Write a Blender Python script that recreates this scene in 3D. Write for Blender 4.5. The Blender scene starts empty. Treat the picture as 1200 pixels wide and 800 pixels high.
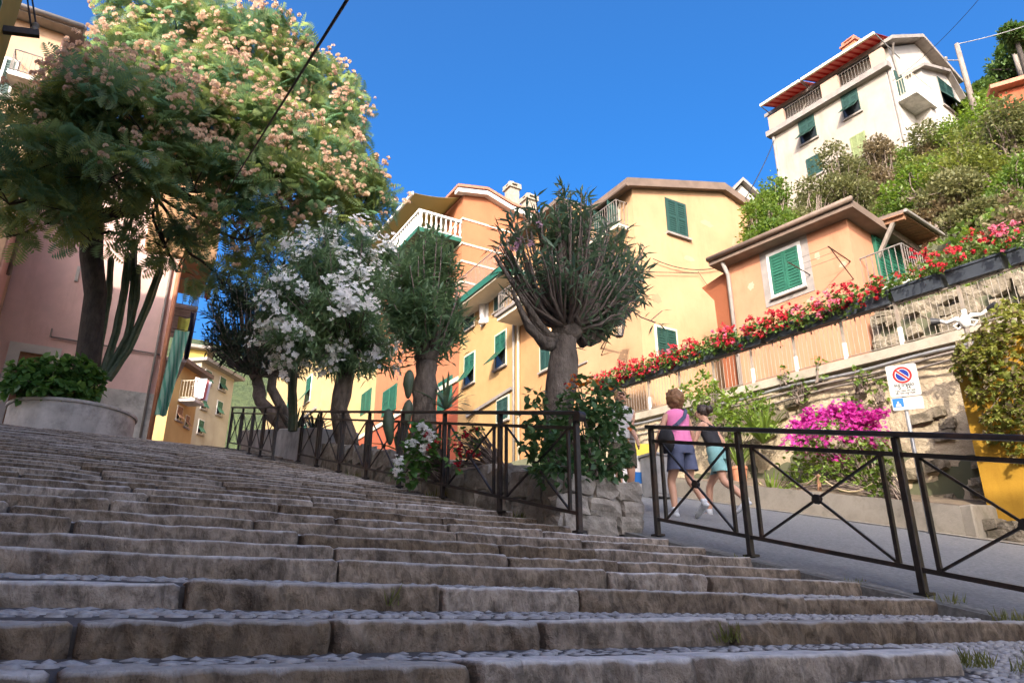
import bpy, bmesh, math, random
import numpy as np
from mathutils import Vector, Matrix, noise
random.seed(7); RNG = np.random.default_rng(11)
S = bpy.context.scene
COL = S.collection
# ---------------------------------------------------------------- camera, sky, sun, exposure
FPX = 860.0                                   # focal length in pixels of the 1200 px wide photograph
PITCH = math.atan(329 / FPX); AZ = math.radians(30.5)
cam_d = bpy.data.cameras.new('camera'); cam = bpy.data.objects.new('camera', cam_d); COL.objects.link(cam)
cam_d.sensor_width = 36; cam_d.lens = FPX / 1200 * 36; cam_d.clip_end = 2000; cam_d.clip_start = 0.05
cam.rotation_euler = (math.pi / 2 + PITCH, 0, -AZ)
S.camera = cam
SUN_DIR = Vector((-0.92, -1.0, 0.66)).normalized()      # towards the sun
SUN_EL = math.asin(SUN_DIR.z); SUN_AZ = math.atan2(SUN_DIR.x, SUN_DIR.y)
world = bpy.data.worlds.new('World'); S.world = world; world.use_nodes = True
wn = world.node_tree; wn.nodes.clear()
sky = wn.nodes.new('ShaderNodeTexSky'); sky.sky_type = 'NISHITA'; sky.sun_disc = False
sky.sun_elevation = SUN_EL; sky.sun_rotation = SUN_AZ
sky.altitude = 300; sky.air_density = 0.55; sky.dust_density = 10.0; sky.ozone_density = 3.2
bg = wn.nodes.new('ShaderNodeBackground'); bg.inputs[1].default_value = 0.15
wo = wn.nodes.new('ShaderNodeOutputWorld')
hsv = wn.nodes.new('ShaderNodeHueSaturation'); hsv.inputs['Saturation'].default_value = 1.4; hsv.inputs['Hue'].default_value = 0.499
wn.links.new(sky.outputs[0], hsv.inputs['Color']); wn.links.new(hsv.outputs[0], bg.inputs[0]); wn.links.new(bg.outputs[0], wo.inputs[0])
sd = bpy.data.lights.new('sun', 'SUN'); sun = bpy.data.objects.new('sun', sd); COL.objects.link(sun)
sd.energy = 2.0; sd.angle = math.radians(0.53); sd.color = (1.0, 0.88, 0.72)
sun.rotation_euler = SUN_DIR.to_track_quat('Z', 'Y').to_euler(); sun.location = (-20, -20, 30)
S.view_settings.view_transform = 'Standard'; S.view_settings.look = 'None'
S.view_settings.exposure = 1.92; S.view_settings.gamma = 1.0
S.cycles.max_bounces = 6; S.cycles.transparent_max_bounces = 6
# ---------------------------------------------------------------- pixel -> place
_fh = Vector((math.sin(AZ), math.cos(AZ), 0)); _R = Vector((math.cos(AZ), -math.sin(AZ), 0)); _U = Vector((0, 0, 1))
_F = _fh * math.cos(PITCH) + _U * math.sin(PITCH); _V = _U * math.cos(PITCH) - _fh * math.sin(PITCH)
def ray(x, y):
    return _F + _R * ((x - 600) / FPX) + _V * ((400 - y) / FPX)
def onX(x, y, X): d = ray(x, y); return d * (X / d.x)
def onY(x, y, Y): d = ray(x, y); return d * (Y / d.y)
def onZ(x, y, Z): d = ray(x, y); return d * (Z / d.z)
def dep(x, y, D): return ray(x, y) * D
def stair_z(Y): return -0.51 + 0.24 * Y
def road_z(X, Y): return stair_z(Y) - 0.02 + max(0, X - 4.8) * 0.035
# ---------------------------------------------------------------- mesh builder
BASE = {}
def base_of(o): return BASE.get(o.name, Vector((0, 0, 0))) if o else Vector((0, 0, 0))
class MB:
    def __init__(s): s.v = []; s.f = []
    def poly(s, pts):
        n = len(s.v); s.v += [tuple(p) for p in pts]; s.f.append(tuple(range(n, n + len(pts)))); return s
    def hexa(s, p):      # 8 corners: bottom 4 ccw, top 4 ccw
        n = len(s.v); s.v += [tuple(q) for q in p]
        s.f += [tuple(n + i for i in q) for q in ((3, 2, 1, 0), (4, 5, 6, 7), (0, 1, 5, 4), (1, 2, 6, 5), (2, 3, 7, 6), (3, 0, 4, 7))]
        return s
    def box(s, x0, x1, y0, y1, z0, z1):
        return s.hexa([(x0, y0, z0), (x1, y0, z0), (x1, y1, z0), (x0, y1, z0), (x0, y0, z1), (x1, y0, z1), (x1, y1, z1), (x0, y1, z1)])
    def bar(s, a, b, w, h, up=(0, 0, 1)):      # rectangular bar from a to b, width w (sideways) height h
        a = Vector(a); b = Vector(b); d = (b - a).normalized(); u = Vector(up)
        if abs(d.dot(u)) > 0.97: u = Vector((0, 1, 0))
        r = d.cross(u).normalized(); u = r.cross(d).normalized()
        r *= w / 2; u *= h / 2
        return s.hexa([a - r - u, a + r - u, b + r - u, b - r - u, a - r + u, a + r + u, b + r + u, b - r + u])
    def prism(s, poly, d):     # polygon (ccw seen from the far side of d) extruded by d
        n = len(s.v); k = len(poly); d = Vector(d)
        s.v += [tuple(Vector(p)) for p in poly] + [tuple(Vector(p) + d) for p in poly]
        s.f.append(tuple(reversed(range(n, n + k)))); s.f.append(tuple(range(n + k, n + 2 * k)))
        for i in range(k):
            j = (i + 1) % k; s.f.append((n + i, n + j, n + k + j, n + k + i))
        return s
    def tube(s, pts, rad, sides=6, caps=True):
        pts = [Vector(p) for p in pts]; k = len(pts)
        if not hasattr(rad, '__len__'): rad = [rad] * k
        n = len(s.v); ref = None
        for i, p in enumerate(pts):
            d = (pts[min(i + 1, k - 1)] - pts[max(i - 1, 0)]).normalized()
            if ref is None: ref = d.orthogonal().normalized()
            ref = (ref - d * ref.dot(d)); ref = ref.normalized() if ref.length > 1e-6 else d.orthogonal().normalized()
            q = d.cross(ref)
            for j in range(sides):
                a = 2 * math.pi * j / sides
                s.v.append(tuple(p + (ref * math.cos(a) + q * math.sin(a)) * rad[i]))
        for i in range(k - 1):
            for j in range(sides):
                a = n + i * sides + j; b = n + i * sides + (j + 1) % sides
                s.f.append((a, b, b + sides, a + sides))
        if caps:
            s.f.append(tuple(reversed(range(n, n + sides)))); s.f.append(tuple(range(n + (k - 1) * sides, n + k * sides)))
        return s
    def loft(s, rings, caps=True):      # rings: lists of equal length
        n = len(s.v); k = len(rings[0])
        for r in rings: s.v += [tuple(p) for p in r]
        for i in range(len(rings) - 1):
            for j in range(k):
                a = n + i * k + j; b = n + i * k + (j + 1) % k
                s.f.append((a, b, b + k, a + k))
        if caps:
            s.f.append(tuple(reversed(range(n, n + k)))); s.f.append(tuple(range(n + (len(rings) - 1) * k, n + len(rings) * k)))
        return s
    def lathe(s, c, prof, sides=16):    # prof: (r, z)
        c = Vector(c)
        return s.loft([[c + Vector((r * math.cos(2 * math.pi * j / sides), r * math.sin(2 * math.pi * j / sides), z)) for j in range(sides)] for r, z in prof])
    def mesh(s, name, b=Vector((0, 0, 0)), smooth=False):
        m = bpy.data.meshes.new(name)
        m.from_pydata([(v[0] - b.x, v[1] - b.y, v[2] - b.z) for v in s.v], [], s.f); m.update()
        if smooth: m.polygons.foreach_set('use_smooth', [True] * len(m.polygons))
        return m
    def build(s, name, mat, parent=None, smooth=False, bevel=0):
        b = base_of(parent); m = s.mesh(name, b, smooth)
        if bevel:
            bm = bmesh.new(); bm.from_mesh(m)
            bmesh.ops.bevel(bm, geom=list(bm.edges), offset=bevel, segments=1, affect='EDGES', clamp_overlap=True)
            bm.to_mesh(m); bm.free()
        m.materials.append(mat)
        o = bpy.data.objects.new(name, m); COL.objects.link(o)
        if parent: o.parent = parent; BASE[o.name] = b
        return o
def tag(o, label=None, cat=None, group=None, kind=None):
    if label: o['label'] = label
    if cat: o['category'] = cat
    if group: o['group'] = group
    if kind: o['kind'] = kind
    return o
def thing(name, label, cat, loc, group=None):
    o = bpy.data.objects.new(name, None); COL.objects.link(o); o.location = loc; o.empty_display_size = 0.2
    BASE[o.name] = Vector(loc); return tag(o, label, cat, group)
def inst(name, mesh, loc, parent=None, rot=None, scale=None):
    o = bpy.data.objects.new(name, mesh); COL.objects.link(o)
    b = base_of(parent); o.location = Vector(loc) - b
    if rot is not None: o.rotation_euler = rot
    if scale is not None: o.scale = scale
    if parent: o.parent = parent
    return o
def npmesh(name, verts, faces_per, nv, mat, parent=None, rnd=None, kind=None, smooth=False):
    """verts (M,3); faces_per: (K, n) index array of equal-sided faces"""
    b = base_of(parent); m = bpy.data.meshes.new(name)
    verts = np.asarray(verts, dtype=np.float32) - np.array(b, dtype=np.float32)
    K, n = faces_per.shape
    m.vertices.add(len(verts)); m.vertices.foreach_set('co', verts.ravel())
    m.loops.add(K * n); m.loops.foreach_set('vertex_index', faces_per.astype(np.int32).ravel())
    m.polygons.add(K); m.polygons.foreach_set('loop_start', np.arange(0, K * n, n, dtype=np.int32))
    m.polygons.foreach_set('loop_total', np.full(K, n, dtype=np.int32))
    if rnd is not None:
        at = m.attributes.new('rnd', 'FLOAT', 'FACE'); at.data.foreach_set('value', rnd.astype(np.float32))
    m.update(); m.validate()
    m.materials.append(mat)
    o = bpy.data.objects.new(name, m); COL.objects.link(o)
    if parent: o.parent = parent
    if kind: o['kind'] = kind
    return o
def unit(a): return a / np.maximum(np.linalg.norm(a, axis=-1, keepdims=True), 1e-9)
def scatter(name, tv, tf, pos, dirs, size, mat, parent=None, upv=None, kind='stuff', roll=None):
    """copies of a small template (length along +Y, face normal +Z) at pos, pointing along dirs"""
    pos = np.asarray(pos, float); dirs = unit(np.asarray(dirs, float)); N = len(pos)
    if N == 0: return None
    size = np.broadcast_to(np.asarray(size, float), (N,))
    if upv is None: upv = np.tile([0, 0, 1.0], (N, 1)) + RNG.normal(0, .35, (N, 3))
    x = unit(np.cross(dirs, upv)); z = np.cross(x, dirs)
    if roll is not None:
        c, s_ = np.cos(roll)[:, None], np.sin(roll)[:, None]; x, z = x * c + z * s_, z * c - x * s_
    tv = np.asarray(tv, float); tf = np.asarray(tf, int)
    M = np.stack([x, dirs, z], axis=1) * size[:, None, None]        # rows are axes
    V = np.einsum('kj,njl->nkl', tv, M) + pos[:, None, :]
    Fc = tf[None] + (np.arange(N) * len(tv))[:, None, None]
    rnd = np.repeat(RNG.random(N), len(tf))
    return npmesh(name, V.reshape(-1, 3), Fc.reshape(-1, tf.shape[1]), None, mat, parent, rnd, kind)
def rand_dirs(n, zbias=0.0):
    d = RNG.normal(size=(n, 3)); d = unit(d); d[:, 2] += zbias; return unit(d)
# ---------------------------------------------------------------- materials
def lin(r, g, b): return tuple(((c / 255) / 12.92 if c / 255 <= 0.04045 else ((c / 255 + 0.055) / 1.055) ** 2.4) for c in (r, g, b)) + (1,)
MATS = {}
def newmat(name):
    m = bpy.data.materials.new(name); m.use_nodes = True; MATS[name] = m
    nt = m.node_tree; return m, nt, nt.nodes['Principled BSDF'], nt.nodes['Material Output']
def N(nt, t, **kw):
    n = nt.nodes.new(t)
    for k, v in kw.items():
        if k.startswith('_'): setattr(n, k[1:], v)
        else: n.inputs[k].default_value = v
    return n
def surf(name, c, c2=None, scale=3.0, rough=0.8, bump=0.0, bscale=40.0, metal=0.0, spec=0.5, c3=None, c3amt=0.0, c3scale=0.6, bdist=0.01, stretch=None, c3stretch=None):
    """two-tone mottled surface in world space with fine relief; c3 = larger stains"""
    m, nt, P, out = newmat(name); L = nt.links.new
    geo = N(nt, 'ShaderNodeNewGeometry'); pos = geo.outputs['Position']
    if stretch:
        mp = N(nt, 'ShaderNodeMapping'); mp.inputs['Scale'].default_value = stretch; L(pos, mp.inputs['Vector']); pos = mp.outputs[0]
    c = tuple(c) + ((1,) if len(c) == 3 else ())
    if c2 is None: c2 = tuple(x * 0.72 for x in c[:3]) + (1,)
    c2 = tuple(c2) + ((1,) if len(c2) == 3 else ())
    n1 = N(nt, 'ShaderNodeTexNoise', Scale=scale, Detail=6.0, Roughness=0.62); L(pos, n1.inputs['Vector'])
    rp = N(nt, 'ShaderNodeValToRGB'); rp.color_ramp.elements[0].position = .32; rp.color_ramp.elements[1].position = .68
    rp.color_ramp.elements[0].color = c2; rp.color_ramp.elements[1].color = c
    L(n1.outputs['Fac'], rp.inputs['Fac']); colr = rp.outputs['Color']
    if c3 is not None:
        c3 = tuple(c3) + ((1,) if len(c3) == 3 else ())
        n2 = N(nt, 'ShaderNodeTexNoise', Scale=c3scale, Detail=8.0, Roughness=0.7)
        if c3stretch:
            mp2 = N(nt, 'ShaderNodeMapping'); mp2.inputs['Scale'].default_value = c3stretch; L(pos, mp2.inputs['Vector']); L(mp2.outputs[0], n2.inputs['Vector'])
        else: L(pos, n2.inputs['Vector'])
        r2 = N(nt, 'ShaderNodeValToRGB'); r2.color_ramp.elements[0].position = .5; r2.color_ramp.elements[1].position = .66
        r2.color_ramp.elements[1].color = (c3amt,) * 3 + (1,)
        L(n2.outputs['Fac'], r2.inputs['Fac'])
        mx = N(nt, 'ShaderNodeMix', _data_type='RGBA'); L(r2.outputs['Color'], mx.inputs[0]); L(colr, mx.inputs[6]); mx.inputs[7].default_value = c3
        colr = mx.outputs[2]
    L(colr, P.inputs['Base Color'])
    P.inputs['Roughness'].default_value = rough; P.inputs['Metallic'].default_value = metal; P.inputs['Specular IOR Level'].default_value = spec
    if bump:
        n3 = N(nt, 'ShaderNodeTexNoise', Scale=bscale, Detail=5.0, Roughness=.65); L(pos, n3.inputs['Vector'])
        bp = N(nt, 'ShaderNodeBump', Strength=bump, Distance=bdist); L(n3.outputs['Fac'], bp.inputs['Height']); L(bp.outputs[0], P.inputs['Normal'])
    return m
def leafmat(name, c, c2, trans=0.35, rough=0.45, nscale=0.8, tc=None, spec=0.4):
    m, nt, P, out = newmat(name); L = nt.links.new
    c = tuple(c) + (1,); c2 = tuple(c2) + (1,)
    at = N(nt, 'ShaderNodeAttribute', _attribute_name='rnd'); geo = N(nt, 'ShaderNodeNewGeometry')
    n1 = N(nt, 'ShaderNodeTexNoise', Scale=nscale, Detail=3.0); L(geo.outputs['Position'], n1.inputs['Vector'])
    ad = N(nt, 'ShaderNodeMath', _operation='MULTIPLY_ADD'); L(n1.outputs['Fac'], ad.inputs[0]); ad.inputs[1].default_value = 1.1; 
    sb = N(nt, 'ShaderNodeMath', _operation='MULTIPLY_ADD'); L(at.outputs['Fac'], sb.inputs[0]); sb.inputs[1].default_value = .8; sb.inputs[2].default_value = -.45
    L(sb.outputs[0], ad.inputs[2])
    mx = N(nt, 'ShaderNodeMix', _data_type='RGBA'); mx.clamp_factor = True; L(ad.outputs[0], mx.inputs[0]); mx.inputs[6].default_value = c; mx.inputs[7].default_value = c2
    L(mx.outputs[2], P.inputs['Base Color']); P.inputs['Roughness'].default_value = rough; P.inputs['Specular IOR Level'].default_value = spec
    if trans > 0:
        tr = N(nt, 'ShaderNodeBsdfTranslucent')
        if tc: tr.inputs['Color'].default_value = tuple(tc) + (1,)
        else:
            hs = N(nt, 'ShaderNodeHueSaturation', Hue=0.49, Saturation=1.15, Value=1.5); L(mx.outputs[2], hs.inputs['Color']); L(hs.outputs[0], tr.inputs['Color'])
        ms = N(nt, 'ShaderNodeMixShader'); ms.inputs[0].default_value = trans
        L(P.outputs[0], ms.inputs[1]); L(tr.outputs[0], ms.inputs[2]); L(ms.outputs[0], out.inputs['Surface'])
    return m
def plaster(name, rgb, stain=None, amt=0.35, sc=0.9):
    c = tuple(x * .60 for x in lin(*rgb)[:3])
    return surf(name, c, tuple(x * .84 for x in c), scale=1.1, rough=.9, bump=.4, bscale=22, spec=.2, c3=tuple(x * q for x, q in zip(c, (.66, .60, .56))), c3amt=min(.8, amt * 1.5), c3scale=.9, bdist=.01, c3stretch=(1.3, 1.3, .35))
def stepmat(name):
    """hewn sandstone: brown rough riser, worn greyer top, tool marks across the face"""
    m, nt, P, out = newmat(name); L = nt.links.new
    geo = N(nt, 'ShaderNodeNewGeometry'); pos = geo.outputs['Position']
    oi = N(nt, 'ShaderNodeObjectInfo')
    n1 = N(nt, 'ShaderNodeTexNoise', Scale=5.0, Detail=8.0, Roughness=.7); L(pos, n1.inputs['Vector'])
    rp = N(nt, 'ShaderNodeValToRGB'); e = rp.color_ramp.elements
    e[0].position = .3; e[0].color = (.085, .060, .042, 1); e[1].position = .75; e[1].color = (.42, .33, .24, 1)
    L(n1.outputs['Fac'], rp.inputs['Fac'])
    n2 = N(nt, 'ShaderNodeTexNoise', Scale=14.0, Detail=6.0, Roughness=.7); L(pos, n2.inputs['Vector'])
    rt = N(nt, 'ShaderNodeValToRGB'); e = rt.color_ramp.elements
    e[0].position = .25; e[0].color = (.38, .36, .335, 1); e[1].position = .75; e[1].color = (.74, .70, .65, 1)
    L(n2.outputs['Fac'], rt.inputs['Fac'])
    sx = N(nt, 'ShaderNodeSeparateXYZ'); L(geo.outputs['Normal'], sx.inputs[0])
    mr = N(nt, 'ShaderNodeMapRange'); mr.inputs[1].default_value = .45; mr.inputs[2].default_value = .9; L(sx.outputs['Z'], mr.inputs[0])
    mx = N(nt, 'ShaderNodeMix', _data_type='RGBA'); L(mr.outputs[0], mx.inputs[0]); L(rp.outputs[0], mx.inputs[6]); L(rt.outputs[0], mx.inputs[7])
    hs = N(nt, 'ShaderNodeHueSaturation'); L(mx.outputs[2], hs.inputs['Color'])
    mv = N(nt, 'ShaderNodeMath', _operation='MULTIPLY_ADD'); L(oi.outputs['Random'], mv.inputs[0]); mv.inputs[1].default_value = .7; mv.inputs[2].default_value = .75
    L(mv.outputs[0], hs.inputs['Value'])
    ms = N(nt, 'ShaderNodeMath', _operation='MULTIPLY_ADD'); L(oi.outputs['Random'], ms.inputs[0]); ms.inputs[1].default_value = -.5; ms.inputs[2].default_value = 1.2
    L(ms.outputs[0], hs.inputs['Saturation'])
    P.inputs['Roughness'].default_value = .78; P.inputs['Specular IOR Level'].default_value = .35
    # slanting tool marks
    mp = N(nt, 'ShaderNodeMapping'); mp.inputs['Scale'].default_value = (24, 6, 13); mp.inputs['Rotation'].default_value = (0, .55, 0); L(pos, mp.inputs['Vector'])
    n3 = N(nt, 'ShaderNodeTexNoise', Scale=1.0, Detail=4.0, Roughness=.6, Distortion=.4); L(mp.outputs[0], n3.inputs['Vector'])
    n4 = N(nt, 'ShaderNodeTexNoise', Scale=60.0, Detail=6.0, Roughness=.7); L(pos, n4.inputs['Vector'])
    ad = N(nt, 'ShaderNodeMath', _operation='MULTIPLY_ADD'); L(n4.outputs['Fac'], ad.inputs[0]); ad.inputs[1].default_value = .35; L(n3.outputs['Fac'], ad.inputs[2])
    # relief shade painted as darker colour into the tool marks of the riser
    gr = N(nt, 'ShaderNodeMapRange'); gr.inputs[1].default_value = .38; gr.inputs[2].default_value = .56; gr.inputs[3].default_value = .58; gr.inputs[4].default_value = 1.1; L(n3.outputs['Fac'], gr.inputs[0])
    gm_ = N(nt, 'ShaderNodeMix', _data_type='FLOAT'); L(mr.outputs[0], gm_.inputs[0]); L(gr.outputs[0], gm_.inputs[2]); gm_.inputs[3].default_value = 1.0
    vm = N(nt, 'ShaderNodeVectorMath', _operation='SCALE'); L(hs.outputs[0], vm.inputs[0]); L(gm_.outputs[0], vm.inputs['Scale']); L(vm.outputs[0], P.inputs['Base Color'])
    bp = N(nt, 'ShaderNodeBump', Strength=1.0, Distance=.03); L(ad.outputs[0], bp.inputs['Height']); L(bp.outputs[0], P.inputs['Normal'])
    return m
def glassmat():
    m, nt, P, out = newmat('dark_glass'); P.inputs['Base Color'].default_value = (.02, .025, .03, 1); P.inputs['Roughness'].default_value = .08; return m
def stripemat(name, c1, c2, vec, freq):
    m, nt, P, out = newmat(name); L = nt.links.new
    geo = N(nt, 'ShaderNodeNewGeometry'); d = N(nt, 'ShaderNodeVectorMath', _operation='DOT_PRODUCT'); L(geo.outputs['Position'], d.inputs[0]); d.inputs[1].default_value = vec
    mu = N(nt, 'ShaderNodeMath', _operation='MULTIPLY'); L(d.outputs['Value'], mu.inputs[0]); mu.inputs[1].default_value = freq
    fr = N(nt, 'ShaderNodeMath', _operation='FRACT'); L(mu.outputs[0], fr.inputs[0])
    gt = N(nt, 'ShaderNodeMath', _operation='GREATER_THAN'); L(fr.outputs[0], gt.inputs[0]); gt.inputs[1].default_value = .42
    mx = N(nt, 'ShaderNodeMix', _data_type='RGBA'); L(gt.outputs[0], mx.inputs[0]); mx.inputs[6].default_value = c1; mx.inputs[7].default_value = c2
    L(mx.outputs[2], P.inputs['Base Color']); P.inputs['Roughness'].default_value = .9
    tr = N(nt, 'ShaderNodeBsdfTranslucent'); L(mx.outputs[2], tr.inputs['Color']); ms = N(nt, 'ShaderNodeMixShader'); ms.inputs[0].default_value = .4
    L(P.outputs[0], ms.inputs[1]); L(tr.outputs[0], ms.inputs[2]); L(ms.outputs[0], out.inputs['Surface'])
    return m
M = dict(
    step=stepmat('hewn_step_stone'),
    mortar=surf('tread_mortar', (.11, .10, .095), (.055, .05, .048), 9, .9, .4, 50),
    cobble=surf('blue_grey_cobble', (.50, .485, .475), (.19, .19, .195), 22, .5, .3, 60, spec=.5),
    asphalt=surf('asphalt', (.29, .29, .275), (.15, .152, .145), 30, .9, .8, 160, spec=.3, c3=(.15, .15, .145), c3amt=.6, c3scale=.45),
    earth=surf('earth', (.16, .12, .08), (.08, .06, .04), 3, .95, .5, 20),
    ground=surf('ground', (.12, .12, .07), (.07, .075, .04), .5, .95, .3, 5),
    iron=surf('black_painted_iron', (.035, .028, .026), (.014, .012, .012), 14, .42, .25, 60, spec=.55, c3=(.085, .04, .022), c3amt=.6, c3scale=3.5),
    galv=surf('grey_galvanised_steel', (.30, .30, .295), (.2, .2, .2), 6, .45, .1, 60, metal=.3),
    rail=surf('grey_railing_paint', (.22, .20, .18), (.10, .09, .08), 8, .6, .2, 60, c3=(.18, .09, .05), c3amt=.5, c3scale=2),
    concrete=surf('old_concrete', (.42, .37, .29), (.26, .23, .18), 2.2, .92, .5, 25, c3=(.11, .10, .07), c3amt=.75, c3scale=1.1, spec=.2),
    greyconc=surf('grey_concrete', (.58, .56, .525), (.38, .365, .34), 2.5, .92, .5, 25, c3=(.10, .10, .09), c3amt=.6, c3scale=1.3, spec=.2),
    render=surf('weathered_wall_render', (.53, .44, .31), (.34, .275, .19), 1.6, .93, .9, 7, c3=(.16, .13, .085), c3amt=.8, c3scale=.8, bdist=.06, spec=.2),
    rubble=surf('rubble_stone', (.28, .235, .17), (.10, .085, .06), 5, .92, 1.0, 9, c3=(.10, .09, .06), c3amt=.8, c3scale=2, bdist=.06, spec=.2),
    wallstone=surf('wall_stone', (.50, .45, .38), (.27, .24, .20), 6, .88, .8, 30, c3=(.10, .095, .075), c3amt=.7, c3scale=4, bdist=.02),
    bark=surf('grey_bark', (.27, .22, .175), (.085, .068, .054), 10, .92, 1.0, 26, stretch=(1, 1, .4), bdist=.05),
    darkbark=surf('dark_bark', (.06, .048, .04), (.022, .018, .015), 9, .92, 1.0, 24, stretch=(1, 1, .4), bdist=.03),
    twig=surf('twig_bark', (.24, .185, .15), (.11, .085, .07), 12, .9, .3, 50),
    cactus=surf('cactus_skin', (.075, .115, .06), (.04, .065, .038), 8, .6, .4, 30, c3=(.16, .14, .09), c3amt=.5, c3scale=3),
    green=surf('green_shutter_paint', (.015, .105, .062), (.010, .072, .044), 4, .5, .1, 60),
    dkgreen=surf('dark_green_paint', (.016, .055, .042), (.011, .038, .03), 4, .5, .1, 60),
    palegreen=surf('faded_green_paint', (.20, .24, .10), (.15, .18, .075), 4, .55, .1, 60),
    white=surf('white_paint', (.62, .60, .56), (.52, .50, .47), 3, .6, .1, 40),
    cream=surf('cream_trim', (.56, .50, .38), (.47, .42, .32), 2, .7, .15, 40),
    browntrim=surf('brown_eave', (.165, .115, .085), (.105, .075, .055), 3, .7, .2, 30),
    greytrim=surf('grey_eave', (.25, .225, .2), (.17, .15, .135), 3, .7, .2, 30),
    tile=surf('terracotta_tile', (.42, .17, .10), (.28, .11, .07), 6, .85, .4, 30),
    timber=surf('stained_timber', (.26, .13, .065), (.15, .075, .04), 6, .7, .2, 40, stretch=(1, 4, 1)),
    greytimber=surf('weathered_timber', (.22, .19, .16), (.12, .10, .085), 9, .85, .3, 40, stretch=(1, 1, .3)),
    glass=glassmat(),
    chimney=surf('chimney_render', (.33, .29, .23), (.2, .18, .14), 4, .9, .5, 20),
    walkrail=surf('pale_railing_paint', (.30, .26, .21), (.17, .145, .115), 8, .6, .2, 60, c3=(.2, .11, .07), c3amt=.5, c3scale=2),
    box=surf('dark_plastic_box', (.052, .062, .078), (.036, .044, .056), 3, .5, .1, 50),
    awn_tan=leafmat('tan_awning_cloth', (.30, .25, .13), (.33, .275, .145), .4, .9),
    pot=surf('terracotta_pot', (.45, .19, .10), (.32, .13, .07), 6, .85, .2, 30),
    black=surf('black_rubber', (.02, .02, .022), (.012, .012, .014), 8, .6),
    wire=surf('black_cable', (.012, .012, .014), (.008, .008, .009), 8, .6),
    rope=surf('rope', (.45, .36, .22), (.3, .24, .15), 40, .95, .5, 90),
    skin=surf('skin', (.58, .33, .22), (.52, .28, .18), 5, .55, .1, 60),
    hair=surf('light_brown_hair', (.28, .14, .06), (.14, .07, .03), 40, .6, .8, 70),
    dkhair=surf('dark_brown_hair', (.05, .03, .02), (.025, .015, .01), 40, .5, .6, 70),
    blond=surf('blond_hair', (.5, .34, .14), (.35, .22, .09), 40, .6, .6, 70),
    pinkcloth=surf('pink_jersey', (.82, .24, .46), (.74, .19, .40), 5, .9, .3, 30),
    navy=surf('navy_cloth', (.10, .115, .19), (.065, .08, .14), 7, .9, .4, 25),
    teal=surf('teal_cloth', (.22, .42, .40), (.16, .34, .33), 7, .9, .3, 30),
    blackcloth=surf('black_cloth', (.025, .025, .03), (.014, .014, .018), 7, .85, .3, 30),
    olive=surf('patterned_olive_cloth', (.22, .19, .13), (.07, .065, .05), 45, .9, .3, 40),
    tan=surf('orange_top_cloth', (.5, .22, .10), (.4, .17, .08), 7, .9),
    shoe=surf('white_trainer', (.62, .64, .66), (.4, .42, .45), 18, .7),
    signwhite=surf('sign_white', (.40, .39, .36), (.35, .34, .31), 3, .8, spec=.2),
    signred=surf('sign_red', (.30, .012, .016), (.26, .010, .014), 3, .8, spec=.2),
    signblue=surf('sign_blue', (.008, .022, .17), (.007, .02, .15), 3, .8, spec=.2),
    signsky=surf('sign_light_blue', (.02, .12, .36), (.018, .11, .33), 3, .8, spec=.2),
    yellow=surf('yellow_board', (.75, .58, .06), (.68, .52, .05), 3, .6),
    statue=surf('white_statue', (.75, .73, .7), (.55, .53, .5), 12, .8, .4, 20),
)
L_ = dict(
    albizia=leafmat('albizia_leaf', (.10, .20, .125), (.22, .265, .085), .55),
    albizia_fl=leafmat('albizia_flower', (.46, .32, .24), (.64, .50, .36), .4, .9),
    oleander=leafmat('oleander_leaf', (.09, .15, .10), (.18, .26, .135), .3, .38),
    oleander2=leafmat('pale_oleander_leaf', (.12, .20, .11), (.22, .32, .15), .35, .4),
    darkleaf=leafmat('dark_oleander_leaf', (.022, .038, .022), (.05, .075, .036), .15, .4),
    dryleaf=leafmat('dry_leaf', (.12, .075, .05), (.17, .10, .065), .3, .6),
    oleander_fl=leafmat('white_blossom', (.78, .77, .73), (.85, .84, .80), .35, .8),
    pink_fl=leafmat('pale_pink_blossom', (.62, .36, .45), (.70, .46, .54), .4, .8),
    broad=leafmat('broad_glossy_leaf', (.055, .125, .055), (.12, .20, .07), .3, .32),
    ivy=leafmat('planter_bush_leaf', (.06, .15, .05), (.13, .25, .06), .35, .35),
    red=leafmat('red_geranium', (.30, .005, .013), (.46, .016, .03), .22, .8),
    pink=leafmat('pink_geranium', (.46, .07, .13), (.56, .17, .23), .22, .8),
    magenta=leafmat('magenta_bract', (.36, .012, .19), (.52, .045, .30), .35, .8),
    orange=leafmat('orange_blossom', (.75, .16, .02), (.8, .26, .03), .3, .8),
    geran=leafmat('geranium_leaf', (.05, .11, .025), (.12, .19, .04), .3, .6),
    bright=leafmat('bright_shrub_leaf', (.085, .15, .03), (.18, .255, .05), .42, .5),
    scrub=leafmat('olive_scrub_leaf', (.10, .115, .045), (.18, .175, .075), .4, .6, nscale=.5),
    scrub2=leafmat('green_scrub_leaf', (.075, .14, .03), (.16, .22, .045), .4, .6, nscale=.6),
    scrub3=leafmat('dry_scrub_leaf', (.14, .115, .065), (.21, .165, .09), .35, .7, nscale=.7),
    scrub4=leafmat('yellow_green_leaf', (.11, .145, .035), (.20, .215, .06), .45, .6, nscale=.7),
    pine=leafmat('hill_tree_leaf', (.045, .095, .028), (.10, .16, .04), .3, .6, nscale=.3),
    agave=leafmat('strap_leaf', (.13, .19, .05), (.24, .28, .08), .25, .5),
    grass=leafmat('grass_blade', (.13, .16, .04), (.24, .24, .08), .3, .7),
    hedge=leafmat('hedge_leaf', (.14, .19, .045), (.29, .29, .08), .45, .45),
)
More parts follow.
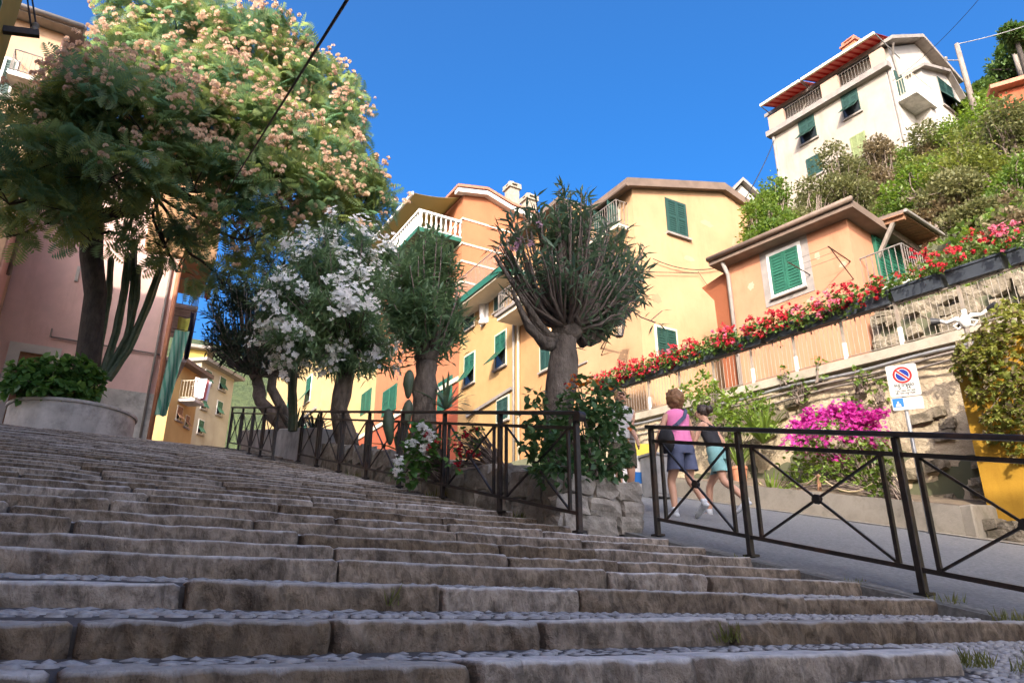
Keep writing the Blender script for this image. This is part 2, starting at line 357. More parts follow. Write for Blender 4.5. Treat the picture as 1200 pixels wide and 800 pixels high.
# leaf templates: (verts, faces), length 1 along +Y
LANCE = ([(0, 0, 0), (-.095, .45, .02), (.095, .45, .02), (0, .5, -.015), (0, 1, -.06)], [(0, 3, 1), (0, 2, 3), (1, 3, 4), (3, 2, 4)])
BROAD = ([(0, 0, 0), (-.36, .25, .05), (.36, .25, .05), (0, .4, -.04), (-.3, .62, .0), (.3, .62, .0), (0, 1, -.14)],
         [(0, 3, 1), (0, 2, 3), (1, 3, 4), (3, 2, 5), (4, 3, 6), (3, 5, 6)])
DIAM = ([(0, 0, 0), (-.3, .5, .04), (.3, .5, .04), (0, 1, -.05)], [(0, 2, 3), (0, 3, 1)])
def pinnate(n=8):
    v, f = [], []
    for i in range(n):
        t = .14 + .82 * i / (n - 1); L = .46 * math.sin(math.pi * (.18 + .72 * t)) + .06
        for sg in (-1, 1):
            b = len(v); w = .072; y = t
            v += [(0, y - w * .6, -.02 * t), (sg * L * .5, y + .19 * L - w * .75, .03), (sg * L, y + .38 * L, -.05), (sg * L * .5, y + .19 * L + w * .75, .03)]
            f.append((b, b + 1, b + 2, b + 3) if sg > 0 else (b, b + 3, b + 2, b + 1))
    return v, f
PINN = pinnate()
def puff(n=11, w=.16):      # tuft of radiating filaments / petals, radius 1
    v, f = [], []; r = random.Random(3)
    for i in range(n):
        z = -.25 + 1.2 * (i + .5) / n; z = min(z, .98); a = i * 2.4; q = math.sqrt(max(0, 1 - z * z))
        d = Vector((math.cos(a) * q, math.sin(a) * q, z)); t = d.orthogonal().normalized() * w
        b = len(v); v += [tuple(d * .12), tuple(d * .85 - t), tuple(d), tuple(d * .85 + t)]; f.append((b, b + 1, b + 2, b + 3))
    return v, f
PUFF = puff(13, .30); PUFFB = puff(16, .42)
def blossom(n=5):
    v, f = [], []
    for i in range(n):
        a = 2 * math.pi * i / n; d = Vector((math.cos(a), math.sin(a), 0)); t = Vector((-d.y, d.x, 0)); b = len(v)
        v += [(0, 0, 0), tuple(d * .6 - t * .36 + Vector((0, 0, .2))), tuple(d + Vector((0, 0, .25))), tuple(d * .6 + t * .36 + Vector((0, 0, .2)))]; f.append((b, b + 1, b + 2, b + 3))
    return v, f
BLOS = blossom()
# ================================================================ THE SETTING
def ramp_z(Y): return 4.93 + 0.065 * (min(Y, 16) - 6.9)
def hill_z(X, Y):
    a = max(0.0, X - 15.6)
    z0 = 6.3 + 0.05 * (Y - 7)
    z = z0 + (a * 0.86 if a < 14 else 12.04 + (a - 14) * .16)
    return z + 0.5 * math.sin(X * .7 + Y * .4) * min(1, a / 4) - max(0, Y - 20) * .10
def ground_z(X, Y):
    Yc = max(-8.0, Y)
    b = stair_z(Yc) - .45 if Yc < 19.3 else 4.12 - .45 + .11 * (min(Y, 120) - 19.3)
    if X > (15.68 if Y < 9.5 else 20.8): return hill_z(X, Y)
    if X > 13.4: return (ramp_z(Y) - .12) if Y > 2.5 else max(b, ramp_z(2.5) - .12 - (2.5 - Y) * .3)
    if X > 4.7 and Y < 25: return road_z(X, Yc) - .06
    return b
xs = [-200, -120, -70, -40, -20, -10, -5, -3, 0, 3.9, 4.6, 4.8, 6, 8, 10, 11, 12, 13.28, 13.42, 14.5, 15.5, 15.66, 15.7, 16.5, 17.5, 19, 20.7, 20.9, 22, 24, 26, 28, 30, 33, 36, 40, 46, 54, 65, 80, 110, 160, 220]
ys = [-200, -100, -50, -25, -14, -8, -5, -3, -1, 0, 1, 2, 2.6, 3, 4, 5, 6, 7, 8, 9, 9.45, 9.55, 10, 11, 12, 13, 14, 15, 16, 17, 18, 19.3, 20.5, 22, 24, 26, 28, 31, 35, 40, 46, 55, 70, 90, 120, 170, 240]
g = MB(); g.v = [(x, y, ground_z(x, y)) for y in ys for x in xs]; nx = len(xs)
g.f = [(j * nx + i, j * nx + i + 1, (j + 1) * nx + i + 1, (j + 1) * nx + i) for j in range(len(ys) - 1) for i in range(nx - 1)]
tag(g.build('ground', M['ground']), kind='structure')
# road: asphalt sheet running uphill beside the stairs and behind the planter
def sheet(name, mat, fn_x0, fn_x1, y0, y1, n, fz, nx=6, parent=None):
    g = MB(); w = nx + 1
    for j in range(n + 1):
        Y = y0 + (y1 - y0) * j / n; a, b = fn_x0(Y), fn_x1(Y)
        for i in range(w):
            X = a + (b - a) * i / nx; g.v.append((X, Y, fz(X, Y)))
    g.f = [(j * w + i, j * w + i + 1, (j + 1) * w + i + 1, (j + 1) * w + i) for j in range(n) for i in range(nx)]
    return g.build(name, mat, parent, smooth=True)
def road_edge(Y): return 11.25 - .13 * max(0, Y - 5) if Y < 12 else 10.34 + .32 * (Y - 12) if Y < 20 else 12.9
tag(sheet('road', M['asphalt'], lambda Y: 4.5 if Y < 5.4 else 4.62, road_edge, -8, 22, 60, road_z), kind='structure')
g = MB(); g.hexa([(4.44, -3, -2), (4.62, -3, -2), (4.62, 5.5, 0), (4.44, 5.5, 0), (4.44, -3, stair_z(-3) - .024), (4.62, -3, stair_z(-3) - .024), (4.62, 5.5, stair_z(5.5) - .024), (4.44, 5.5, stair_z(5.5) - .024)]); tag(g.build('road_edge', M['asphalt']), kind='structure')
tag(sheet('upper_road', M['asphalt'], lambda Y: 4.62, lambda Y: 13.9, 21.9, 60, 20, lambda X, Y: road_z(X, 21.9) + .004 + .10 * (Y - 21.9)), kind='structure')
# ---------------------------------------------------------------- stairs
LIPS = [-1.95, -1.49, -1.03, -.57, -.11, .35, .81, 1.27, 1.73, 2.15, 2.65, 3.14, 3.57, 4.0, 4.47, 4.9, 5.4, 5.92]
while LIPS[-1] < 18.9: LIPS.append(LIPS[-1] + .455 + random.uniform(-.02, .02))
LIPS = LIPS[:-1]; Y_TOP = LIPS[-1]
def xr_of(Y): return 3.05 if Y < 1.5 else 2.98 if Y < 2 else 4.46 if Y < 5.2 else 3.78
XL = -3.0
g = MB()
for i, y in enumerate(LIPS):
    y2 = LIPS[i + 1] if i + 1 < len(LIPS) else y + 2.0
    z = stair_z(y); z2 = stair_z(y2) - .078 if i + 1 < len(LIPS) else z + .02
    x1 = xr_of(y) - .01
    g.hexa([(XL, y + .06, z - .6), (x1, y + .06, z - .6), (x1, y2 + .05, z - .6), (XL, y2 + .05, z - .6),
            (XL, y + .06, z - .016), (x1, y + .06, z - .016), (x1, y2 + .05, z2 - .004), (XL, y2 + .05, z2 - .004)])
stairs = tag(g.build('stairs', M['mortar']), kind='structure')
tz = stair_z(Y_TOP) + .02
tag(sheet('upper_terrace', M['mortar'], lambda Y: -3.0, lambda Y: 4.6, Y_TOP + 1.9, 60, 12, lambda X, Y: tz + .10 * max(0, Y - 30), nx=4), kind='structure')
def stone_mesh(name, nxs, seed, rough=1.0):
    r = random.Random(seed); g = MB(); off = Vector((r.uniform(0, 90), r.uniform(0, 90), r.uniform(0, 90)))
    prof = [(.27, -.15), (.004, -.15), (.002, -.12), (0, -.10), (-.002, -.08), (-.003, -.06), (-.003, -.04), (-.001, -.027), (.0, -.016), (.007, -.003), (.03, .0), (.12, .002), (.2, -.001), (.27, -.004)]
    k = len(prof); tilt = r.uniform(-.006, .006)
    for i in range(nxs + 1):
        x = -.5 + i / nxs; e = max(0, abs(x) - .485) / .015
        for j, (y, z) in enumerate(prof):
            front = 1.0 if z < -.010 and y < .2 else .3; gv = abs(noise.noise(Vector((x * 15 + z * 9, z * 5, 4)) + off)) + .6 * abs(noise.noise(Vector((x * 34 + z * 20, z * 9, 9)) + off))
            n1 = noise.noise(Vector((x * 7, z * 9, y * 5)) + off); n2 = noise.noise(Vector((x * 28 + z * 20, z * 18, y * 12)) * 1.0 + off * 1.7)
            yy = y + (n1 * .011 + n2 * .006 - gv * .020 + .008) * front * rough * (1 if y < .2 else 0) * (.35 if z > -.02 else 1)
            zz = z + (noise.noise(Vector((x * 5, 3.3, y * 6)) + off) * .007 + n2 * .003) * rough + tilt * x * 2 * (z > -.06)
            if e > 0: yy += .012 * e; zz -= .010 * e * (z > -.06)
            g.v.append((x, yy, zz))
    for i in range(nxs):
        for j in range(k - 1):
            a = i * k + j; g.f.append((a, a + k, a + k + 1, a + 1))
    g.f.append(tuple(range(k - 1, -1, -1))[::-1]); g.f.append(tuple(nxs * k + j for j in range(k - 1, -1, -1)))
    m = g.mesh(name); m.materials.append(M['step'])
    bm = bmesh.new(); bm.from_mesh(m); bmesh.ops.recalc_face_normals(bm, faces=bm.faces); bm.to_mesh(m); bm.free()
    m.polygons.foreach_set('use_smooth', [len(p.vertices) == 4 for p in m.polygons])
    return m
NEARST = [stone_mesh('step_stone', 64, 100 + i, 1.15) for i in range(12)]
FARST = [stone_mesh('step_stone_worn', 6, 200 + i) for i in range(8)]
for i, y in enumerate(LIPS):
    if y < 0.2: lengths = 2.5
    elif y < 7: lengths = 1.12
    else: lengths = 1.25 if y < 14 else 1.7
    x = XL; x1 = xr_of(y); joints = [x]
    while x < x1 - .5:
        x += lengths * random.uniform(.55, 1.35)
        joints.append(min(x, x1))
    joints[-1] = x1
    if len(joints) > 2 and joints[-1] - joints[-2] < .35: joints.pop(-2)
    for a, b in zip(joints, joints[1:]):
        near = -.2 < y < 6.5
        m = random.choice(NEARST if near else FARST)
        o = inst('step_stone', m, ((a + b) / 2, y + random.uniform(-.014, .014), stair_z(y) + random.uniform(-.009, .007)), stairs,
                 (random.uniform(-.012, .012), random.uniform(-.004, .004), random.uniform(-.008, .008)), (b - a - random.uniform(.008, .02), random.uniform(.95, 1.08), 1))
# cobbles set on edge in the lower treads
def cob_mesh(seed):
    bm = bmesh.new(); bmesh.ops.create_icosphere(bm, subdivisions=1 if seed < 90 else 2, radius=1); r = random.Random(seed); off = Vector((r.uniform(0, 50),) * 3)
    for v in bm.verts:
        c = v.co.copy(); q = Vector([math.copysign(abs(t) ** .62, t) for t in c]); v.co = q * (1 + .22 * noise.noise(q * 1.6 + off))
    bmesh.ops.delete(bm, geom=[f for f in bm.faces if f.calc_center_median().z < -.35], context='FACES')
    m = bpy.data.meshes.new('cobble'); bm.to_mesh(m); bm.free(); m.materials.append(M['cobble']); 
    m.polygons.foreach_set('use_smooth', [True] * len(m.polygons)); return m
COB = [cob_mesh(i) for i in range(6)]
cobs = []
for i, y in enumerate(LIPS[:-1]):
    if not (0.6 < y < 4.6): continue
    y2 = LIPS[i + 1]; z = stair_z(y); z2 = stair_z(y2) - .082
    yy = y + .275; xr = xr_of(y) - .03
    row = 0
    while yy < y2 - .005:
        d = random.uniform(.022, .030); x = max(XL, -1.6 - y * .2) + random.uniform(0, .1)
        while x < xr:
            w = random.uniform(.035, .085)
            t = (yy - y) / (y2 - y); zz = z + (z2 - z) * t - .016
            cobs.append((x + w / 2, yy + random.uniform(-.006, .006), zz, w / 2 * .96, d / 2 * 1.02, random.uniform(.009, .018), random.uniform(-.3, .3)))
            x += w + .007
        yy += d * 1.12; row += 1
# lower cobbled apron right of the lowest steps
for yy in np.arange(.62, 2.1, .036):
    x = 3.06
    while x < 4.4:
        w = random.uniform(.05, .1); zz = stair_z(yy) - .09
        cobs.append((x + w / 2, yy, zz, w / 2, .018, random.uniform(.012, .018), random.uniform(-.3, .3))); x += w + .004
def in_frame(p):
    d = p[1] * _fh.y + p[0] * _fh.x; r = p[0] * _R.x + p[1] * _R.y
    return d > .3 and abs(r / d) < .68
vis = [c for c in cobs if in_frame(c) and c[1] > 1.25]; vis.sort(key=lambda c: c[1]); 
chosen = vis[::max(1, len(vis) // 290)][:290] if len(vis) < 600 else vis[:290]; cset = set(chosen)
for c in chosen:
    inst('cobble', random.choice(COB), c[:3], stairs, (random.uniform(-.15, .15), random.uniform(-.12, .12), c[6]), (c[3], c[4], c[5]))
rest = [c for c in cobs if c not in cset]
tvs = [np.array([v.co[:] for v in m.vertices]) for m in COB]; tfs = [np.array([p.vertices[:] for p in m.polygons]) for m in COB]
V_, F_, off = [], [], 0
for c in rest:
    k = random.randrange(len(COB)); tv = tvs[k] * np.array(c[3:6]); cc, ss = math.cos(c[6]), math.sin(c[6])
    tv = np.stack([tv[:, 0] * cc - tv[:, 1] * ss, tv[:, 0] * ss + tv[:, 1] * cc, tv[:, 2]], 1) + np.array(c[:3])
    V_.append(tv); F_.append(tfs[k] + off); off += len(tv)
o = npmesh('cobbles', np.concatenate(V_), np.concatenate(F_), None, M['cobble'], stairs, kind='stuff'); o.data.polygons.foreach_set('use_smooth', [True] * len(o.data.polygons))
g = MB(); g.hexa([(2.97, .4, -1), (4.5, .4, -1), (4.5, 2.14, -.6), (2.97, 2.14, -.6), (2.97, .4, stair_z(.4) - .095), (4.5, .4, stair_z(.4) - .095), (4.5, 2.14, stair_z(2.14) - .095), (2.97, 2.14, stair_z(2.14) - .095)])
g.build('cobble_bed', M['mortar'], stairs)
# ---------------------------------------------------------------- stone planter bed between stairs and road
def rock_mesh(seed, sub=2, mat='wallstone'):
    r = random.Random(seed); bm = bmesh.new(); bmesh.ops.create_cube(bm, size=2); bmesh.ops.subdivide_edges(bm, edges=bm.edges, cuts=sub, use_grid_fill=True)
    off = Vector((r.uniform(0, 50), r.uniform(0, 50), r.uniform(0, 50)))
    for v in bm.verts:
        q = v.co.copy(); L = (abs(q.x) ** 11 + abs(q.y) ** 11 + abs(q.z) ** 11) ** (1 / 11); q /= L
        v.co = Vector((q.x * (1 + .22 * noise.noise(q * 1.1 + off)), q.y * (1 + .2 * noise.noise(q * 1.3 + off * 2)), q.z * (1 + .26 * noise.noise(q * 1.2 + off * 3)))) * (1 + .10 * noise.noise(q * 2.8 + off))
    m = bpy.data.meshes.new('stone'); bm.to_mesh(m); bm.free(); m.materials.append(M[mat]); return m
ROCK = [rock_mesh(i) for i in range(8)]
pl = thing('stone_planter', 'low rubble stone planter bed between the stairs and the sloping road', 'planter', (4.2, 5.5, stair_z(5.5)))
g = MB()
def plz(Y): return stair_z(Y) + .36
g.hexa([(3.92, 5.62, .0), (4.56, 5.62, .0), (4.56, 14.0, 2.0), (3.92, 14.0, 2.0), (3.92, 5.62, plz(5.62)), (4.56, 5.62, plz(5.62)), (4.56, 14, plz(14)), (3.92, 14, plz(14))])
g.build('soil', M['earth'], pl)
g = MB(); g.hexa([(3.83, 5.55, .0), (4.64, 5.55, .0), (4.64, 13.6, 2.0), (3.83, 13.6, 2.0), (3.83, 5.55, plz(5.55) - .06), (4.64, 5.55, plz(5.55) - .06), (4.64, 13.6, plz(13.6) - .06), (3.83, 13.6, plz(13.6) - .06)]); g.build('mortar_core', M['greyconc'], pl)
random.seed(21)
def stones_line(p0, p1, z_fn0, z_fn1, depth_dir, parent, h=.2, w=.3):
    p0 = Vector(p0); p1 = Vector(p1); d = p1 - p0; Ln = d.length; d.normalize(); ang = math.atan2(d.y, d.x)
    lev = 0
    nlev = max(1, round((z_fn1(0) - z_fn0(0)) / h))
    for lev in range(nlev):
        s = random.uniform(-.15, 0)
        while s < Ln - .05:
            ww = w * random.uniform(.6, 1.5); s1 = min(Ln + .03, s + ww); ww = s1 - s; 
            if ww < .1: break
            c = p0 + d * ((s + s1) / 2); y = (s + s1) / 2
            zb, zt = z_fn0(y), z_fn1(y); hh = (zt - zb) / nlev; z = zb + hh * (lev + .5) + random.uniform(-.02, .02)
            o = inst('stone', random.choice(ROCK), (c.x + depth_dir[0] * .1 + random.uniform(-.02, .02), c.y + depth_dir[1] * .1 + random.uniform(-.02, .02), z), parent,
                     (random.uniform(-.12, .12), random.uniform(-.12, .12), ang + random.uniform(-.08, .08)), (ww / 2 * 1.0, .13, hh / 2 * random.uniform(1.0, 1.2)))
            s = s1 + .004
stones_line((3.84, 5.52, 0), (4.66, 5.52, 0), lambda s: stair_z(5.5) - .06, lambda s: stair_z(5.5) + .46, (0, 1), pl, h=.17, w=.27)
stones_line((3.80, 5.62, 0), (3.80, 13.4, 0), lambda s: stair_z(5.62 + s) - .12, lambda s: plz(5.62 + s) + .05, (1, 0), pl, h=.22, w=.36)
stones_line((4.66, 5.6, 0), (4.66, 9.4, 0), lambda s: stair_z(5.62 + s) - .05, lambda s: plz(5.62 + s) + .04, (-1, 0), pl, h=.22, w=.36)
g = MB(); g.hexa([(3.66, 13.45, 2.2), (4.5, 13.45, 2.2), (4.5, 21, 3.8), (3.66, 21, 3.8), (3.66, 13.45, 3.42), (4.5, 13.45, 3.42), (4.5, 21, 5.0), (3.66, 21, 5.0)])
pb = tag(g.build('masonry_bed', M['greyconc'], bevel=.02), 'grey block masonry bed wall at the far end of the railings', 'wall')
# ---------------------------------------------------------------- retaining wall, walkway above it, railing
rw = thing('retaining_wall', 'tall weathered stone retaining wall carrying the walkway with flower boxes', 'wall', (13.3, 9, 1.6))
nyw, nzw = 110, 30
g = MB()
for j in range(nzw + 1):
    for i in range(nyw + 1):
        Y = 2.4 + 15.0 * i / nyw; zb = road_z(11, Y) - .2; zt = ramp_z(Y) - .16; z = zb + (zt - zb) * j / nzw
        x = 13.34 - .05 * (j / nzw) - .10 * noise.noise(Vector((Y * 1.1, z * 1.5, 3))) - .045 * noise.noise(Vector((Y * 4, z * 4.6, 8)))
        g.v.append((x, Y, z))
w = nyw + 1
g.f = [(j * w + i, (j + 1) * w + i, (j + 1) * w + i + 1, j * w + i + 1) for j in range(nzw) for i in range(nyw)]
g.build('wall_face', M['render'], rw, smooth=True)
# patches of bare stone standing proud of the render
random.seed(5)
STN = [rock_mesh(60 + i, 1, 'rubble') for i in range(5)]
for k in range(70):
    Y = random.uniform(6.4, 13.5); zb = road_z(11, Y) + .4; zt = ramp_z(Y) - .3; z = random.uniform(zb, zt)
    if noise.noise(Vector((Y * .5, z * .7, 1))) < -.05: continue
    inst('stone', random.choice(STN), (13.28, Y, z), rw, (random.uniform(-.1, .1), random.uniform(-.1, .1), random.uniform(-.1, .1)), (.07, random.uniform(.12, .24), random.uniform(.07, .13)))
def along(name, mat, x0, x1, zo0, zo1, y0=2.4, y1=17.4, parent=rw, n=16, bevel=0):
    g = MB(); r = []
    for i in range(n + 1):
        Y = y0 + (y1 - y0) * i / n; z = ramp_z(Y); wob = .012 * noise.noise(Vector((Y, 2, 2)))
        r.append([(x0 + wob, Y, z + zo0), (x1, Y, z + zo0), (x1, Y, z + zo1), (x0 + wob, Y, z + zo1)])
    g.loft([x[::-1] for x in r]); return g.build(name, mat, parent, bevel=bevel)
along('coping', M['concrete'], 13.12, 13.5, -.19, .0, n=50)
along('walkway', M['concrete'], 13.49, 15.62, -.2, -.01)
for k, (dz, r) in enumerate(((-.30, .035), (-.40, .028), (-.52, .022))):
    g = MB(); g.tube([(13.14 - .02 * k, Y, ramp_z(Y) + dz - .08 * k * (Y - 7) * .1 + .02 * math.sin(Y * 2 + k)) for Y in np.arange(5.8, 15.9, .4)], r, 6)
    g.build('pipe', M['galv'] if k == 0 else M['greytimber'], rw, smooth=True)
# rubble wall on the hill side of the walkway
hw = thing('rubble_wall', 'rough rubble wall behind the walkway railing below the hillside scrub', 'wall', (15.6, 6, 5))
g = MB(); ny2, nz2 = 70, 16
for j in range(nz2 + 1):
    for i in range(ny2 + 1):
        Y = 1.0 + 8.7 * i / ny2; z = ramp_z(Y) - .1 + (1.9) * j / nz2
        g.v.append((15.62 - .10 * noise.noise(Vector((Y * 2.5, z * 3, 4))) - .06 * noise.noise(Vector((Y * 6, z * 7, 1))) + .12 * j / nz2, Y, z))
w = ny2 + 1
g.f = [(j * w + i, (j + 1) * w + i, (j + 1) * w + i + 1, j * w + i + 1) for j in range(nz2) for i in range(ny2)]
g.build('wall_face', M['rubble'], hw)
for k in range(90):
    Y = random.uniform(4.4, 9.5); z = ramp_z(Y) + random.uniform(.02, 1.7)
    inst('stone', random.choice(STN), (15.58, Y, z), hw, (random.uniform(-.3, .3), random.uniform(-.1, .1), random.uniform(-.1, .1)), (.09, random.uniform(.1, .2), random.uniform(.06, .13)))
# railing of the walkway
rl = thing('walkway_railing', 'thin grey iron railing with slim balusters along the raised walkway', 'railing', (13.3, 9, 5))
g = MB(); g.tube([(13.3, Y, ramp_z(Y) + .90) for Y in (2.6, 9, 16, 17.3)], .019, 6); g.build('top_rail', M['walkrail'], rl)
g = MB(); g.bar((13.3, 2.6, ramp_z(2.6) + .09), (13.3, 16, ramp_z(16) + .09), .035, .014); g.build('bottom_rail', M['walkrail'], rl)
g = MB(); g.tube([(0, 0, .09), (0, 0, .90)], .0062, 5); balm = g.mesh('baluster'); balm.materials.append(M['walkrail'])
pts = np.arange(2.7, 17.3, .112)
for k, Y in enumerate(pts):
    if k % 11: inst('baluster', balm, (13.3, Y, ramp_z(Y)), rl)
g = MB(); g.box(-.022, .022, -.03, .03, -.1, .97); pom = g.mesh('railing_post'); pom.materials.append(M['walkrail'])
g = MB(); g.box(-.027, .027, -.036, .036, -.02, .42); pob = g.mesh('post_base'); pob.materials.append(surf('chipped_white_paint', (.6, .58, .55), (.38, .36, .34), 12, .8))
for k, Y in enumerate(pts):
    if k % 11 == 0: inst('post', pom, (13.3, Y, ramp_z(Y)), rl); inst('post_base', pob, (13.3, Y, ramp_z(Y) - .01), rl)
# low kerb wall and planted bed at the foot of the retaining wall
kb = thing('bed_wall', 'low pale concrete kerb wall edging the flower bed beside the road', 'wall', (11.4, 8, 1.7))
def kx(Y): return road_edge(Y) + .22
g = MB(); rings = []
for i in range(41):
    Y = 6.15 + 6.0 * i / 40; z = road_z(11, Y); h = .46 - .018 * (Y - 6) + .01 * noise.noise(Vector((Y * 2, 0, 0))); a = kx(Y) + .012 * noise.noise(Vector((Y * 3, 5, 0)))
    rings.append([(a, Y, z - .2), (a + .24, Y, z - .2), (a + .24, Y, z + h), (a, Y, z + h)])
g.loft([r[::-1] for r in rings]); g.build('kerb_wall', M['concrete'], kb)
g = MB(); ze_ = road_z(11, 6.1); g.hexa([(kx(6.1) + .01, 5.98, ze_ - .3), (12.3, 5.98, ze_ - .3), (12.3, 6.2, ze_ - .3), (kx(6.1) + .01, 6.2, ze_ - .3), (kx(6.1) + .01, 5.98, ze_ + .47), (12.3, 5.98, ze_ + .52), (12.3, 6.2, ze_ + .52), (kx(6.1) + .01, 6.2, ze_ + .47)]); g.build('kerb_return', M['concrete'], kb, bevel=.02)
g = MB(); rings = []
for i in range(21):
    Y = 6.15 + 6.0 * i / 20; z = road_z(11, Y); rings.append([(kx(Y) + .1, Y, z - .2), (13.45, Y, z - .2), (13.45, Y, z + .62), (12.4, Y, z + .5 + .05 * math.sin(Y * 3)), (kx(Y) + .1, Y, z + .36)])
g.loft([r[::-1] for r in rings]); g.build('soil', M['earth'], kb)
# pale gutter strip between road and kerb wall
tag(sheet('gutter_strip', M['concrete'], lambda Y: road_edge(Y) - .05, lambda Y: road_edge(Y) + 1.2, 1.0, 14, 40, lambda X, Y: road_z(X, Y) + .012, nx=2), kind='structure')
# yellow garden wall standing out from the retaining wall
yw = thing('yellow_garden_wall', 'ochre yellow plastered wall block half covered by a shrub beside the road', 'wall', (12.6, 5, 1.2))
g = MB(); g.hexa([(12.0, 1.0, -.4), (13.2, 1.0, -.4), (13.2, 6.1, .6), (12.0, 6.1, .6), (12.0, 1.0, 4.35), (13.2, 1.0, 4.35), (13.2, 6.1, 4.05), (12.0, 6.1, 4.05)])
g.build('wall', plaster('ochre_plaster', (208, 160, 56), amt=.6), yw)
stn = []
random.seed(8)
pv = thing('stone_edging', 'low dry stone edging at the foot of the ochre wall', 'edging', (11.75, 5, 1.0))
for k in range(34):
    Y = 1.5 + k * .135; lev = k % 2
    inst('stone', random.choice(STN), (11.74 + random.uniform(-.03, .03), Y, road_z(11.7, Y) + .07 + .13 * lev), pv, (0, 0, random.uniform(-.2, .2)), (.2, .15, .085))
# ---------------------------------------------------------------- iron fences with crossed braces
def fence(name, label, pts, first_inner=True, end_roll=False, h=1.0):
    """pts: post feet; straight panels between them"""
    pts = [Vector(p) for p in pts]
    f = thing(name, label, 'fence', pts[0])
    up = Vector((0, 0, 1))
    for p in pts:
        g = MB(); g.bar(p - up * .06, p + up * (h - .02), .045, .045, up=(1, 0, 0)); g.build('post', M['iron'], f, bevel=.004)
        g = MB(); g.bar(p - up * .015, p + up * .004, .09, .09, up=(1, 0, 0)); g.build('base_plate', M['iron'], f)
    d0 = (pts[1] - pts[0]).normalized(); d1 = (pts[-1] - pts[-2]).normalized()
    A = pts[0] + up * h - d0 * .06; B = pts[-1] + up * h + d1 * .06
    g = MB()
    ring = []
    for q in [A] + [p + up * h for p in pts[1:-1]] + [B]:
        side = d0.cross(up).normalized(); w_, t_ = .034, .018
        ring.append([q - side * w_ - up * t_, q + side * w_ - up * t_, q + side * w_ * .8 + up * t_, q - side * w_ * .8 + up * t_])
    g.loft(ring); g.build('handrail', M['iron'], f, bevel=.005)
    if end_roll:
        side = d0.cross(up).normalized(); c = A - up * .03
        g = MB(); g.tube([c - side * .034, c + side * .034], .045, 14); g.build('rail_scroll', M['iron'], f, smooth=False)
    for a, b in zip(pts, pts[1:]):
        d = b - a
        za, zb = .14, h - .135
        g = MB(); g.bar(a + up * zb, b + up * zb, .03, .03); g.build('mid_rail', M['iron'], f)
        g = MB(); g.bar(a + up * za, b + up * za, .03, .03); g.build('bottom_rail', M['iron'], f)
        t0 = .13 / d.length * 1.0; i0 = a + d * t0; i1 = b - d * t0
        for q in (i0, i1):
            g = MB(); g.bar(q + up * za, q + up * zb, .026, .026, up=(1, 0, 0)); g.build('baluster', M['iron'], f)
        for q, r in ((i0, i1), (i1, i0)):
            g = MB(); g.bar(q + up * (za + .01), r + up * (zb - .01), .016, .016); g.build('brace', M['iron'], f)
        c = (i0 + i1) / 2 + up * (za + zb) / 2; side = d.cross(up).normalized()
        g = MB(); g.tube([c - side * .018, c + side * .018], .036, 8); g.build('boss', M['iron'], f)
    return f
def fp(X, Y, dz=0): return (X, Y, stair_z(Y) + dz)
fence('iron_fence', 'black iron crossed-brace fence between the lower steps and the asphalt road', [fp(4.62, 5.23), fp(4.62, 4.17), fp(4.62, 2.83), fp(4.62, 1.50), fp(4.62, .17)])
fence('iron_fence', 'black iron crossed-brace fence with scrolled rail end in front of the stone planter', [fp(3.62, 5.05 + 1.335 * k) for k in range(8)], end_roll=True)
fence('iron_fence', 'short black iron fence section beside the masonry bed near the stair top', [fp(2.97, 13.65), fp(2.99, 14.9), fp(3.0, 16.1), fp(2.98, 17.3), fp(2.9, 18.3)])
# grass tufts growing from step ends and road edge
pos, drs, sz = [], [], []
for (x, y, n, r, hgt) in [(4.62, 2.7, 90, .14, .07), (4.5, 2.3, 90, .13, .07), (4.5, 3.2, 50, .08, .05), (3.1, 1.75, 110, .10, .045), (3.3, 1.66, 70, .10, .04), (2.2, 2.14, 60, .06, .05), (4.62, 3.3, 60, .1, .05), (3.7, 1.75, 60, .16, .045), (4.2, 1.9, 60, .15, .045), (4.5, 4.2, 40, .07, .05), (1.05, 2.64, 14, .03, .06), (3.75, 6.2, 40, .1, .08), (3.72, 8, 60, .2, .1), (3.74, 11, 60, .3, .1)]:
    a = RNG.random(n) * 6.28; q = np.sqrt(RNG.random(n)) * r
    pos.append(np.stack([x + np.cos(a) * q, y + np.sin(a) * q * .6, np.full(n, stair_z(y) - .075) + (RNG.random(n) * .02)], 1))
    dd = rand_dirs(n, 1.6); drs.append(dd); sz.append(hgt * (.6 + RNG.random(n)))
scatter('grass', [(-.04, 0, 0), (.04, 0, 0), (.03, .55, .03), (0, 1, .16)], [(0, 1, 2), (0, 2, 3)], np.concatenate(pos), np.concatenate(drs), np.concatenate(sz), L_['grass'], kind='stuff')
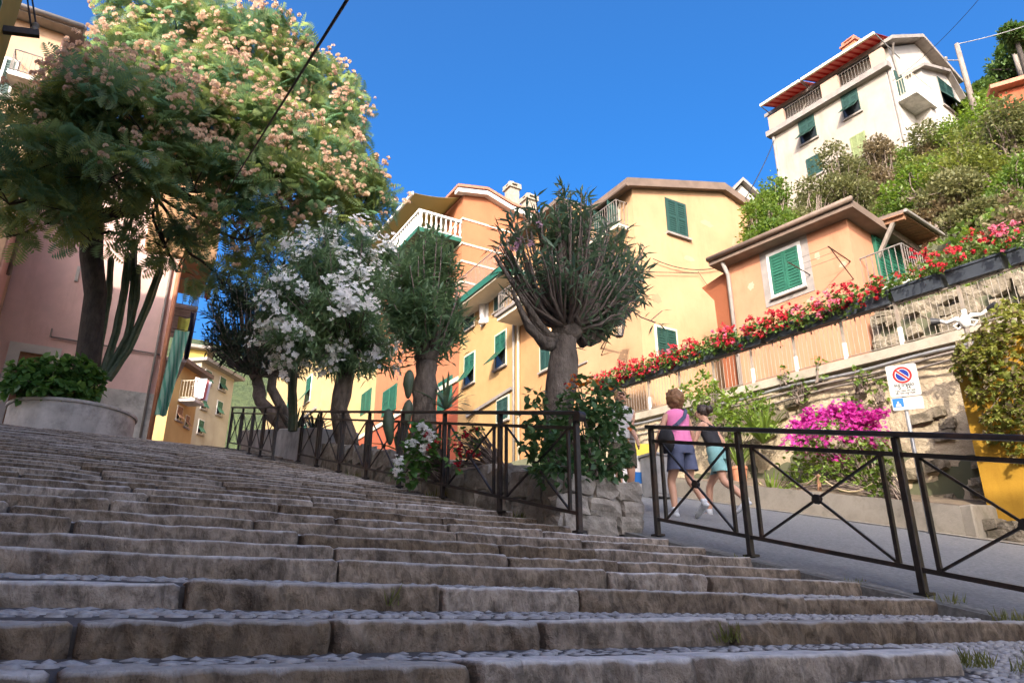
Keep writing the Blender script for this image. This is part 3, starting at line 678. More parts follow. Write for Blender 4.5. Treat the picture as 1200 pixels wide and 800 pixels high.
# ================================================================ BUILDINGS
class Face:
    """vertical wall plane: origin O, horizontal direction u, outward normal n; z is absolute height"""
    def __init__(s, O, u):
        s.O = Vector(O); s.u = Vector((u[0], u[1], 0)).normalized(); s.n = s.u.cross(Vector((0, 0, 1))).normalized()
        s.O.z = 0
    def P(s, u, z, d=0): return s.O + s.u * u + s.n * d + Vector((0, 0, z))
    def px(s, x, y, d=0):
        r = ray(x, y); t = (s.O + s.n * d).dot(s.n) / r.dot(s.n); q = r * t; return (q - s.O).dot(s.u), q.z
def fbox(g, F, u0, u1, z0, z1, d0, d1):
    return g.hexa([F.P(u0, z0, d1), F.P(u1, z0, d1), F.P(u1, z0, d0), F.P(u0, z0, d0), F.P(u0, z1, d1), F.P(u1, z1, d1), F.P(u1, z1, d0), F.P(u0, z1, d0)])
def leaf_geo(g, F, u0, u1, z0, z1, d0, d1, dz_flap=None, sl=.085, bars=1):
    """louvred leaf; corners can tilt outward: d at top = d0, at bottom = d0+flap"""
    th = .035; fl = dz_flap or 0
    def bx(a, b, c, e, o0, o1):
        def P(u, z, o): t = (z1 - z) / (z1 - z0); return F.P(u, z, d0 + fl * t + o)
        g.hexa([P(a, c, o1), P(b, c, o1), P(b, c, o0), P(a, c, o0), P(a, e, o1), P(b, e, o1), P(b, e, o0), P(a, e, o0)])
    st = min(.06, (u1 - u0) * .16)
    bx(u0, u0 + st, z0, z1, 0, th); bx(u1 - st, u1, z0, z1, 0, th)
    n = bars + 1; zs = [z0 + (z1 - z0) * i / n for i in range(n + 1)]
    for z in zs: bx(u0 + st, u1 - st, max(z0, z - .035), min(z1, z + .035), .001, th - .001)
    k = max(3, int((z1 - z0) / sl))
    for i in range(k):
        z = z0 + (z1 - z0) * (i + .5) / k
        bx(u0 + st, u1 - st, z - sl * .30, z + sl * .22, .006 + .004, .024)
    bx(u0 + st, u1 - st, z0 + .03, z1 - .03, .002, .008)
def window(F, parent, u0, u1, z0, z1, mat='green', flap=None, frame='white', fw=.07, d=0.0, sill=True, ajar=None, glass=True):
    g = MB(); e = fw
    for a, b, c, f in ((u0 - e, u0, z0 - e, z1 + e), (u1, u1 + e, z0 - e, z1 + e), (u0, u1, z1, z1 + e), (u0, u1, z0 - e, z0)): fbox(g, F, a, b, c, f, d - .02, d + .035)
    w = g.build('window', M[frame] if isinstance(frame, str) else frame, parent)
    g = MB(); fbox(g, F, u0, u1, z0, z1, d - .02, d + .006); g.build('pane', M['glass'], w)
    if sill: g = MB(); fbox(g, F, u0 - .12, u1 + .12, z0 - .13, z0 - e - .001, d - .02, d + .11); g.build('sill', M['greytrim'] if sill is True else M[sill], w)
    m = (u0 + u1) / 2
    for a, b in ((u0, m - .006), (m + .006, u1)):
        g = MB()
        if flap:
            zm = z0 + (z1 - z0) * .5; leaf_geo(g, F, a, b, zm, z1, d + .012, 0, sl=.09)
            leaf_geo(g, F, a, b, z0 + (zm - z0) * .12, zm - .01, d + .016, 0, dz_flap=flap, bars=0)
        else: leaf_geo(g, F, a, b, z0 + .01, z1 - .01, d + .012, 0)
        g.build('shutter', M[mat], w)
    return w
def open_shutters(F, parent, u0, u1, z0, z1, mat='green', ang=1.9, frame='white'):
    """window with both leaves swung out against the light"""
    w = (u1 - u0) / 2; g = MB(); fbox(g, F, u0 - .06, u1 + .06, z0 - .06, z1 + .06, -.02, .02); o = g.build('window', M[frame], parent)
    g = MB(); fbox(g, F, u0, u1, z0, z1, 0, .028); g.build('pane', M['glass'], o)
    for h, sg in ((u0, -1), (u1, 1)):
        c, s_ = math.cos(ang), math.sin(ang)
        hp = F.P(h, 0, .03); dirv = F.u * (-sg * c) + F.n * s_
        F2 = Face(hp, dirv); F2.O = hp; g = MB(); leaf_geo(g, F2, 0.01, w, z0, z1, 0, 0); g.build('shutter', M[mat], o)
    return o
def pwin(F, parent, x0, y0, x1, y1, **k):     # window from the photograph's pixel corners (left-top, right-bottom)
    a = F.px(x0, (y0 + y1) / 2); b = F.px(x1, (y0 + y1) / 2); xm = (x0 + x1) / 2
    u0, u1 = sorted((a[0], b[0])); z0 = F.px(xm, y1)[1]; z1 = F.px(xm, y0)[1]
    return window(F, parent, u0, u1, z0, z1, **k)
def block(parent, name, mat, pts, z0, z1):    # footprint prism, pts ccw from above
    g = MB(); g.prism([(p[0], p[1], z0) for p in pts], (0, 0, z1 - z0)); return g.build(name, mat, parent)
def wall_poly(parent, name, mat, F, uz, depth):   # gable-shaped wall body: outline on the face, extruded inward
    g = MB(); pts = [F.P(u, z) for u, z in uz]
    g.prism(pts[::-1], -F.n * depth); o = g.build(name, mat, parent)
    bm = bmesh.new(); bm.from_mesh(o.data); bmesh.ops.recalc_face_normals(bm, faces=bm.faces); bm.to_mesh(o.data); bm.free(); return o
def roof_strip(parent, name, mat, F, uz, d0, d1, th=.16):   # roof slab following the outline (u,z) from depth d0 to d1
    g = MB()
    for (a, za), (b, zb) in zip(uz, uz[1:]):
        g.hexa([F.P(a, za, d1), F.P(b, zb, d1), F.P(b, zb, d0), F.P(a, za, d0), F.P(a, za + th, d1), F.P(b, zb + th, d1), F.P(b, zb + th, d0), F.P(a, za + th, d0)])
    return g.build(name, mat, parent)
def pipe(parent, pts, r=.05, mat='greytrim', name='downpipe'):
    g = MB(); g.tube(pts, r, 8); return g.build(name, M[mat], parent, smooth=True)
def rail_grid(F, parent, u0, u1, z0, h, d, mat='rail', pitch=.12, name='balcony_railing', ends=True, d_in=0.0):
    g = MB(); 
    def seg(p, q):
        p = Vector(p); q = Vector(q); up = Vector((0, 0, 1)); g.bar(p + up * h, q + up * h, .035, .03); g.bar(p + up * .08, q + up * .08, .025, .02)
        n = max(2, int((q - p).length / pitch))
        for i in range(n + 1): t = p + (q - p) * (i / n); g.bar(t + up * .08, t + up * h, .016, .016, up=(1, 0, 0))
    seg(F.P(u0, z0, d), F.P(u1, z0, d))
    if ends: seg(F.P(u0, z0, d_in), F.P(u0, z0, d - .02)); seg(F.P(u1, z0, d_in), F.P(u1, z0, d - .02))
    o = g.build(name, M[mat] if isinstance(mat, str) else mat, parent); return o
# ---------------------------------------------------------------- the row of houses behind the walkway; street fronts on x = 14.03
XW = 14.03
FX = Face((XW, 60, 0), (0, -1, 0))            # faces -x; u grows towards the camera side (decreasing y)
def uY(Y): return 60 - Y
# --- yellow gable house
P_y = plaster('pale_yellow_plaster', (216, 174, 132), stain=(.50, .34, .18), amt=.22, sc=.35)
gh = thing('gable_house', 'tall pale yellow gable house with small shuttered window and brown eaves', 'house', (17, 18, 5))
FG = Face((XW, 16, 0), (1, 0, 0))
zl, (ur, zr), (ue, ze) = FG.px(740, 221)[1], FG.px(845, 226), FG.px(886, 252)
wall_poly(gh, 'wall', P_y, FG, [(0, 4.6), (ue + 1.2, 4.6), (ue + 1.2, ze - .5), (ue, ze), (ur, zr), (0, zl)], 3.6)
roof_strip(gh, 'roof', M['browntrim'], FG, [(-.35, zl - .10), (ur, zr + .02), (ue + .5, ze - .22), (ue + 1.6, ze - .75)], -3.7, .22, .30)
g = MB(); g.tube([FX.P(uY(15.75), zl - .08, .38), FX.P(uY(19.8), zl - .08, .38)], .07, 8); g.build('gutter', M['browntrim'], gh)
w1 = pwin(FG, gh, 782, 238, 803, 274, mat='dkgreen', frame='dkgreen', fw=.05)
pwin(FG, gh, 770, 386, 792, 420, mat='dkgreen', frame='cream')
open_shutters(FX, gh, uY(17.55), uY(16.75), FX.px(727, 262)[1], FX.px(727, 232)[1], mat='dkgreen', ang=1.5, frame='cream')
zb_ = FX.px(722, 276)[1]
g = MB(); fbox(g, FX, uY(18.9), uY(16.25), zb_ - .14, zb_, 0, .5); g.build('balcony_slab', M['cream'], gh)
rail_grid(FX, gh, uY(18.85), uY(16.3), zb_, .9, .46)
def patch(F, parent, x, y, rx, ry, mat, seed, name='plaster_patch'):      # irregular repaired spot, 3 mm proud of the wall
    u, z = F.px(x, y); k = 14; r = random.Random(seed); s_ = F.P(u, z).length / FPX; g = MB()
    g.prism([F.P(u + math.cos(t) * rx * s_ * r.uniform(.6, 1.1), z + math.sin(t) * ry * s_ * r.uniform(.6, 1.1), -.01) for t in np.linspace(0, 2 * math.pi, k, endpoint=False)], F.n * .013); g.build(name, mat, parent)
P_pt = plaster('repair_plaster_yellow', (208, 160, 124), amt=.5); P_pt2 = plaster('repair_plaster_pale', (222, 184, 146), amt=.4)
for i_, (x_, y_, a_, b_) in enumerate(((808, 303, 9, 4), (795, 318, 6, 3), (828, 262, 10, 5), (770, 350, 8, 7), (862, 285, 7, 9), (752, 290, 4, 8))): patch(FG, gh, x_, y_, a_, b_, P_pt if i_ % 2 else P_pt2, i_)
# --- middle house, peach
P_m = plaster('peach_plaster', (214, 162, 112), stain=(.45, .25, .12), amt=.25)
mh = thing('peach_town_house', 'narrow peach town house with cream balcony behind the oleander with bare trunk', 'house', (16, 21, 5))
zm = FX.px(668, 238)[1]
block(mh, 'wall', P_m, [(XW + .06, 19.6), (21, 19.6), (21, 23.4), (XW + .06, 23.4)], 5.0, zm)
roof_strip(mh, 'roof', M['browntrim'], FX, [(uY(23.45), zm - .02), (uY(19.55), zm - .02)], -7, .5, .18)
FM = Face((XW + .06, 60, 0), (0, -1, 0))
z2 = FM.px(600, 384)[1]
g = MB(); fbox(g, FM, uY(23.3), uY(20.6), z2 - .16, z2, 0, 1.05); g.build('balcony_slab', M['cream'], mh)
g = MB(); fbox(g, FM, uY(23.35), uY(20.55), z2 + .001, z2 + .12, 0, 1.15); g.build('balcony_edge', M['greytrim'], mh)
rail_grid(FM, mh, uY(23.3), uY(20.6), z2 + .12, .9, 1.0)
pwin(FM, mh, 634, 390, 645, 432, mat='dkgreen', frame='cream'); pwin(FM, mh, 675, 385, 687, 425, mat='dkgreen', frame='cream')
pwin(FM, mh, 640, 300, 652, 345, mat='dkgreen', frame='cream'); pwin(FM, mh, 610, 318, 620, 362, mat='dkgreen', frame='cream')
pipe(mh, [FM.P(uY(23.3), 5.2, .08), FM.P(uY(23.3), zm - .2, .08)], .055, 'cream')
# --- yellow house with terrace balcony
P_yy = plaster('warm_yellow_plaster', (214, 174, 118), stain=(.50, .36, .16), amt=.22)
yh = thing('yellow_house', 'warm yellow house with statue niche and green propped shutters', 'house', (16, 26, 5))
zy = FX.px(560, 341, .9)[1]
block(yh, 'wall', P_yy, [(XW, 23.42), (21, 23.42), (21, 28.58), (XW, 28.58)], 5.2, zy)
g = MB(); fbox(g, FX, uY(29.0), uY(23.0), zy - .02, zy + .26, -1, 1.0); g.build('terrace_slab', M['green'], yh)
g = MB(); fbox(g, FX, uY(28.9), uY(23.0), zy - .10, zy - .021, -.5, .92); g.build('slab_soffit', M['cream'], yh)
rail_grid(FX, yh, uY(28.95), uY(23.05), zy + .26, 1.0, .93, d_in=-.5)
block(yh, 'upper_wall', P_yy, [(XW + 1.6, 23.44), (20.9, 23.44), (20.9, 27.0), (XW + 1.6, 27.0)], zy - .01, zm - .3)
g = MB(); fbox(g, FX, uY(27.1), uY(23.3), zm - .29, zm - .12, -7, -1.3); g.build('roof', M['tile'], yh)
pwin(FX, yh, 545, 352, 556, 384, mat='dkgreen', frame='cream'); pwin(FX, yh, 581, 391, 593, 429, mat='green', frame='cream', flap=.55)
pwin(FX, yh, 545, 416, 556, 449, mat='green', frame='cream', flap=.4); pwin(FX, yh, 583, 467, 596, 492, mat='dkgreen', frame='cream')
pwin(FX, yh, 580, 335, 590, 362, mat='dkgreen', frame='cream')
a = FX.px(568, 380); b = FX.px(568, 345)
g = MB(); un = a[0]; ring = [FX.P(un - .34, a[1], .03), FX.P(un + .34, a[1], .03), FX.P(un + .34, b[1] - .34, .03)] + [FX.P(un + .34 * math.cos(t), b[1] - .34 + .34 * math.sin(t), .03) for t in np.linspace(.3, math.pi - .3, 6)] + [FX.P(un - .34, b[1] - .34, .03)]
g.prism(ring, FX.n * -.2); ni = g.build('niche', M['white'], yh)
h_ = b[1] - a[1]
g = MB(); g.lathe(FX.P(un, a[1], .12), [(.17, 0), (.16, .12), (.10, .2), (.13, h_ * .3), (.15, h_ * .5), (.17, h_ * .62), (.06, h_ * .70), (.09, h_ * .77), (.08, h_ * .84), (.02, h_ * .88)], 10)
g.build('statue', M['statue'], ni, smooth=True)
g = MB(); g.bar(FX.P(*FX.px(548, 488), .05), FX.P(*FX.px(601, 455), .05), .1, .12); g.build('cornice', M['greytrim'], yh)
pipe(yh, [FX.P(uY(23.55), 5.2, .09), FX.P(uY(23.55), zy - .15, .09)], .05, 'greytrim')
# --- orange house: corner towards us at x = XW, y = 28.6
P_o = plaster('orange_plaster', (206, 134, 96), stain=(.48, .22, .1), amt=.2); P_r = plaster('terracotta_plaster', (194, 104, 74), stain=(.4, .14, .07), amt=.25)
oh = thing('orange_house', 'tall orange house with white string courses, white balustrade balcony and tan awning', 'house', (17, 36, 5))
FO = Face((XW, 28.62, 0), (1, 0, 0))
zpk = FO.px(535, 226)[1]; (uor, zor_) = FO.px(628, 250)
zc_l = FX.px(520, 455)[1]
block(oh, 'lower_wall', P_r, [(XW + .01, 28.62), (18, 28.62), (18, 45), (XW + .01, 45)], 4.5, zc_l)
wall_poly(oh, 'wall', P_o, FO, [(0.01, zc_l + .002), (5.2, zc_l + .002), (5.2, zor_ - .5), (uor * .62, zpk - .25), (1.2, zpk + .25), (.01, zpk)], 11.0)
roof_strip(oh, 'roof', M['tile'], FO, [(-.5, zpk + .15), (1.2, zpk + .50), (uor * .62, zpk + .08), (5.6, zor_ - .45)], -11.2, .40, .14)
roof_strip(oh, 'cornice', M['white'], FO, [(-.45, zpk - .10), (1.2, zpk + .24), (uor * .62, zpk - .20), (5.5, zor_ - .75)], -.06, .32, .24)
for y_ in (258, 287, 308, 332):
    u_, z_ = FO.px(545, y_)
    g = MB(); fbox(g, FO, -.05, 5.2, z_, z_ + .10, -.05, .04); fbox(g, FX, uY(39.6), uY(28.56), z_, z_ + .10, -.05, .04)
    g.build('string_course', M['cream'], oh)
# balcony with white balusters on the x face, wraps the corner
bd_ = XW - onY(490, 262, 28.7).x; zb2 = onY(490, 265, 28.7).z
g = MB(); fbox(g, FX, uY(36.5), uY(28.7), zb2 - .22, zb2, 0, bd_); g.build('balcony_slab', M['green'], oh)
bal = MB()
def balus(p): bal.lathe(p, [(.05, 0), (.035, .1), (.075, .3), (.04, .55), (.04, .7), (.055, .8)], 6)
for t in np.arange(28.78, 36.5, .26): balus(FX.P(uY(t), zb2 + .06, bd_ - .1))
for t in np.arange(.05, bd_ - .15, .26): balus(FX.P(uY(28.78), zb2 + .06, t))
fbox(bal, FX, uY(36.5), uY(28.7), zb2 + .86, zb2 + .98, bd_ - .18, bd_ - .01); fbox(bal, FX, uY(28.87), uY(28.7), zb2 + .861, zb2 + .981, 0, bd_ - .181)
fbox(bal, FX, uY(36.5), uY(28.7), zb2 + .002, zb2 + .06, bd_ - .18, bd_ - .01); fbox(bal, FX, uY(28.87), uY(28.7), zb2 + .003, zb2 + .061, 0, bd_ - .181)
bal.build('balustrade', M['white'], oh)
# awning: cloth sheet sloping out from the top storey
A1 = FX.P(uY(38), zpk - .05, .1); A2 = FX.P(uY(28.9), zpk - .05, .1)
B2 = onY(484, 226, 28.9); B1 = B2 + Vector((0, 9.1, 0)); za = B2.z - .2
g = MB(); n_ = 14; R1, R2, R3, R4 = [], [], [], []
rr = []
for i in range(n_ + 1):
    t = i / n_; sag = -.10 * math.sin(t * math.pi); ra = A1.lerp(B1, t) + Vector((0, 0, sag)); rb = A2.lerp(B2, t) + Vector((0, 0, sag)); rr.append((ra, rb))
for (a, b), (c, d) in zip(rr, rr[1:]): g.hexa([a, b, d, c, a + Vector((0, 0, .015)), b + Vector((0, 0, .015)), d + Vector((0, 0, .015)), c + Vector((0, 0, .015))])
aw = g.build('awning', M['awn_tan'], oh)
g = MB(); g.bar(B1, B2, .10, .16); g.build('awning_bar', M['white'], aw)
for t in (29.6, 32.6, 35.8): g = MB(); g.tube([FX.P(uY(t), zb2 + 2.4, .1), FX.P(uY(t + .8), (za + zb2 + 2.6) / 2, 1.3), Vector((B2.x + .05, t, za + .18))], .03, 6); g.build('awning_arm', M['galv'], aw)
g = MB(); fbox(g, FX, uY(34.8), uY(30.6), zb2 + .05, zb2 + 2.2, 0, .05); g.build('balcony_door', M['cream'], oh)
g = MB(); fbox(g, FX, uY(34.5), uY(30.9), zb2 + .1, zb2 + 2.1, .02, .06); g.build('door_pane', M['glass'], oh)
open_shutters(FX, oh, uY(31.9), uY(30.6), FX.px(510, 325)[1], FX.px(510, 285)[1], mat='green', ang=1.2, frame='white')
window(FX, oh, uY(35.4), uY(34.0), FX.px(480, 350)[1], FX.px(480, 305)[1], mat='green')
for px_ in ((449, 456, 464, 482), (514, 446, 529, 478), (424, 460, 434, 482)): pwin(FX, oh, px_[0], px_[1], px_[2], px_[3], mat='green', frame='green', sill=False)
g = MB(); fbox(g, FX, uY(45.05), uY(28.6), zc_l - .06, zc_l + .16, 0, .07); g.build('band', M['cream'], oh)
for (x_, y_, d_) in ((600, 226, 31.0), (620, 240, 30.0)):
    c = onY(x_, y_, d_); ch = MB(); s_ = .30
    ch.box(c.x - s_, c.x + s_, c.y - s_, c.y + s_, c.z - 1.6, c.z + .15); cho = ch.build('chimney', M['chimney'], oh)
    ch = MB(); ch.box(c.x - s_ - .1, c.x + s_ + .1, c.y - s_ - .1, c.y + s_ + .1, c.z + .151, c.z + .24)
    for ax, ay in ((-1, -1), (1, -1), (1, 1), (-1, 1)): ch.box(c.x + ax * .3 - .09, c.x + ax * .3 + .09, c.y + ay * .3 - .09, c.y + ay * .3 + .09, c.z + .241, c.z + .45)
    ch.prism([(c.x - s_, c.y - s_, c.z + .451), (c.x + s_, c.y - s_, c.z + .451), (c.x + s_, c.y + s_, c.z + .451), (c.x - s_, c.y + s_, c.z + .451)], (0, 0, .08))
    ch.lathe((c.x, c.y, c.z + .532), [(.3, 0), (.2, .1), (.05, .22)], 8); ch.build('chimney_cap', M['chimney'], cho)
# --- cream house at the end of the row
P_c = plaster('cream_plaster', (214, 188, 136), stain=(.5, .42, .26), amt=.25)
chs = thing('cream_house', 'bright cream house glimpsed under the white oleander crown', 'house', (17, 52, 6))
block(chs, 'wall', P_c, [(XW - 1.6, 45.3), (22, 45.3), (22, 62), (XW - 1.6, 62)], 4.5, 21.5)
FC = Face((XW - 1.6, 60, 0), (0, -1, 0)); FC2 = Face((XW - 1.6, 45.3, 0), (1, 0, 0))
roof_strip(chs, 'roof', M['tile'], FC, [(uY(62.3), 21.5), (uY(45.0), 21.5)], -9.7, .6, .2)
for (a, b, c, d) in ((48, 49.2, 14, 15.8), (53, 54.2, 14, 15.8), (48, 49.2, 10.6, 12.4), (53, 54.2, 10.6, 12.4), (57.5, 58.7, 10.6, 12.4), (48, 49.2, 17.4, 19), (53, 54.2, 17.4, 19)): window(FC, chs, uY(b), uY(a), c, d, mat='green', flap=.5)
g = MB(); fbox(g, FC, uY(61), uY(46), 12.9, 13.05, 0, .12); g.build('string_course', M['greytrim'], chs)
# ---------------------------------------------------------------- salmon house on the walkway with the timber canopy
P_s = plaster('salmon_plaster', (214, 152, 118), stain=(.72, .50, .34), amt=.35, sc=.7)
ph = thing('salmon_house', 'low salmon house with big green shuttered window and timber door canopy by walkway', 'house', (17, 11.5, 5))
cn = onX(1000, 300, 15.75); az_ = math.radians(7)
FS = Face((cn.x, cn.y, 0), (math.sin(az_), -math.cos(az_), 0))   # front, u grows towards the corner; O at the corner
FS.O = Vector((cn.x, cn.y, 0)); FR = Face((cn.x, cn.y, 0), (math.cos(az_), math.sin(az_), 0))
uL = FS.px(856, 340)[0]; zE = FS.px(987, 248, .42)[1]; zEl = FS.px(845, 306, .42)[1]
zw0 = ramp_z(10) - .2
g = MB(); c0 = FS.P(0, zw0); c1 = FS.P(uL, zw0); dI = FR.u * 5.4
up = lambda v, z: Vector((v.x, v.y, z))
g.hexa([up(c1, zw0), up(c0, zw0), up(c0 + dI, zw0), up(c1 + dI, zw0), up(c1, zEl), up(c0, zE), up(c0 + dI, zE), up(c1 + dI, zEl)]); g.build('wall', P_s, ph)
g = MB(); o_ = .42
def ev(u, d, z): return FS.P(u, z, d)
g.hexa([ev(uL - .35, o_, zEl + .02), ev(.4, o_, zE + .02), ev(.4, -5.8, zE - .3), ev(uL - .35, -5.8, zEl - .3), ev(uL - .35, o_, zEl + .24), ev(.4, o_, zE + .24), ev(.4, -5.8, zE - .1), ev(uL - .35, -5.8, zEl - .1)]); g.build('roof', M['browntrim'], ph)
g = MB(); g.tube([ev(uL - .35, o_ + .05, zEl + .2), ev(.45, o_ + .05, zE + .22)], .075, 8); g.build('gutter', M['browntrim'], ph, smooth=True)
ww = pwin(FS, ph, 904, 293, 939, 341, mat='green', frame='white', fw=.09)
a = FS.px(904, 317); b = FS.px(939, 317); z0 = FS.px(921, 341)[1]; z1 = FS.px(921, 293)[1]
g = MB()
for (p, q, r, s_) in ((a[0] - .30, a[0] - .091, z0 - .28, z1 + .26), (b[0] + .091, b[0] + .30, z0 - .28, z1 + .26), (a[0] - .09, b[0] + .09, z1 + .091, z1 + .26), (a[0] - .09, b[0] + .09, z0 - .28, z0 - .131)): fbox(g, FS, p, q, r, s_, -.02, .018)
g.build('window_surround', M['greytrim'], ph)
pipe(ph, [ev(uL + .05, .36, zEl + .1), ev(uL + .05, .10, zEl - .35), ev(uL + .05, .10, 5.2)], .06, 'greytrim')
# door side: balcony, green door, bracketed canopy
uD0, zd0 = FR.px(1031, 330); uD1 = FR.px(1058, 318)[0]; zdT = FR.px(1040, 287)[1]
zbal = FR.px(1035, 333)[1] - .55
g = MB(); fbox(g, FR, uD0, uD1, zbal, zdT, -.02, .05); dr = g.build('door', M['green'], ph)
g = MB(); leaf_geo(g, FR, uD0 + .02, (uD0 + uD1) / 2 - .01, zbal + .1, zdT - .05, .051, 0, bars=2); leaf_geo(g, FR, (uD0 + uD1) / 2 + .01, uD1 - .02, zbal + .1, zdT - .05, .051, 0, bars=2); g.build('door_leaf', M['green'], dr)
g = MB(); fbox(g, FR, .25, uD1 + 1.0, zbal - .16, zbal, -.05, 1.1); g.build('balcony_slab', M['greyconc'], ph)
rail_grid(FR, ph, .3, uD1 + .95, zbal, .95, 1.05, mat='rail', pitch=.13)
kd = min(np.arange(.5, 2.2, .02), key=lambda d: abs(FR.px(1059, 249, d)[0] - FR.px(1017, 263)[0]))
ku0, zk = FR.px(1059, 249, kd); ku1 = FR.px(1099, 265, kd)[0]; kt = FR.px(1017, 263)[1] - zk
g = MB(); g.hexa([FR.P(ku0, zk, kd), FR.P(ku1, zk, kd), FR.P(ku1, zk + kt, 0), FR.P(ku0, zk + kt, 0), FR.P(ku0, zk + .09, kd), FR.P(ku1, zk + .09, kd), FR.P(ku1, zk + kt + .09, 0), FR.P(ku0, zk + kt + .09, 0)]); cp = g.build('canopy', M['browntrim'], ph)
for i in range(12):
    u_ = ku0 + .06 + (ku1 - ku0 - .12) * i / 11
    g = MB(); g.bar(FR.P(u_, zk + kt - .02, .02), FR.P(u_, zk - .02, kd - .02), (ku1 - ku0) / 13, .025); g.build('plank', M['timber'], cp)
for u_ in (ku0 + .12, ku1 - .12):
    g = MB(); g.bar(FR.P(u_, zk + kt - .08, .0), FR.P(u_, zk - .08, kd - .04), .10, .11); g.build('rafter', M['timber'], cp)
    g = MB(); g.bar(FR.P(u_, zk + kt - 1.0, .03), FR.P(u_, zk + kt * .35 - .1, kd * .65), .09, .09); g.build('strut', M['greytimber'] if u_ < ku0 + .5 else M['timber'], cp)
g = MB(); g.tube([FR.P(ku0, zk + .05, kd + .05), FR.P(ku1 + .1, zk + .05, kd + .05)], .05, 8); g.build('canopy_gutter', M['greytrim'], cp)
# lower storey door visible through the railing
uq, zq = FS.px(1010, 395)
g = MB(); fbox(g, FR, .55, 1.45, zw0 + .2, zw0 + 2.0, -.02, .05); d2 = g.build('lower_door', M['green'], ph)
g = MB(); leaf_geo(g, FR, .57, 1.0, zw0 + .25, zw0 + 1.95, .051, 0); leaf_geo(g, FR, 1.01, 1.43, zw0 + .25, zw0 + 1.95, .051, 0); g.build('door_leaf', M['green'], d2)
P_ps = plaster('bare_plaster_spot', (214, 178, 150), amt=.3)
for i_, (x_, y_, a_, b_) in enumerate(((988, 310, 5, 4), (996, 333, 4, 3), (880, 335, 5, 6), (958, 300, 4, 5), (950, 352, 6, 3))): patch(FS, ph, x_, y_, a_, b_, P_ps, 40 + i_)
# iron clothes-line arms on the corner
ca = thing('clothes_line_arm', 'small iron clothes-line arm fixed at the salmon house corner', 'clothes line', FS.P(-.5, FS.px(990, 310)[1], 0))
g = MB(); zc = FS.px(1000, 305)[1]
g.tube([FS.P(-.1, zc, 0), FS.P(-.1, zc + .1, 1.0)], .018, 6); g.tube([FS.P(-.1, zc - .5, 0), FS.P(-.1, zc + .08, .9)], .014, 6); g.tube([FS.P(-1.2, zc + .05, 0), FS.P(-1.2, zc + .12, 1.0)], .018, 6)
for d_ in (.35, .65, .95): g.tube([FS.P(-.1, zc + .03 + d_ * .08, d_), FS.P(-1.2, zc + .06 + d_ * .07, d_)], .005, 4)
g.build('arm', M['iron'], ca)
# terracotta strip of wall between the two houses, plaster darkened to carry its shade
ts = thing('terracotta_wall_strip', 'narrow terracotta wall strip between salmon house and pale yellow gable house', 'wall', (14.9, 14.6, 5.3))
a = onX(833, 335, 15.4); g = MB(); b0 = onX(866, 440, 15.4); yA = onX(840, 385, 15.4).y; yB = onX(870, 385, 15.4).y
g.prism([(15.42, yA + .45, a.z + .1), (15.42, yA, a.z - .5), (15.42, yA - .1, 5.2), (15.42, yB, 5.2), (15.42, yB, a.z + .25)], (1.5, 0, 0))
o = g.build('wall', plaster('shaded_terracotta_plaster', (166, 100, 68), amt=.4), ts); bm = bmesh.new(); bm.from_mesh(o.data); bmesh.ops.recalc_face_normals(bm, faces=bm.faces); bm.to_mesh(o.data); bm.free()
# ---------------------------------------------------------------- white house on the hill
P_w = plaster('white_plaster', (194, 184, 170), stain=(.62, .57, .48), amt=.35, sc=.4); P_w2 = plaster('sunlit_white_plaster', (216, 210, 200), amt=.1)
wh = thing('white_house', 'tall white house with red striped awning and green shutters high on the hillside', 'house', (34, 19, 14))
cw = onX(1046, 120, 32.0); azw = math.radians(-5)
FWL = Face((cw.x, cw.y, 0), (-math.sin(-azw) * -1 if False else math.sin(azw) * -1, -math.cos(azw), 0)); FWL.O = Vector((cw.x, cw.y, 0))
FWR = Face((cw.x, cw.y, 0), (math.cos(azw), -math.sin(azw), 0))
FWR.O = Vector((cw.x, cw.y, 0))
uwl = FWL.px(911, 185)[0]; zgt = FWL.px(1036, 83)[1]; zwb = 9.0
uwr = FWR.px(1124, 150)[0]
g = MB(); q0 = FWL.P(uwl, zwb); q1 = FWL.P(0, zwb); q2 = FWR.P(uwr, zwb); q3 = q0 + (q2 - q1)
g.prism([q0, q1, q2, q3], (0, 0, zgt - zwb)); g.build('wall', P_w, wh)
g = MB(); g.hexa([FWR.P(.02, zwb, .015), FWR.P(uwr, zwb, .015), FWR.P(uwr, zwb, -.2), FWR.P(.02, zwb, -.2), FWR.P(.02, zgt, .015), FWR.P(uwr, zgt, .015), FWR.P(uwr, zgt, -.2), FWR.P(.02, zgt, -.2)]); g.build('side_wall', P_w2, wh)  # lighter plaster sheet paints the stronger sun onto the right face
g = MB(); fbox(g, FWL, uwl - .3, .3, zgt - .05, zgt + .28, -.1, .35); g.build('cornice', M['greytrim'], wh)
# terrace parapet, railings and penthouse with gable roof
zt = zgt + .28
for a, b in ((uwl - .1, uwl + .9), (-3.4, -2.4), (-.55, .15)): 
    g = MB(); fbox(g, FWL, a, b, zt + .001, zt + 1.0, -.05, .2); g.build('parapet', plaster('pinkish_plaster%d' % (int(a * 10)), (214, 180, 160), amt=.1), wh)
for a, b in ((uwl + .95, -3.45), (-2.35, -.6)): rail_grid(FWL, wh, a, b, zt, 1.0, .08, mat='rail', pitch=.16, ends=False, name='terrace_railing')
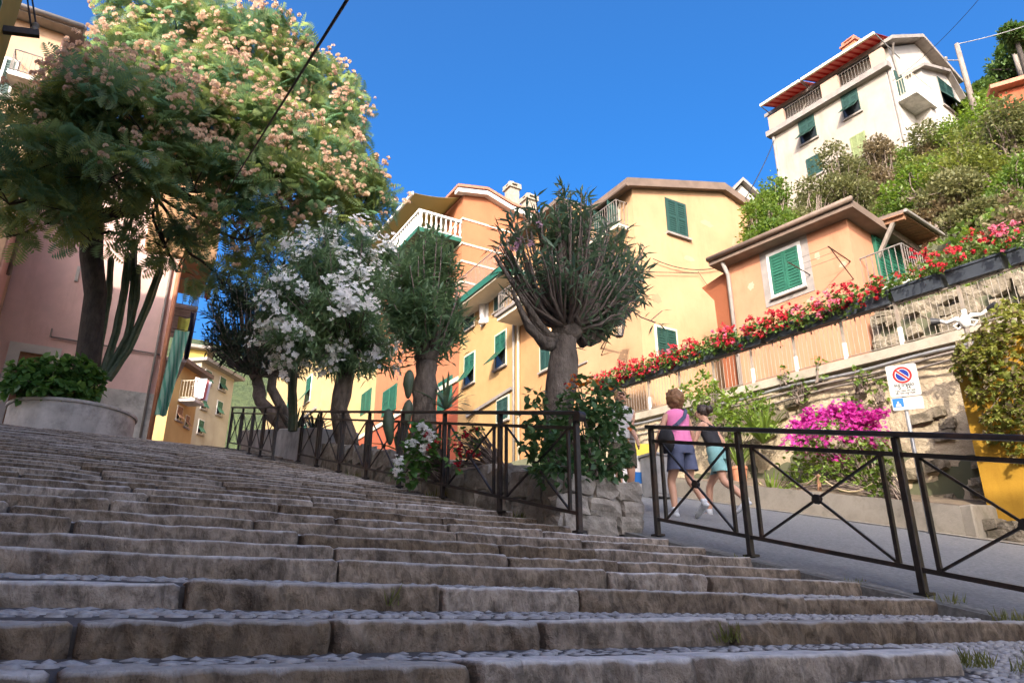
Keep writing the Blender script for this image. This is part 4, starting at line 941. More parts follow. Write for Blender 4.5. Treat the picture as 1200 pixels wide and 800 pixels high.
# gabled upper volume: outline on right face
pk = FWR.px(1066, 46); e1 = FWR.px(1110, 82); e2 = FWR.px(1040, 50)
uz = [(1.0, zgt - .02), (uwr - .02, zgt - .02), (uwr - .02, zgt + .6), (pk[0] + .6, pk[1] + 1.2), (1.0, pk[1] + .3)]
zr_ = FWR.px(1062, 45)[1]; ur_ = FWR.px(1062, 45)[0]
uA, zA = FWR.px(1040, 56); uB, zB = FWR.px(1072, 52); uC, zC = FWR.px(1108, 88)
wall_poly(wh, 'upper_wall', P_w2, FWR, [(uA, zgt - .02), (uC, zgt - .02), (uC, zC), (uB, zB), (uA, zA)], 7.0)
roof_strip(wh, 'roof', M['greytrim'], FWR, [(uA - .5, zA - .05), (uB, zB + .12), (uC + .8, zC - .5)], -7.4, .55, .22)
uD, zD = FWR.px(1120, 120); 
g = MB(); g.tube([FWR.P(uA - .2, zA - .1, .4), FWR.P(uA + .15, zA - .5, .12), FWR.P(uA + .4, zgt + .1, .08)], .06, 8); g.build('downpipe', M['greytrim'], wh)
pipe(wh, [FWR.P(.12, zgt, .12), FWR.P(.12, 11, .12)], .10, 'greytrim'); pipe(wh, [FWL.P(uwl, zgt, .08), FWL.P(uwl, 12, .08)], .09, 'greytrim')
# lower side wing to the right with its own monopitch eave
uE, zE2 = FWR.px(1078, 76); uF, zF = FWR.px(1103, 88)
FWW = Face(FWR.P(0, 0, .8), FWR.u); FWW.O = FWR.P(0, 0, .8)
q1_, q2_, q3_ = FWW.px(1079, 80), FWW.px(1108, 88), FWW.px(1137, 138)
wall_poly(wh, 'side_wing', P_w2, FWW, [(q1_[0], zwb), (q3_[0], zwb), q3_, q2_, q1_], 1.5)
roof_strip(wh, 'wing_eave', M['greytrim'], FWW, [(q1_[0] - .2, q1_[1] - .1), (q2_[0], q2_[1] + .02), (q3_[0] + .1, q3_[1] - .1)], -1.6, .3, .18)
pwin(FWW, wh, 1103, 100, 1117, 126, mat='dkgreen', frame='greytrim', fw=.03, flap=.5)
ua, za_ = FWR.px(1052, 108); ub = FWR.px(1086, 120)[0]; ua = max(.2, FWR.px(1052, 119)[0]); ub = ua + 2.0; zba = FWR.px(1052, 117)[1]
g = MB(); fbox(g, FWR, ua - .1, ub, zba - .25, zba, 0, 1.0); g.build('balcony_slab', M['greyconc'], wh)
rail_grid(FWR, wh, ua - .05, ub - .05, zba, 1.0, .95, mat='cream', pitch=.13)
g = MB(); fbox(g, FWR, ua + .3, ua + 1.1, zba, zba + 2.0, 0, .06); g.build('balcony_door', M['dkgreen'], wh)
g = MB(); fbox(g, FWR, *FWR.px(1073, 76)[:1], FWR.px(1081, 78)[0], zB - 3.0, zB - 2.0, 0, .04); g.build('gable_window', M['glass'], wh)
for (a, b, c, d), mt, fl in (((937, 138, 956, 166), 'dkgreen', .6), ((987, 107, 1007, 136), 'dkgreen', .6), ((998, 157, 1016, 184), 'palegreen', None), ((946, 183, 963, 206), 'dkgreen', None)): pwin(FWL, wh, a, b, c, d, mat=mt, frame=mt, fw=.03, flap=fl)
aws = stripemat('red_striped_cloth', lin(150, 42, 38), lin(178, 112, 100), tuple(FWL.u), 2.6)
zaw = zt + 1.55
for (a, b) in ((uwl - .1, -4.2), (-4.1, .2)):
    g = MB(); p1 = FWL.P(a, zaw + .95, -1.7); p2 = FWL.P(b, zaw + .95, -1.7); p3 = FWL.P(b, zaw, .8); p4 = FWL.P(a, zaw, .8); t = Vector((0, 0, .02))
    g.hexa([p4, p3, p2, p1, p4 + t, p3 + t, p2 + t, p1 + t]); ao = g.build('awning', aws, wh)
    g = MB(); g.bar(p4, p3, .12, .16); g.build('awning_bar', M['cream'], ao)
    for q in (p4, p3): g = MB(); g.tube([q, q + Vector((0, 0, .2)) - FWL.n * 2.4 + Vector((0, 0, -.6))], .03, 6); g.build('awning_arm', M['galv'], ao)
g = MB(); fbox(g, FWL, uwl + .4, -.4, zt, zaw + .95, -2.2, -1.75); g.build('terrace_wall', P_w2, wh)
c = FWR.P(uA + .6, FWR.px(1049, 42)[1], -2.0); g = MB(); g.box(c.x - .4, c.x + .4, c.y - .4, c.y + .4, c.z - 1.0, c.z + .35); co = g.build('chimney', M['pot'], wh)
g = MB(); g.box(c.x - .5, c.x + .5, c.y - .5, c.y + .5, c.z + .351, c.z + .45); g.box(c.x - .4, c.x + .4, c.y - .4, c.y + .4, c.z + .65, c.z + .72)
for ax, ay in ((-1, -1), (1, -1), (1, 1), (-1, 1)): g.box(c.x + ax * .33 - .07, c.x + ax * .33 + .07, c.y + ay * .33 - .07, c.y + ay * .33 + .07, c.z + .451, c.z + .649)
g.build('chimney_cap', M['tile'], co)
# small white gable peeping behind the yellow gable house
sg = thing('white_gable', 'small white gable end peeping over the yellow gable house roof', 'house', (29, 24, 10))
FQ = Face(onY(868, 225, 24), (1, -.25, 0)); FQ.O = onY(868, 225, 24); FQ.O.z = 0
a, b, c = FQ.px(852, 236), FQ.px(868, 217), FQ.px(893, 240)
wall_poly(sg, 'wall', P_w2, FQ, [(a[0], 8), (c[0], 8), (c[0], c[1]), (b[0], b[1]), (a[0], a[1])], 5)
roof_strip(sg, 'roof', M['greytrim'], FQ, [(a[0] - .2, a[1]), (b[0], b[1] + .15), (c[0] + .2, c[1])], -5, .3, .2)
# red house at the right edge of the hill
rh = thing('red_house', 'coral red house among the hillside bushes below the trees', 'house', (40, 12, 14))
FRd = Face(onX(1176, 130, 36), (0.6, -.8, 0)); FRd.O = onX(1176, 130, 36); FRd.O.z = 0
zr0 = FRd.px(1177, 107)[1]
wall_poly(rh, 'wall', P_r, FRd, [(0, 12), (7, 12), (7, zr0 + .6), (0, zr0)], 6)
roof_strip(rh, 'roof', M['tile'], FRd, [(-.4, zr0), (7.3, zr0 + .65)], -6, .5, .22)
window(FRd, rh, 2.6, 3.6, zr0 - 2.6, zr0 - 1.0, mat='dkgreen')
# ---------------------------------------------------------------- left side: salmon-pink house closing the stairs, cream wing, yellow row
P_p = plaster('pink_plaster', (285, 242, 232), stain=(.40, .27, .22), amt=.30, sc=.25)
pk_h = thing('pink_house', 'pale pink house with grey plinth and framed doorway at the stair top', 'house', (-3, 24, 4.1))
FP = Face((-9, 24, 0), (1, 0, 0))
ue_ = FP.px(184, 480)[0]; zpt = 14.6
block(pk_h, 'wall', P_p, [(-9, 24), (FP.P(ue_, 0).x, 24), (FP.P(ue_, 0).x, 31), (-9, 31)], 4.0, zpt)
zpl = FP.px(150, 458)[1]
g = MB(); ud0 = FP.px(14, 450)[0]; ud1 = FP.px(49, 450)[0]
fbox(g, FP, ud1 + .3, ue_ - .001, 3.6, zpl, -.02, .045); fbox(g, FP, 0, ud0 - .3, 3.6, zpl, -.02, .045); g.build('plinth', M['greyconc'], pk_h)
zdt = FP.px(32, 413)[1]
g = MB(); fbox(g, FP, ud0 - .29, ud0, 3.6, zdt + .25, -.02, .06); fbox(g, FP, ud1, ud1 + .29, 3.6, zdt + .25, -.02, .06); fbox(g, FP, ud0, ud1, zdt, zdt + .25, -.02, .06); g.build('door_frame', M['white'], pk_h)
g = MB(); fbox(g, FP, ud0, ud1, 3.8, zdt, -.02, .012); dd = g.build('door', M['timber'], pk_h)
g = MB()
for i in range(2):
    for j in range(3): fbox(g, FP, ud0 + .08 + i * (ud1 - ud0) / 2, ud0 - .08 + (i + 1) * (ud1 - ud0) / 2, 4.4 + j * .75, 5.0 + j * .75, .012, .03)
g.build('door_panel', M['timber'], dd)
pipe(pk_h, [FP.P(ue_ - .08, 4.2, .10), FP.P(ue_ - .08, 11.0, .10)], .07, 'pot'); pipe(pk_h, [FP.P(ue_ - .32, 4.2, .06), FP.P(ue_ - .32, 11.0, .06)], .035, 'greytrim')
z_c = FP.px(110, 403)[1]; pipe(pk_h, [FP.P(FP.px(58, 402)[0], z_c, .05), FP.P(ue_ - .2, z_c - .02, .05)], .022, 'greytrim', 'conduit'); g = MB(); g.tube([FP.P(FP.px(57, 402)[0], z_c, .05), FP.P(FP.px(57, 402)[0], z_c + .25, .05)], .02, 6); g.build('conduit', M['greytrim'], pk_h)
g = MB(); fbox(g, FP, FP.px(88, 325)[0], FP.px(92, 325)[0], FP.px(90, 330)[1], FP.px(90, 312)[1], -.02, .05); g.build('meter_box', M['greyconc'], pk_h)
xq = FP.P(ue_, 0).x
# jettied upper corner and roof
g = MB(); g.box(xq - 1.2, xq + .95, 23.9, 27, FP.px(225, 308)[1] + .1, zpt - .002); g.build('corner_bay', plaster('tan_plaster', (210, 166, 126), amt=.2), pk_h)
g = MB(); g.box(-9, xq + 1.3, 23.3, 31.2, zpt, zpt + .22); g.build('roof', M['tile'], pk_h)
# balconies on the alley side, seen end-on, and laundry
for k, zz in enumerate((FP.px(214, 345)[1], FP.px(214, 400)[1])):
    g = MB(); g.box(xq, xq + .75, 24.8 + k, 28 + k, zz - .1, zz); bs = g.build('balcony_slab', M['greyconc'], pk_h)
    FB = Face((xq, 24.8 + k, 0), (1, 0, 0)); g = MB()
    for i in range(9): g.bar((xq + .72, 24.8 + k + i * .4, zz), (xq + .72, 24.8 + k + i * .4, zz + .9), .02, .02, up=(1, 0, 0))
    for i in range(4): g.bar((xq + .05 + .2 * i, 24.8 + k, zz), (xq + .05 + .2 * i, 24.8 + k, zz + .9), .02, .02, up=(1, 0, 0))
    g.bar((xq, 24.8 + k, zz + .9), (xq + .72, 24.8 + k, zz + .9), .03, .03); g.bar((xq + .72, 24.8 + k, zz + .9), (xq + .72, 28 + k, zz + .9), .03, .03); g.build('balcony_railing', M['rail'], pk_h)
def cloth(name, label, x, y0, zt_, zb_, w, mat, seed, group=None, drift=0.0):
    t = MB(); r = random.Random(seed); nA, nB = 7, 12; R_ = []
    for side in (0, .012):
        for j in range(nB + 1):
            v = j / nB
            for i in range(nA + 1):
                u = i / nA; t.v.append((x + w * (u - .5) * (1 - .25 * v) + drift * v + side * .2, y0 + .07 * math.sin(u * 9 + seed) * (0.3 + v) + side, zt_ + (zb_ - zt_) * v - .04 * math.sin(u * 3.1)))
    k = (nA + 1) * (nB + 1); W_ = nA + 1
    for s_ in (0, 1):
        for j in range(nB):
            for i in range(nA):
                a = s_ * k + j * W_ + i; f = (a, a + 1, a + W_ + 1, a + W_); t.f.append(f if s_ == 0 else f[::-1])
    o = t.build(name, mat, smooth=True); return tag(o, label, 'laundry', group)
def clothmat(n, c): return surf(n, c, tuple(t * .75 for t in c), 6, .9)
zt1 = FP.px(200, 400)[1]; zb1 = FP.px(190, 494)[1]
cloth('hanging_cloth', 'long sea-green striped cloth hanging at the pink house corner', xq + .30, 23.75, zt1 + .35, zb1 + .15, .42, stripemat('green_stripe_cloth', lin(92, 160, 142), lin(150, 190, 176), (1, .25, .12), 9), 1, drift=-.2)
cloth('hanging_cloth', 'yellow-green cloth hanging above the sea-green one', xq + .34, 24.3, zt1 + 1.0, zt1 - .2, .35, clothmat('lime_cloth', (.5, .5, .10)), 2)
cloth('hanging_cloth', 'dark garment hanging from the alley balcony rail', xq + .62, 24.6, FP.px(214, 355)[1], FP.px(214, 412)[1], .2, clothmat('dark_garment', (.03, .03, .06)), 4)
cloth('hanging_cloth', 'small red and dark garment on the upper line over the alley', xq + 1.0, 25.2, FP.px(225, 312)[1], FP.px(225, 330)[1], .22, clothmat('red_garment', (.45, .06, .05)), 3)
g = MB(); zl_ = FP.px(225, 311)[1]; g.tube([(xq, 25.2, zl_), (xq + 1.3, 25.2, zl_ + .02)], .012, 5); g.tube([(xq, 24.6, FP.px(214, 354)[1]), (xq + 1.0, 24.6, FP.px(214, 354)[1])], .012, 5)
g.tube([(xq, 24.3, zt1 + 1.0), (xq + .8, 24.3, zt1 + 1.0)], .012, 5); g.tube([(xq, 23.75, zt1 + .35), (xq + .7, 23.75, zt1 + .36)], .012, 5); g.build('laundry_arm', M['iron'], pk_h)
# cream wing
P_cw = plaster('cream_wing_plaster', (222, 184, 152), amt=.2); P_cp = plaster('shade_pink_plaster', (240, 190, 176), amt=.2)
cwg = thing('cream_wing', 'tall cream house corner with shade-pink side and grey gutter rising behind the flowering tree', 'house', (-6, 24, 4.1))
c0 = onY(58, 100, 22.0); zc0 = onY(60, 36, 22.0).z
block(cwg, 'wall', P_cw, [(-9.5, 22), (c0.x, 22), (c0.x + .08, 23.98), (-9.5, 23.98)], 4.0, zc0)
g = MB(); g.box(c0.x, c0.x + .06, 22.02, 23.97, 8.0, zc0 - .002); g.build('side_wall', P_cp, cwg)  # pink sheet: the shade of this sunless side put into its colour
g = MB(); g.hexa([(-9.8, 21.55, zc0), (c0.x + .45, 21.55, zc0), (c0.x + .5, 24.1, zc0 + .1), (-9.8, 24.1, zc0 + .1), (-9.8, 21.55, zc0 + .18), (c0.x + .45, 21.55, zc0 + .18), (c0.x + .5, 24.1, zc0 + .28), (-9.8, 24.1, zc0 + .28)]); g.build('roof', M['greytrim'], cwg)
g = MB(); g.tube([(c0.x + .5, 21.5, zc0 + .12), (c0.x + .55, 24.1, zc0 + .22)], .09, 8); g.tube([(-9.8, 21.5, zc0 + .1), (c0.x + .5, 21.5, zc0 + .12)], .09, 8); g.build('gutter', M['greytrim'], cwg, smooth=True)
pipe(cwg, [(c0.x + .5, 22.9, zc0 + .1), (c0.x + .42, 22.9, zc0 - .35), (c0.x + .16, 22.9, zc0 - .6), (c0.x + .14, 22.9, 9)], .06, 'greytrim')
FCW = Face((0, 22, 0), (1, 0, 0)); pwin(FCW, cwg, 2, 70, 14, 112, mat='dkgreen', frame='white')
zz = FCW.px(30, 100)[1]; g = MB(); fbox(g, FCW, FCW.px(8, 100)[0], FCW.px(47, 95)[0], zz - .15, zz, 0, .55); g.build('balcony_slab', M['greyconc'], cwg)
rail_grid(FCW, cwg, FCW.px(8, 100)[0] + .03, FCW.px(47, 95)[0] - .03, zz, .75, .5, mat='rail', pitch=.11)
# yellow row lining the left side of the stairs (its far corner shows at the picture's edge; its roofs shade the stairs)
P_l = plaster('mustard_plaster', (226, 188, 104), amt=.25)
yc = onX(14, 40, -3.0)
def left_house(name, label, y0, y1, z0, zt_, mat, xin=-3.0):
    h = thing(name, label, 'house', (-7, (y0 + y1) / 2, z0), None)
    block(h, 'wall', mat, [(-12, y0), (xin, y0), (xin, y1), (-12, y1)], z0, zt_)
    FL = Face((xin, y0, 0), (0, 1, 0)); g = MB(); g.hexa([(-12.3, y0 - .02, zt_), (xin + .35, y0 - .02, zt_), (xin + .35, y1 + .02, zt_), (-12.3, y1 + .02, zt_), (-11, y0, zt_ + .25), (xin + .35, y0, zt_ + .16), (xin + .35, y1, zt_ + .16), (-11, y1, zt_ + .25)]); g.build('roof', M['tile'], h)
    n = max(1, int((y1 - y0) / 3.6))
    for i in range(n):
        c = (i + .5) * (y1 - y0) / n
        zz = stair_z(y0) + 3.6
        while zz < zt_ - 1.8:
            window(FL, h, c - .5, c + .5, zz, zz + 1.5, mat='green', frame='white'); zz += 3.0
    return h
left_house('mustard_house', 'mustard yellow house wall edging the left side of the stairs', yc.y - 13.8, yc.y, -.8, 14.6, P_l)
left_house('terraced_house', 'pink terraced house lining the lower stairs, green shutters', yc.y - 27, yc.y - 13.82, -3.4, 12.15, P_p)
left_house('terraced_house', 'cream terraced house lining the street at the stair foot, green shutters', yc.y - 42, yc.y - 27.02, -3.4, 10.2, P_c)
yb = yc.y - .9
br = thing('iron_bracket', 'dark iron cable bracket sticking out from the mustard house wall', 'bracket', (-3.0, yb, onX(14, 30, -3).z))
p1 = onY(46, 40, yb); p0 = onY(-6, 27, yb); p0 = Vector((-3.0, yb, p0.z - .1)); g = MB(); g.bar(p0, p1, .12, .14); bb = g.build('arm', M['iron'], br)
g = MB(); g.tube([p1 + Vector((-.15, 0, .05)), onY(29, -25, yb)], .018, 5); g.tube([p1 + Vector((-.05, 0, .05)), onY(34, -25, yb)], .018, 5); g.build('stay_wire', M['wire'], br)
g = MB(); g.lathe(p1 + Vector((-.1, 0, 0)), [(.05, 0), (.08, .06), (.05, .12), (.08, .18), (.03, .24)], 10); g.build('insulator', M['greytrim'], br)
# ---------------------------------------------------------------- far houses seen through the alley
P_f = plaster('pale_house_plaster', (216, 208, 184), amt=.25); P_fy = plaster('lemon_plaster', (216, 190, 104), amt=.2); P_fy2 = plaster('straw_plaster', (222, 190, 128), amt=.3)
fz = 5.2
def far_house(name, label, px_corner, D, az_deg, px_end, depth, px_top, mat, roofm='tile', eave=.5):
    c = dep(*px_corner, D); h = thing(name, label, 'house', (c.x, c.y, fz)); a = math.radians(az_deg)
    F = Face((c.x, c.y, 0), (math.sin(a), math.cos(a), 0)); F.O = Vector((c.x, c.y, 0)); zt_ = F.px(px_top[0], px_top[1])[1]; length = F.px(px_end, 470)[0]
    b = F.P(0, fz - 1.5); c2 = F.P(length, fz - 1.5); g = MB(); g.prism([b, c2, c2 - F.n * depth, b - F.n * depth], (0, 0, zt_ - fz + 1.5)); g.build('wall', mat, h)
    g = MB(); e = [F.P(-eave * .5, zt_, eave), F.P(length + eave, zt_, eave), F.P(length + eave, zt_, -depth), F.P(-eave * .5, zt_, -depth)]
    g.prism(e, (0, 0, .22)); g.build('roof', M[roofm], h)
    return h, F
h1, F1 = far_house('pale_house', 'pale cream house with three rows of green shutters at the alley end', (231, 460), 46, 42, 271, 8, (236, 423), P_f, 'greytrim')
for r in ((240, 434, 247, 449), (257, 442, 264, 457), (236, 463, 242, 479), (232, 492, 238, 508), (254, 470, 260, 486)): pwin(F1, h1, *r, mat='green', frame='white', fw=.05, flap=.25)
h2, F2 = far_house('lemon_house', 'lemon yellow house gable rising behind the balcony house in the alley', (208, 440), 50, 95, 234, 7, (220, 408), P_fy, 'greytrim')
h3, F3 = far_house('balcony_house', 'straw yellow house with laundry balcony along the alley', (199, 470), 38, 36, 231, 6, (214, 428), P_fy2, 'browntrim')
for r in ((207, 476, 213, 492), (217, 487, 221, 500)): pwin(F3, h3, *r, mat='timber', frame='cream', fw=.05, flap=.2)
a = F3.px(209, 466); b = F3.px(222, 466); zz = F3.px(215, 470)[1]
g = MB(); fbox(g, F3, a[0], b[0], zz - .15, zz, 0, .9); g.build('balcony_slab', M['greyconc'], h3); rail_grid(F3, h3, a[0] + .05, b[0] - .05, zz, 1.0, .85, mat='cream', pitch=.14)
for k, (t, mt) in enumerate(((.25, (.7, .7, .72)), (.5, (.45, .12, .12)), (.72, (.6, .65, .75)))):
    p = F3.P(a[0] + (b[0] - a[0]) * t, 0, .95); cloth('hanging_laundry', ['white sheet', 'red shirt', 'pale blue towel'][k] + ' drying on the straw yellow house balcony', p.x, p.y, zz + 1.2, zz + .1, .6, clothmat('laundry_%d' % k, mt), 9 + k)
# far wooded hill behind the alley
g = MB(); cx, cy = 12, 150
nn = 40
for j in range(nn + 1):
    for i in range(nn + 1):
        x = -60 + 150 * i / nn; y = 95 + 130 * j / nn
        z = 8 + 56 * max(0, math.sin((x + 75) / 170 * math.pi)) * math.sin(min(1, (j / nn) * 1.3) * math.pi / 2) + 2.2 * noise.noise(Vector((x * .16, y * .16, 0)))
        g.v.append((x, y, z))
g.f = [(j * (nn + 1) + i, j * (nn + 1) + i + 1, (j + 1) * (nn + 1) + i + 1, (j + 1) * (nn + 1) + i) for j in range(nn) for i in range(nn)]
tag(g.build('wooded_hill', surf('far_wood', (.075, .10, .03), (.035, .055, .016), .35, .95, 1.0, 1.2, bdist=1.0), smooth=True), kind='structure')
# ================================================================ VEGETATION
def curve_pts(a, b, n=6, bow=(0, 0, 0), wob=0.0, seed=0):
    a = Vector(a); b = Vector(b); bow = Vector(bow); out = []
    for i in range(n + 1):
        t = i / n; p = a.lerp(b, t) + bow * math.sin(t * math.pi)
        if wob and 0 < i < n: p += Vector((noise.noise(Vector((t * 3, seed, 1))), noise.noise(Vector((t * 3, seed, 7))), noise.noise(Vector((t * 3, seed, 13))))) * wob
        out.append(p)
    return out
def rads(r0, r1, n): return [r0 + (r1 - r0) * i / n for i in range(n + 1)]
def lobe_points(c, r, n, shell=.55, up=0.0):
    d = rand_dirs(n, up); q = shell + (1 - shell) * RNG.random(n) ** .6
    return np.array(c) + d * q[:, None] * np.array(r), d
def whorl(pos, axis, k, spread, jitter=.25, along=0.0):
    """k leaf directions around each axis, spread = angle from axis (array or scalar); returns pos, dirs"""
    n = len(pos); axis = unit(axis); P_ = np.repeat(pos, k, 0); A = np.repeat(axis, k, 0)
    ref = unit(np.cross(A, np.tile([.3, .2, 1.0], (n * k, 1)) + RNG.normal(0, .1, (n * k, 3)))); q = np.cross(A, ref)
    th = np.tile(np.arange(k) * 2.399, n) + np.repeat(RNG.random(n) * 6.28, k); sp = spread + RNG.normal(0, jitter, n * k)
    d = A * np.cos(sp)[:, None] + (ref * np.cos(th)[:, None] + q * np.sin(th)[:, None]) * np.sin(sp)[:, None]
    if along: P_ = P_ - A * (np.tile(np.linspace(0, 1, k), n) * along)[:, None]
    return P_, d
def vec(p): return np.array(tuple(p))
# ---------------------------------------------------------------- flowering silk tree in the round planter
random.seed(31)
pc = Vector((-.40, 20.4, stair_z(Y_TOP)))
rp_ = thing('round_planter', 'round grey concrete planter wall at the head of the stairs', 'planter', pc)
zc = pc.z
g = MB(); g.lathe((pc.x, pc.y, zc - .25), [(1.36, 0), (1.36, .98), (1.36, 1.02)], 48); g.build('wall', M['greyconc'], rp_)
g = MB(); g.lathe((pc.x, pc.y, zc + .772), [(1.40, 0), (1.41, .035), (1.40, .07), (1.22, .07), (1.22, .0)], 48); g.build('rim', M['greyconc'], rp_)
g = MB(); g.lathe((pc.x, pc.y, zc + .6), [(1.21, 0), (1.21, .2), (.6, .26), (.02, .28)], 24); g.build('soil', M['earth'], rp_)
zs = zc + .84
st = thing('silk_tree', 'large spreading silk tree with pink pompom flowers growing from round planter', 'tree', (pc.x, pc.y, zs))
tb = onY(104, 432, 20.4); tb.z = zs - .1
t1 = onY(112, 345, 20.3); t2 = onY(108, 255, 20.1); fork = onY(105, 215, 20.0)
g = MB(); g.tube([tb, tb.lerp(t1, .5) + Vector((.03, 0, 0)), t1, t1.lerp(t2, .5) + Vector((-.06, 0, 0)), t2, fork, onY(85, 165, 19.6)], [.36, .29, .27, .28, .29, .24, .12], 12)
g.tube(curve_pts(t2, onY(168, 235, 19.6), 4, (0, 0, -.1)) + [onY(185, 200, 19.4)], [.22, .2, .18, .17, .16, .12], 10)
g.tube(curve_pts(onY(150, 255, 19.7), onY(150, 205, 19.3), 3), [.14, .13, .12, .09], 8)
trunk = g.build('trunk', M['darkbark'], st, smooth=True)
# lobes: (px x, px y, Y, radius px across, radius px up, tufts, flowers share)
LOB = [(212, 42, 18.9, 72, 32, 120, .85), (178, 80, 18.7, 52, 32, 80, .7), (300, 60, 18.3, 72, 30, 120, .9), (360, 105, 18.1, 58, 34, 100, .9), (395, 150, 17.8, 36, 22, 46, .8),
       (265, 120, 18.0, 80, 38, 150, .9), (140, 118, 18.2, 60, 28, 90, .85), (72, 150, 18.0, 52, 20, 60, .5), (180, 150, 17.4, 90, 36, 170, .95), (300, 165, 17.4, 86, 36, 160, .95),
       (375, 195, 17.3, 64, 34, 120, .85), (425, 235, 17.2, 36, 22, 50, .7), (230, 205, 17.0, 60, 30, 70, .8), (330, 225, 17.0, 76, 38, 140, .9), (40, 190, 17.6, 66, 22, 70, .1), (15, 225, 17.5, 44, 26, 60, .0),
       (125, 200, 17.0, 70, 24, 80, .2), (290, 265, 17.2, 46, 34, 70, .6), (395, 260, 17.3, 48, 26, 50, .5), (195, 275, 18.8, 42, 30, 34, .0), (210, 300, 19.5, 26, 36, 30, .0), (60, 250, 19.0, 48, 22, 26, .0), (115, 278, 18.6, 40, 22, 16, .0), (265, 325, 18.0, 24, 22, 20, .3),
       (90, 215, 18.9, 64, 26, 60, .0), (10, 268, 18.5, 26, 16, 10, 0)]
tp, td, fp_, ft = [], [], [], []
gb = MB()
hub1 = fork; hub2 = onY(178, 215, 19.4); hub3 = onY(85, 165, 19.6)
for k, (x, y, Y, rx, ry, n, fl) in enumerate(LOB):
    c = onY(x, y, Y); sc = c.length / FPX * (1 / math.cos(math.radians(15)))
    r = (rx * sc, rx * sc * .62, ry * sc)
    n = int(n * (.52 if y > 170 else .74))
    p, d = lobe_points(c, r, n, .45, .35)
    tp.append(p); td.append(d * np.array([1, 1, .55]) + np.array([0, 0, .15]))
    up = (p[:, 2] > c.z - r[2] * .35) | (p[:, 1] < c.y - r[1] * .3)
    s = up & (RNG.random(n) < fl * .9); fp_.append(p[s]); ft.append(d[s])
    hub = min((hub1, hub2, hub3), key=lambda h: (h - c).length)
    base_c = Vector(c) - Vector((0, 0, r[2] * .5)); bp_ = curve_pts(hub, base_c, 7, (0, 0, -.25), .35, k)
    gb.tube(bp_, rads(.085 if n > 60 else .05, .028, 7), 7)
    for q in p[::7]: gb.tube(curve_pts(base_c, Vector(q), 3, (0, 0, .06), .12, k), [.02, .015, .011, .006], 5)
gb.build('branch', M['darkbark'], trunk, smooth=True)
tp = np.concatenate(tp); td = np.concatenate(td)
P_, D_ = whorl(tp, td, 5, 1.15, .3); D_ = unit(D_ + np.array([0, 0, -.28]))
P_ = P_ + RNG.normal(0, .07, P_.shape)
scatter('crown', *PINN, P_, D_, RNG.uniform(.36, .60, len(P_)), L_['albizia'], st, upv=np.tile([0, 0, 1.0], (len(P_), 1)) + RNG.normal(0, .4, P_.shape))
fp_ = np.concatenate(fp_); ft = np.concatenate(ft)
_k = RNG.random(len(fp_)) < .8; fp_ = fp_[_k]; ft = ft[_k]
FPp = np.repeat(fp_, 6, 0) + RNG.normal(0, .13, (len(fp_) * 6, 3)) + np.repeat(ft, 6, 0) * .30 + np.array([-.05, -.16, .18])
fd = unit(np.repeat(ft, 6, 0) + np.array([0, 0, 1.0]) + RNG.normal(0, .4, FPp.shape))
# template for puff points up local +Z -> give dirs as local +Y perpendicular, up = fd
scatter('blossom', *PUFFB, FPp, np.cross(fd, rand_dirs(len(fd))), RNG.uniform(.055, .09, len(FPp)), L_['albizia_fl'], st, upv=fd)
# bush of broad leaves and columnar cactus in the same planter
bs = thing('planter_bush', 'leafy green broad-leaved bush spilling over the round planter', 'bush', (pc.x - .5, pc.y - .5, zs))
P0, D0 = [], []
for (x, y, Y, rx, ry, n) in ((45, 448, 19.7, 34, 22, 170), (75, 440, 19.8, 36, 22, 190), (100, 450, 19.9, 18, 16, 80), (30, 450, 19.7, 18, 10, 50), (62, 458, 19.4, 40, 10, 110)):
    c = onY(x, y, Y); s = c.length / FPX; p, d = lobe_points(c, (rx * s, .5, ry * s), n, .4, .2); P0.append(p); D0.append(d)
P0 = np.concatenate(P0); D0 = np.concatenate(D0); P_, D_ = whorl(P0, D0 + np.array([0, -.3, .3]), 3, .9, .3); D_[:, 2] -= .35
scatter('foliage', *BROAD, P_, D_, RNG.uniform(.14, .23, len(P_)), L_['ivy'], bs)
g = MB(); b0 = Vector((pc.x - .4, pc.y - .4, zs - .05))
for q in P0[::12]: g.tube(curve_pts(b0 + Vector((random.uniform(-.4, .4), random.uniform(-.3, .2), 0)), Vector(q), 4, (0, 0, .1)), rads(.02, .008, 4), 5)
g.build('stem', M['twig'], bs)
def ribbed(g, pts, r, ribs=6):
    pts = [Vector(p) for p in pts]; rings = []; k = len(pts)
    for i, p in enumerate(pts):
        d = (pts[min(i + 1, k - 1)] - pts[max(i - 1, 0)]).normalized(); a = d.orthogonal().normalized() if i == 0 else (a - d * a.dot(d)).normalized(); b = d.cross(a)
        rr = r * (1 if i < k - 1 else .35) * (1 + .07 * math.sin(i * 2.1))
        rings.append([p + (a * math.cos(t) + b * math.sin(t)) * rr * (1 if j % 2 == 0 else .72) for j, t in enumerate(np.linspace(0, 2 * math.pi, ribs * 2, endpoint=False))])
    g.loft(rings)
ct = thing('column_cactus', 'tall column cactus with several arms leaning right beside the silk tree trunk', 'cactus', onY(118, 440, 20.9))
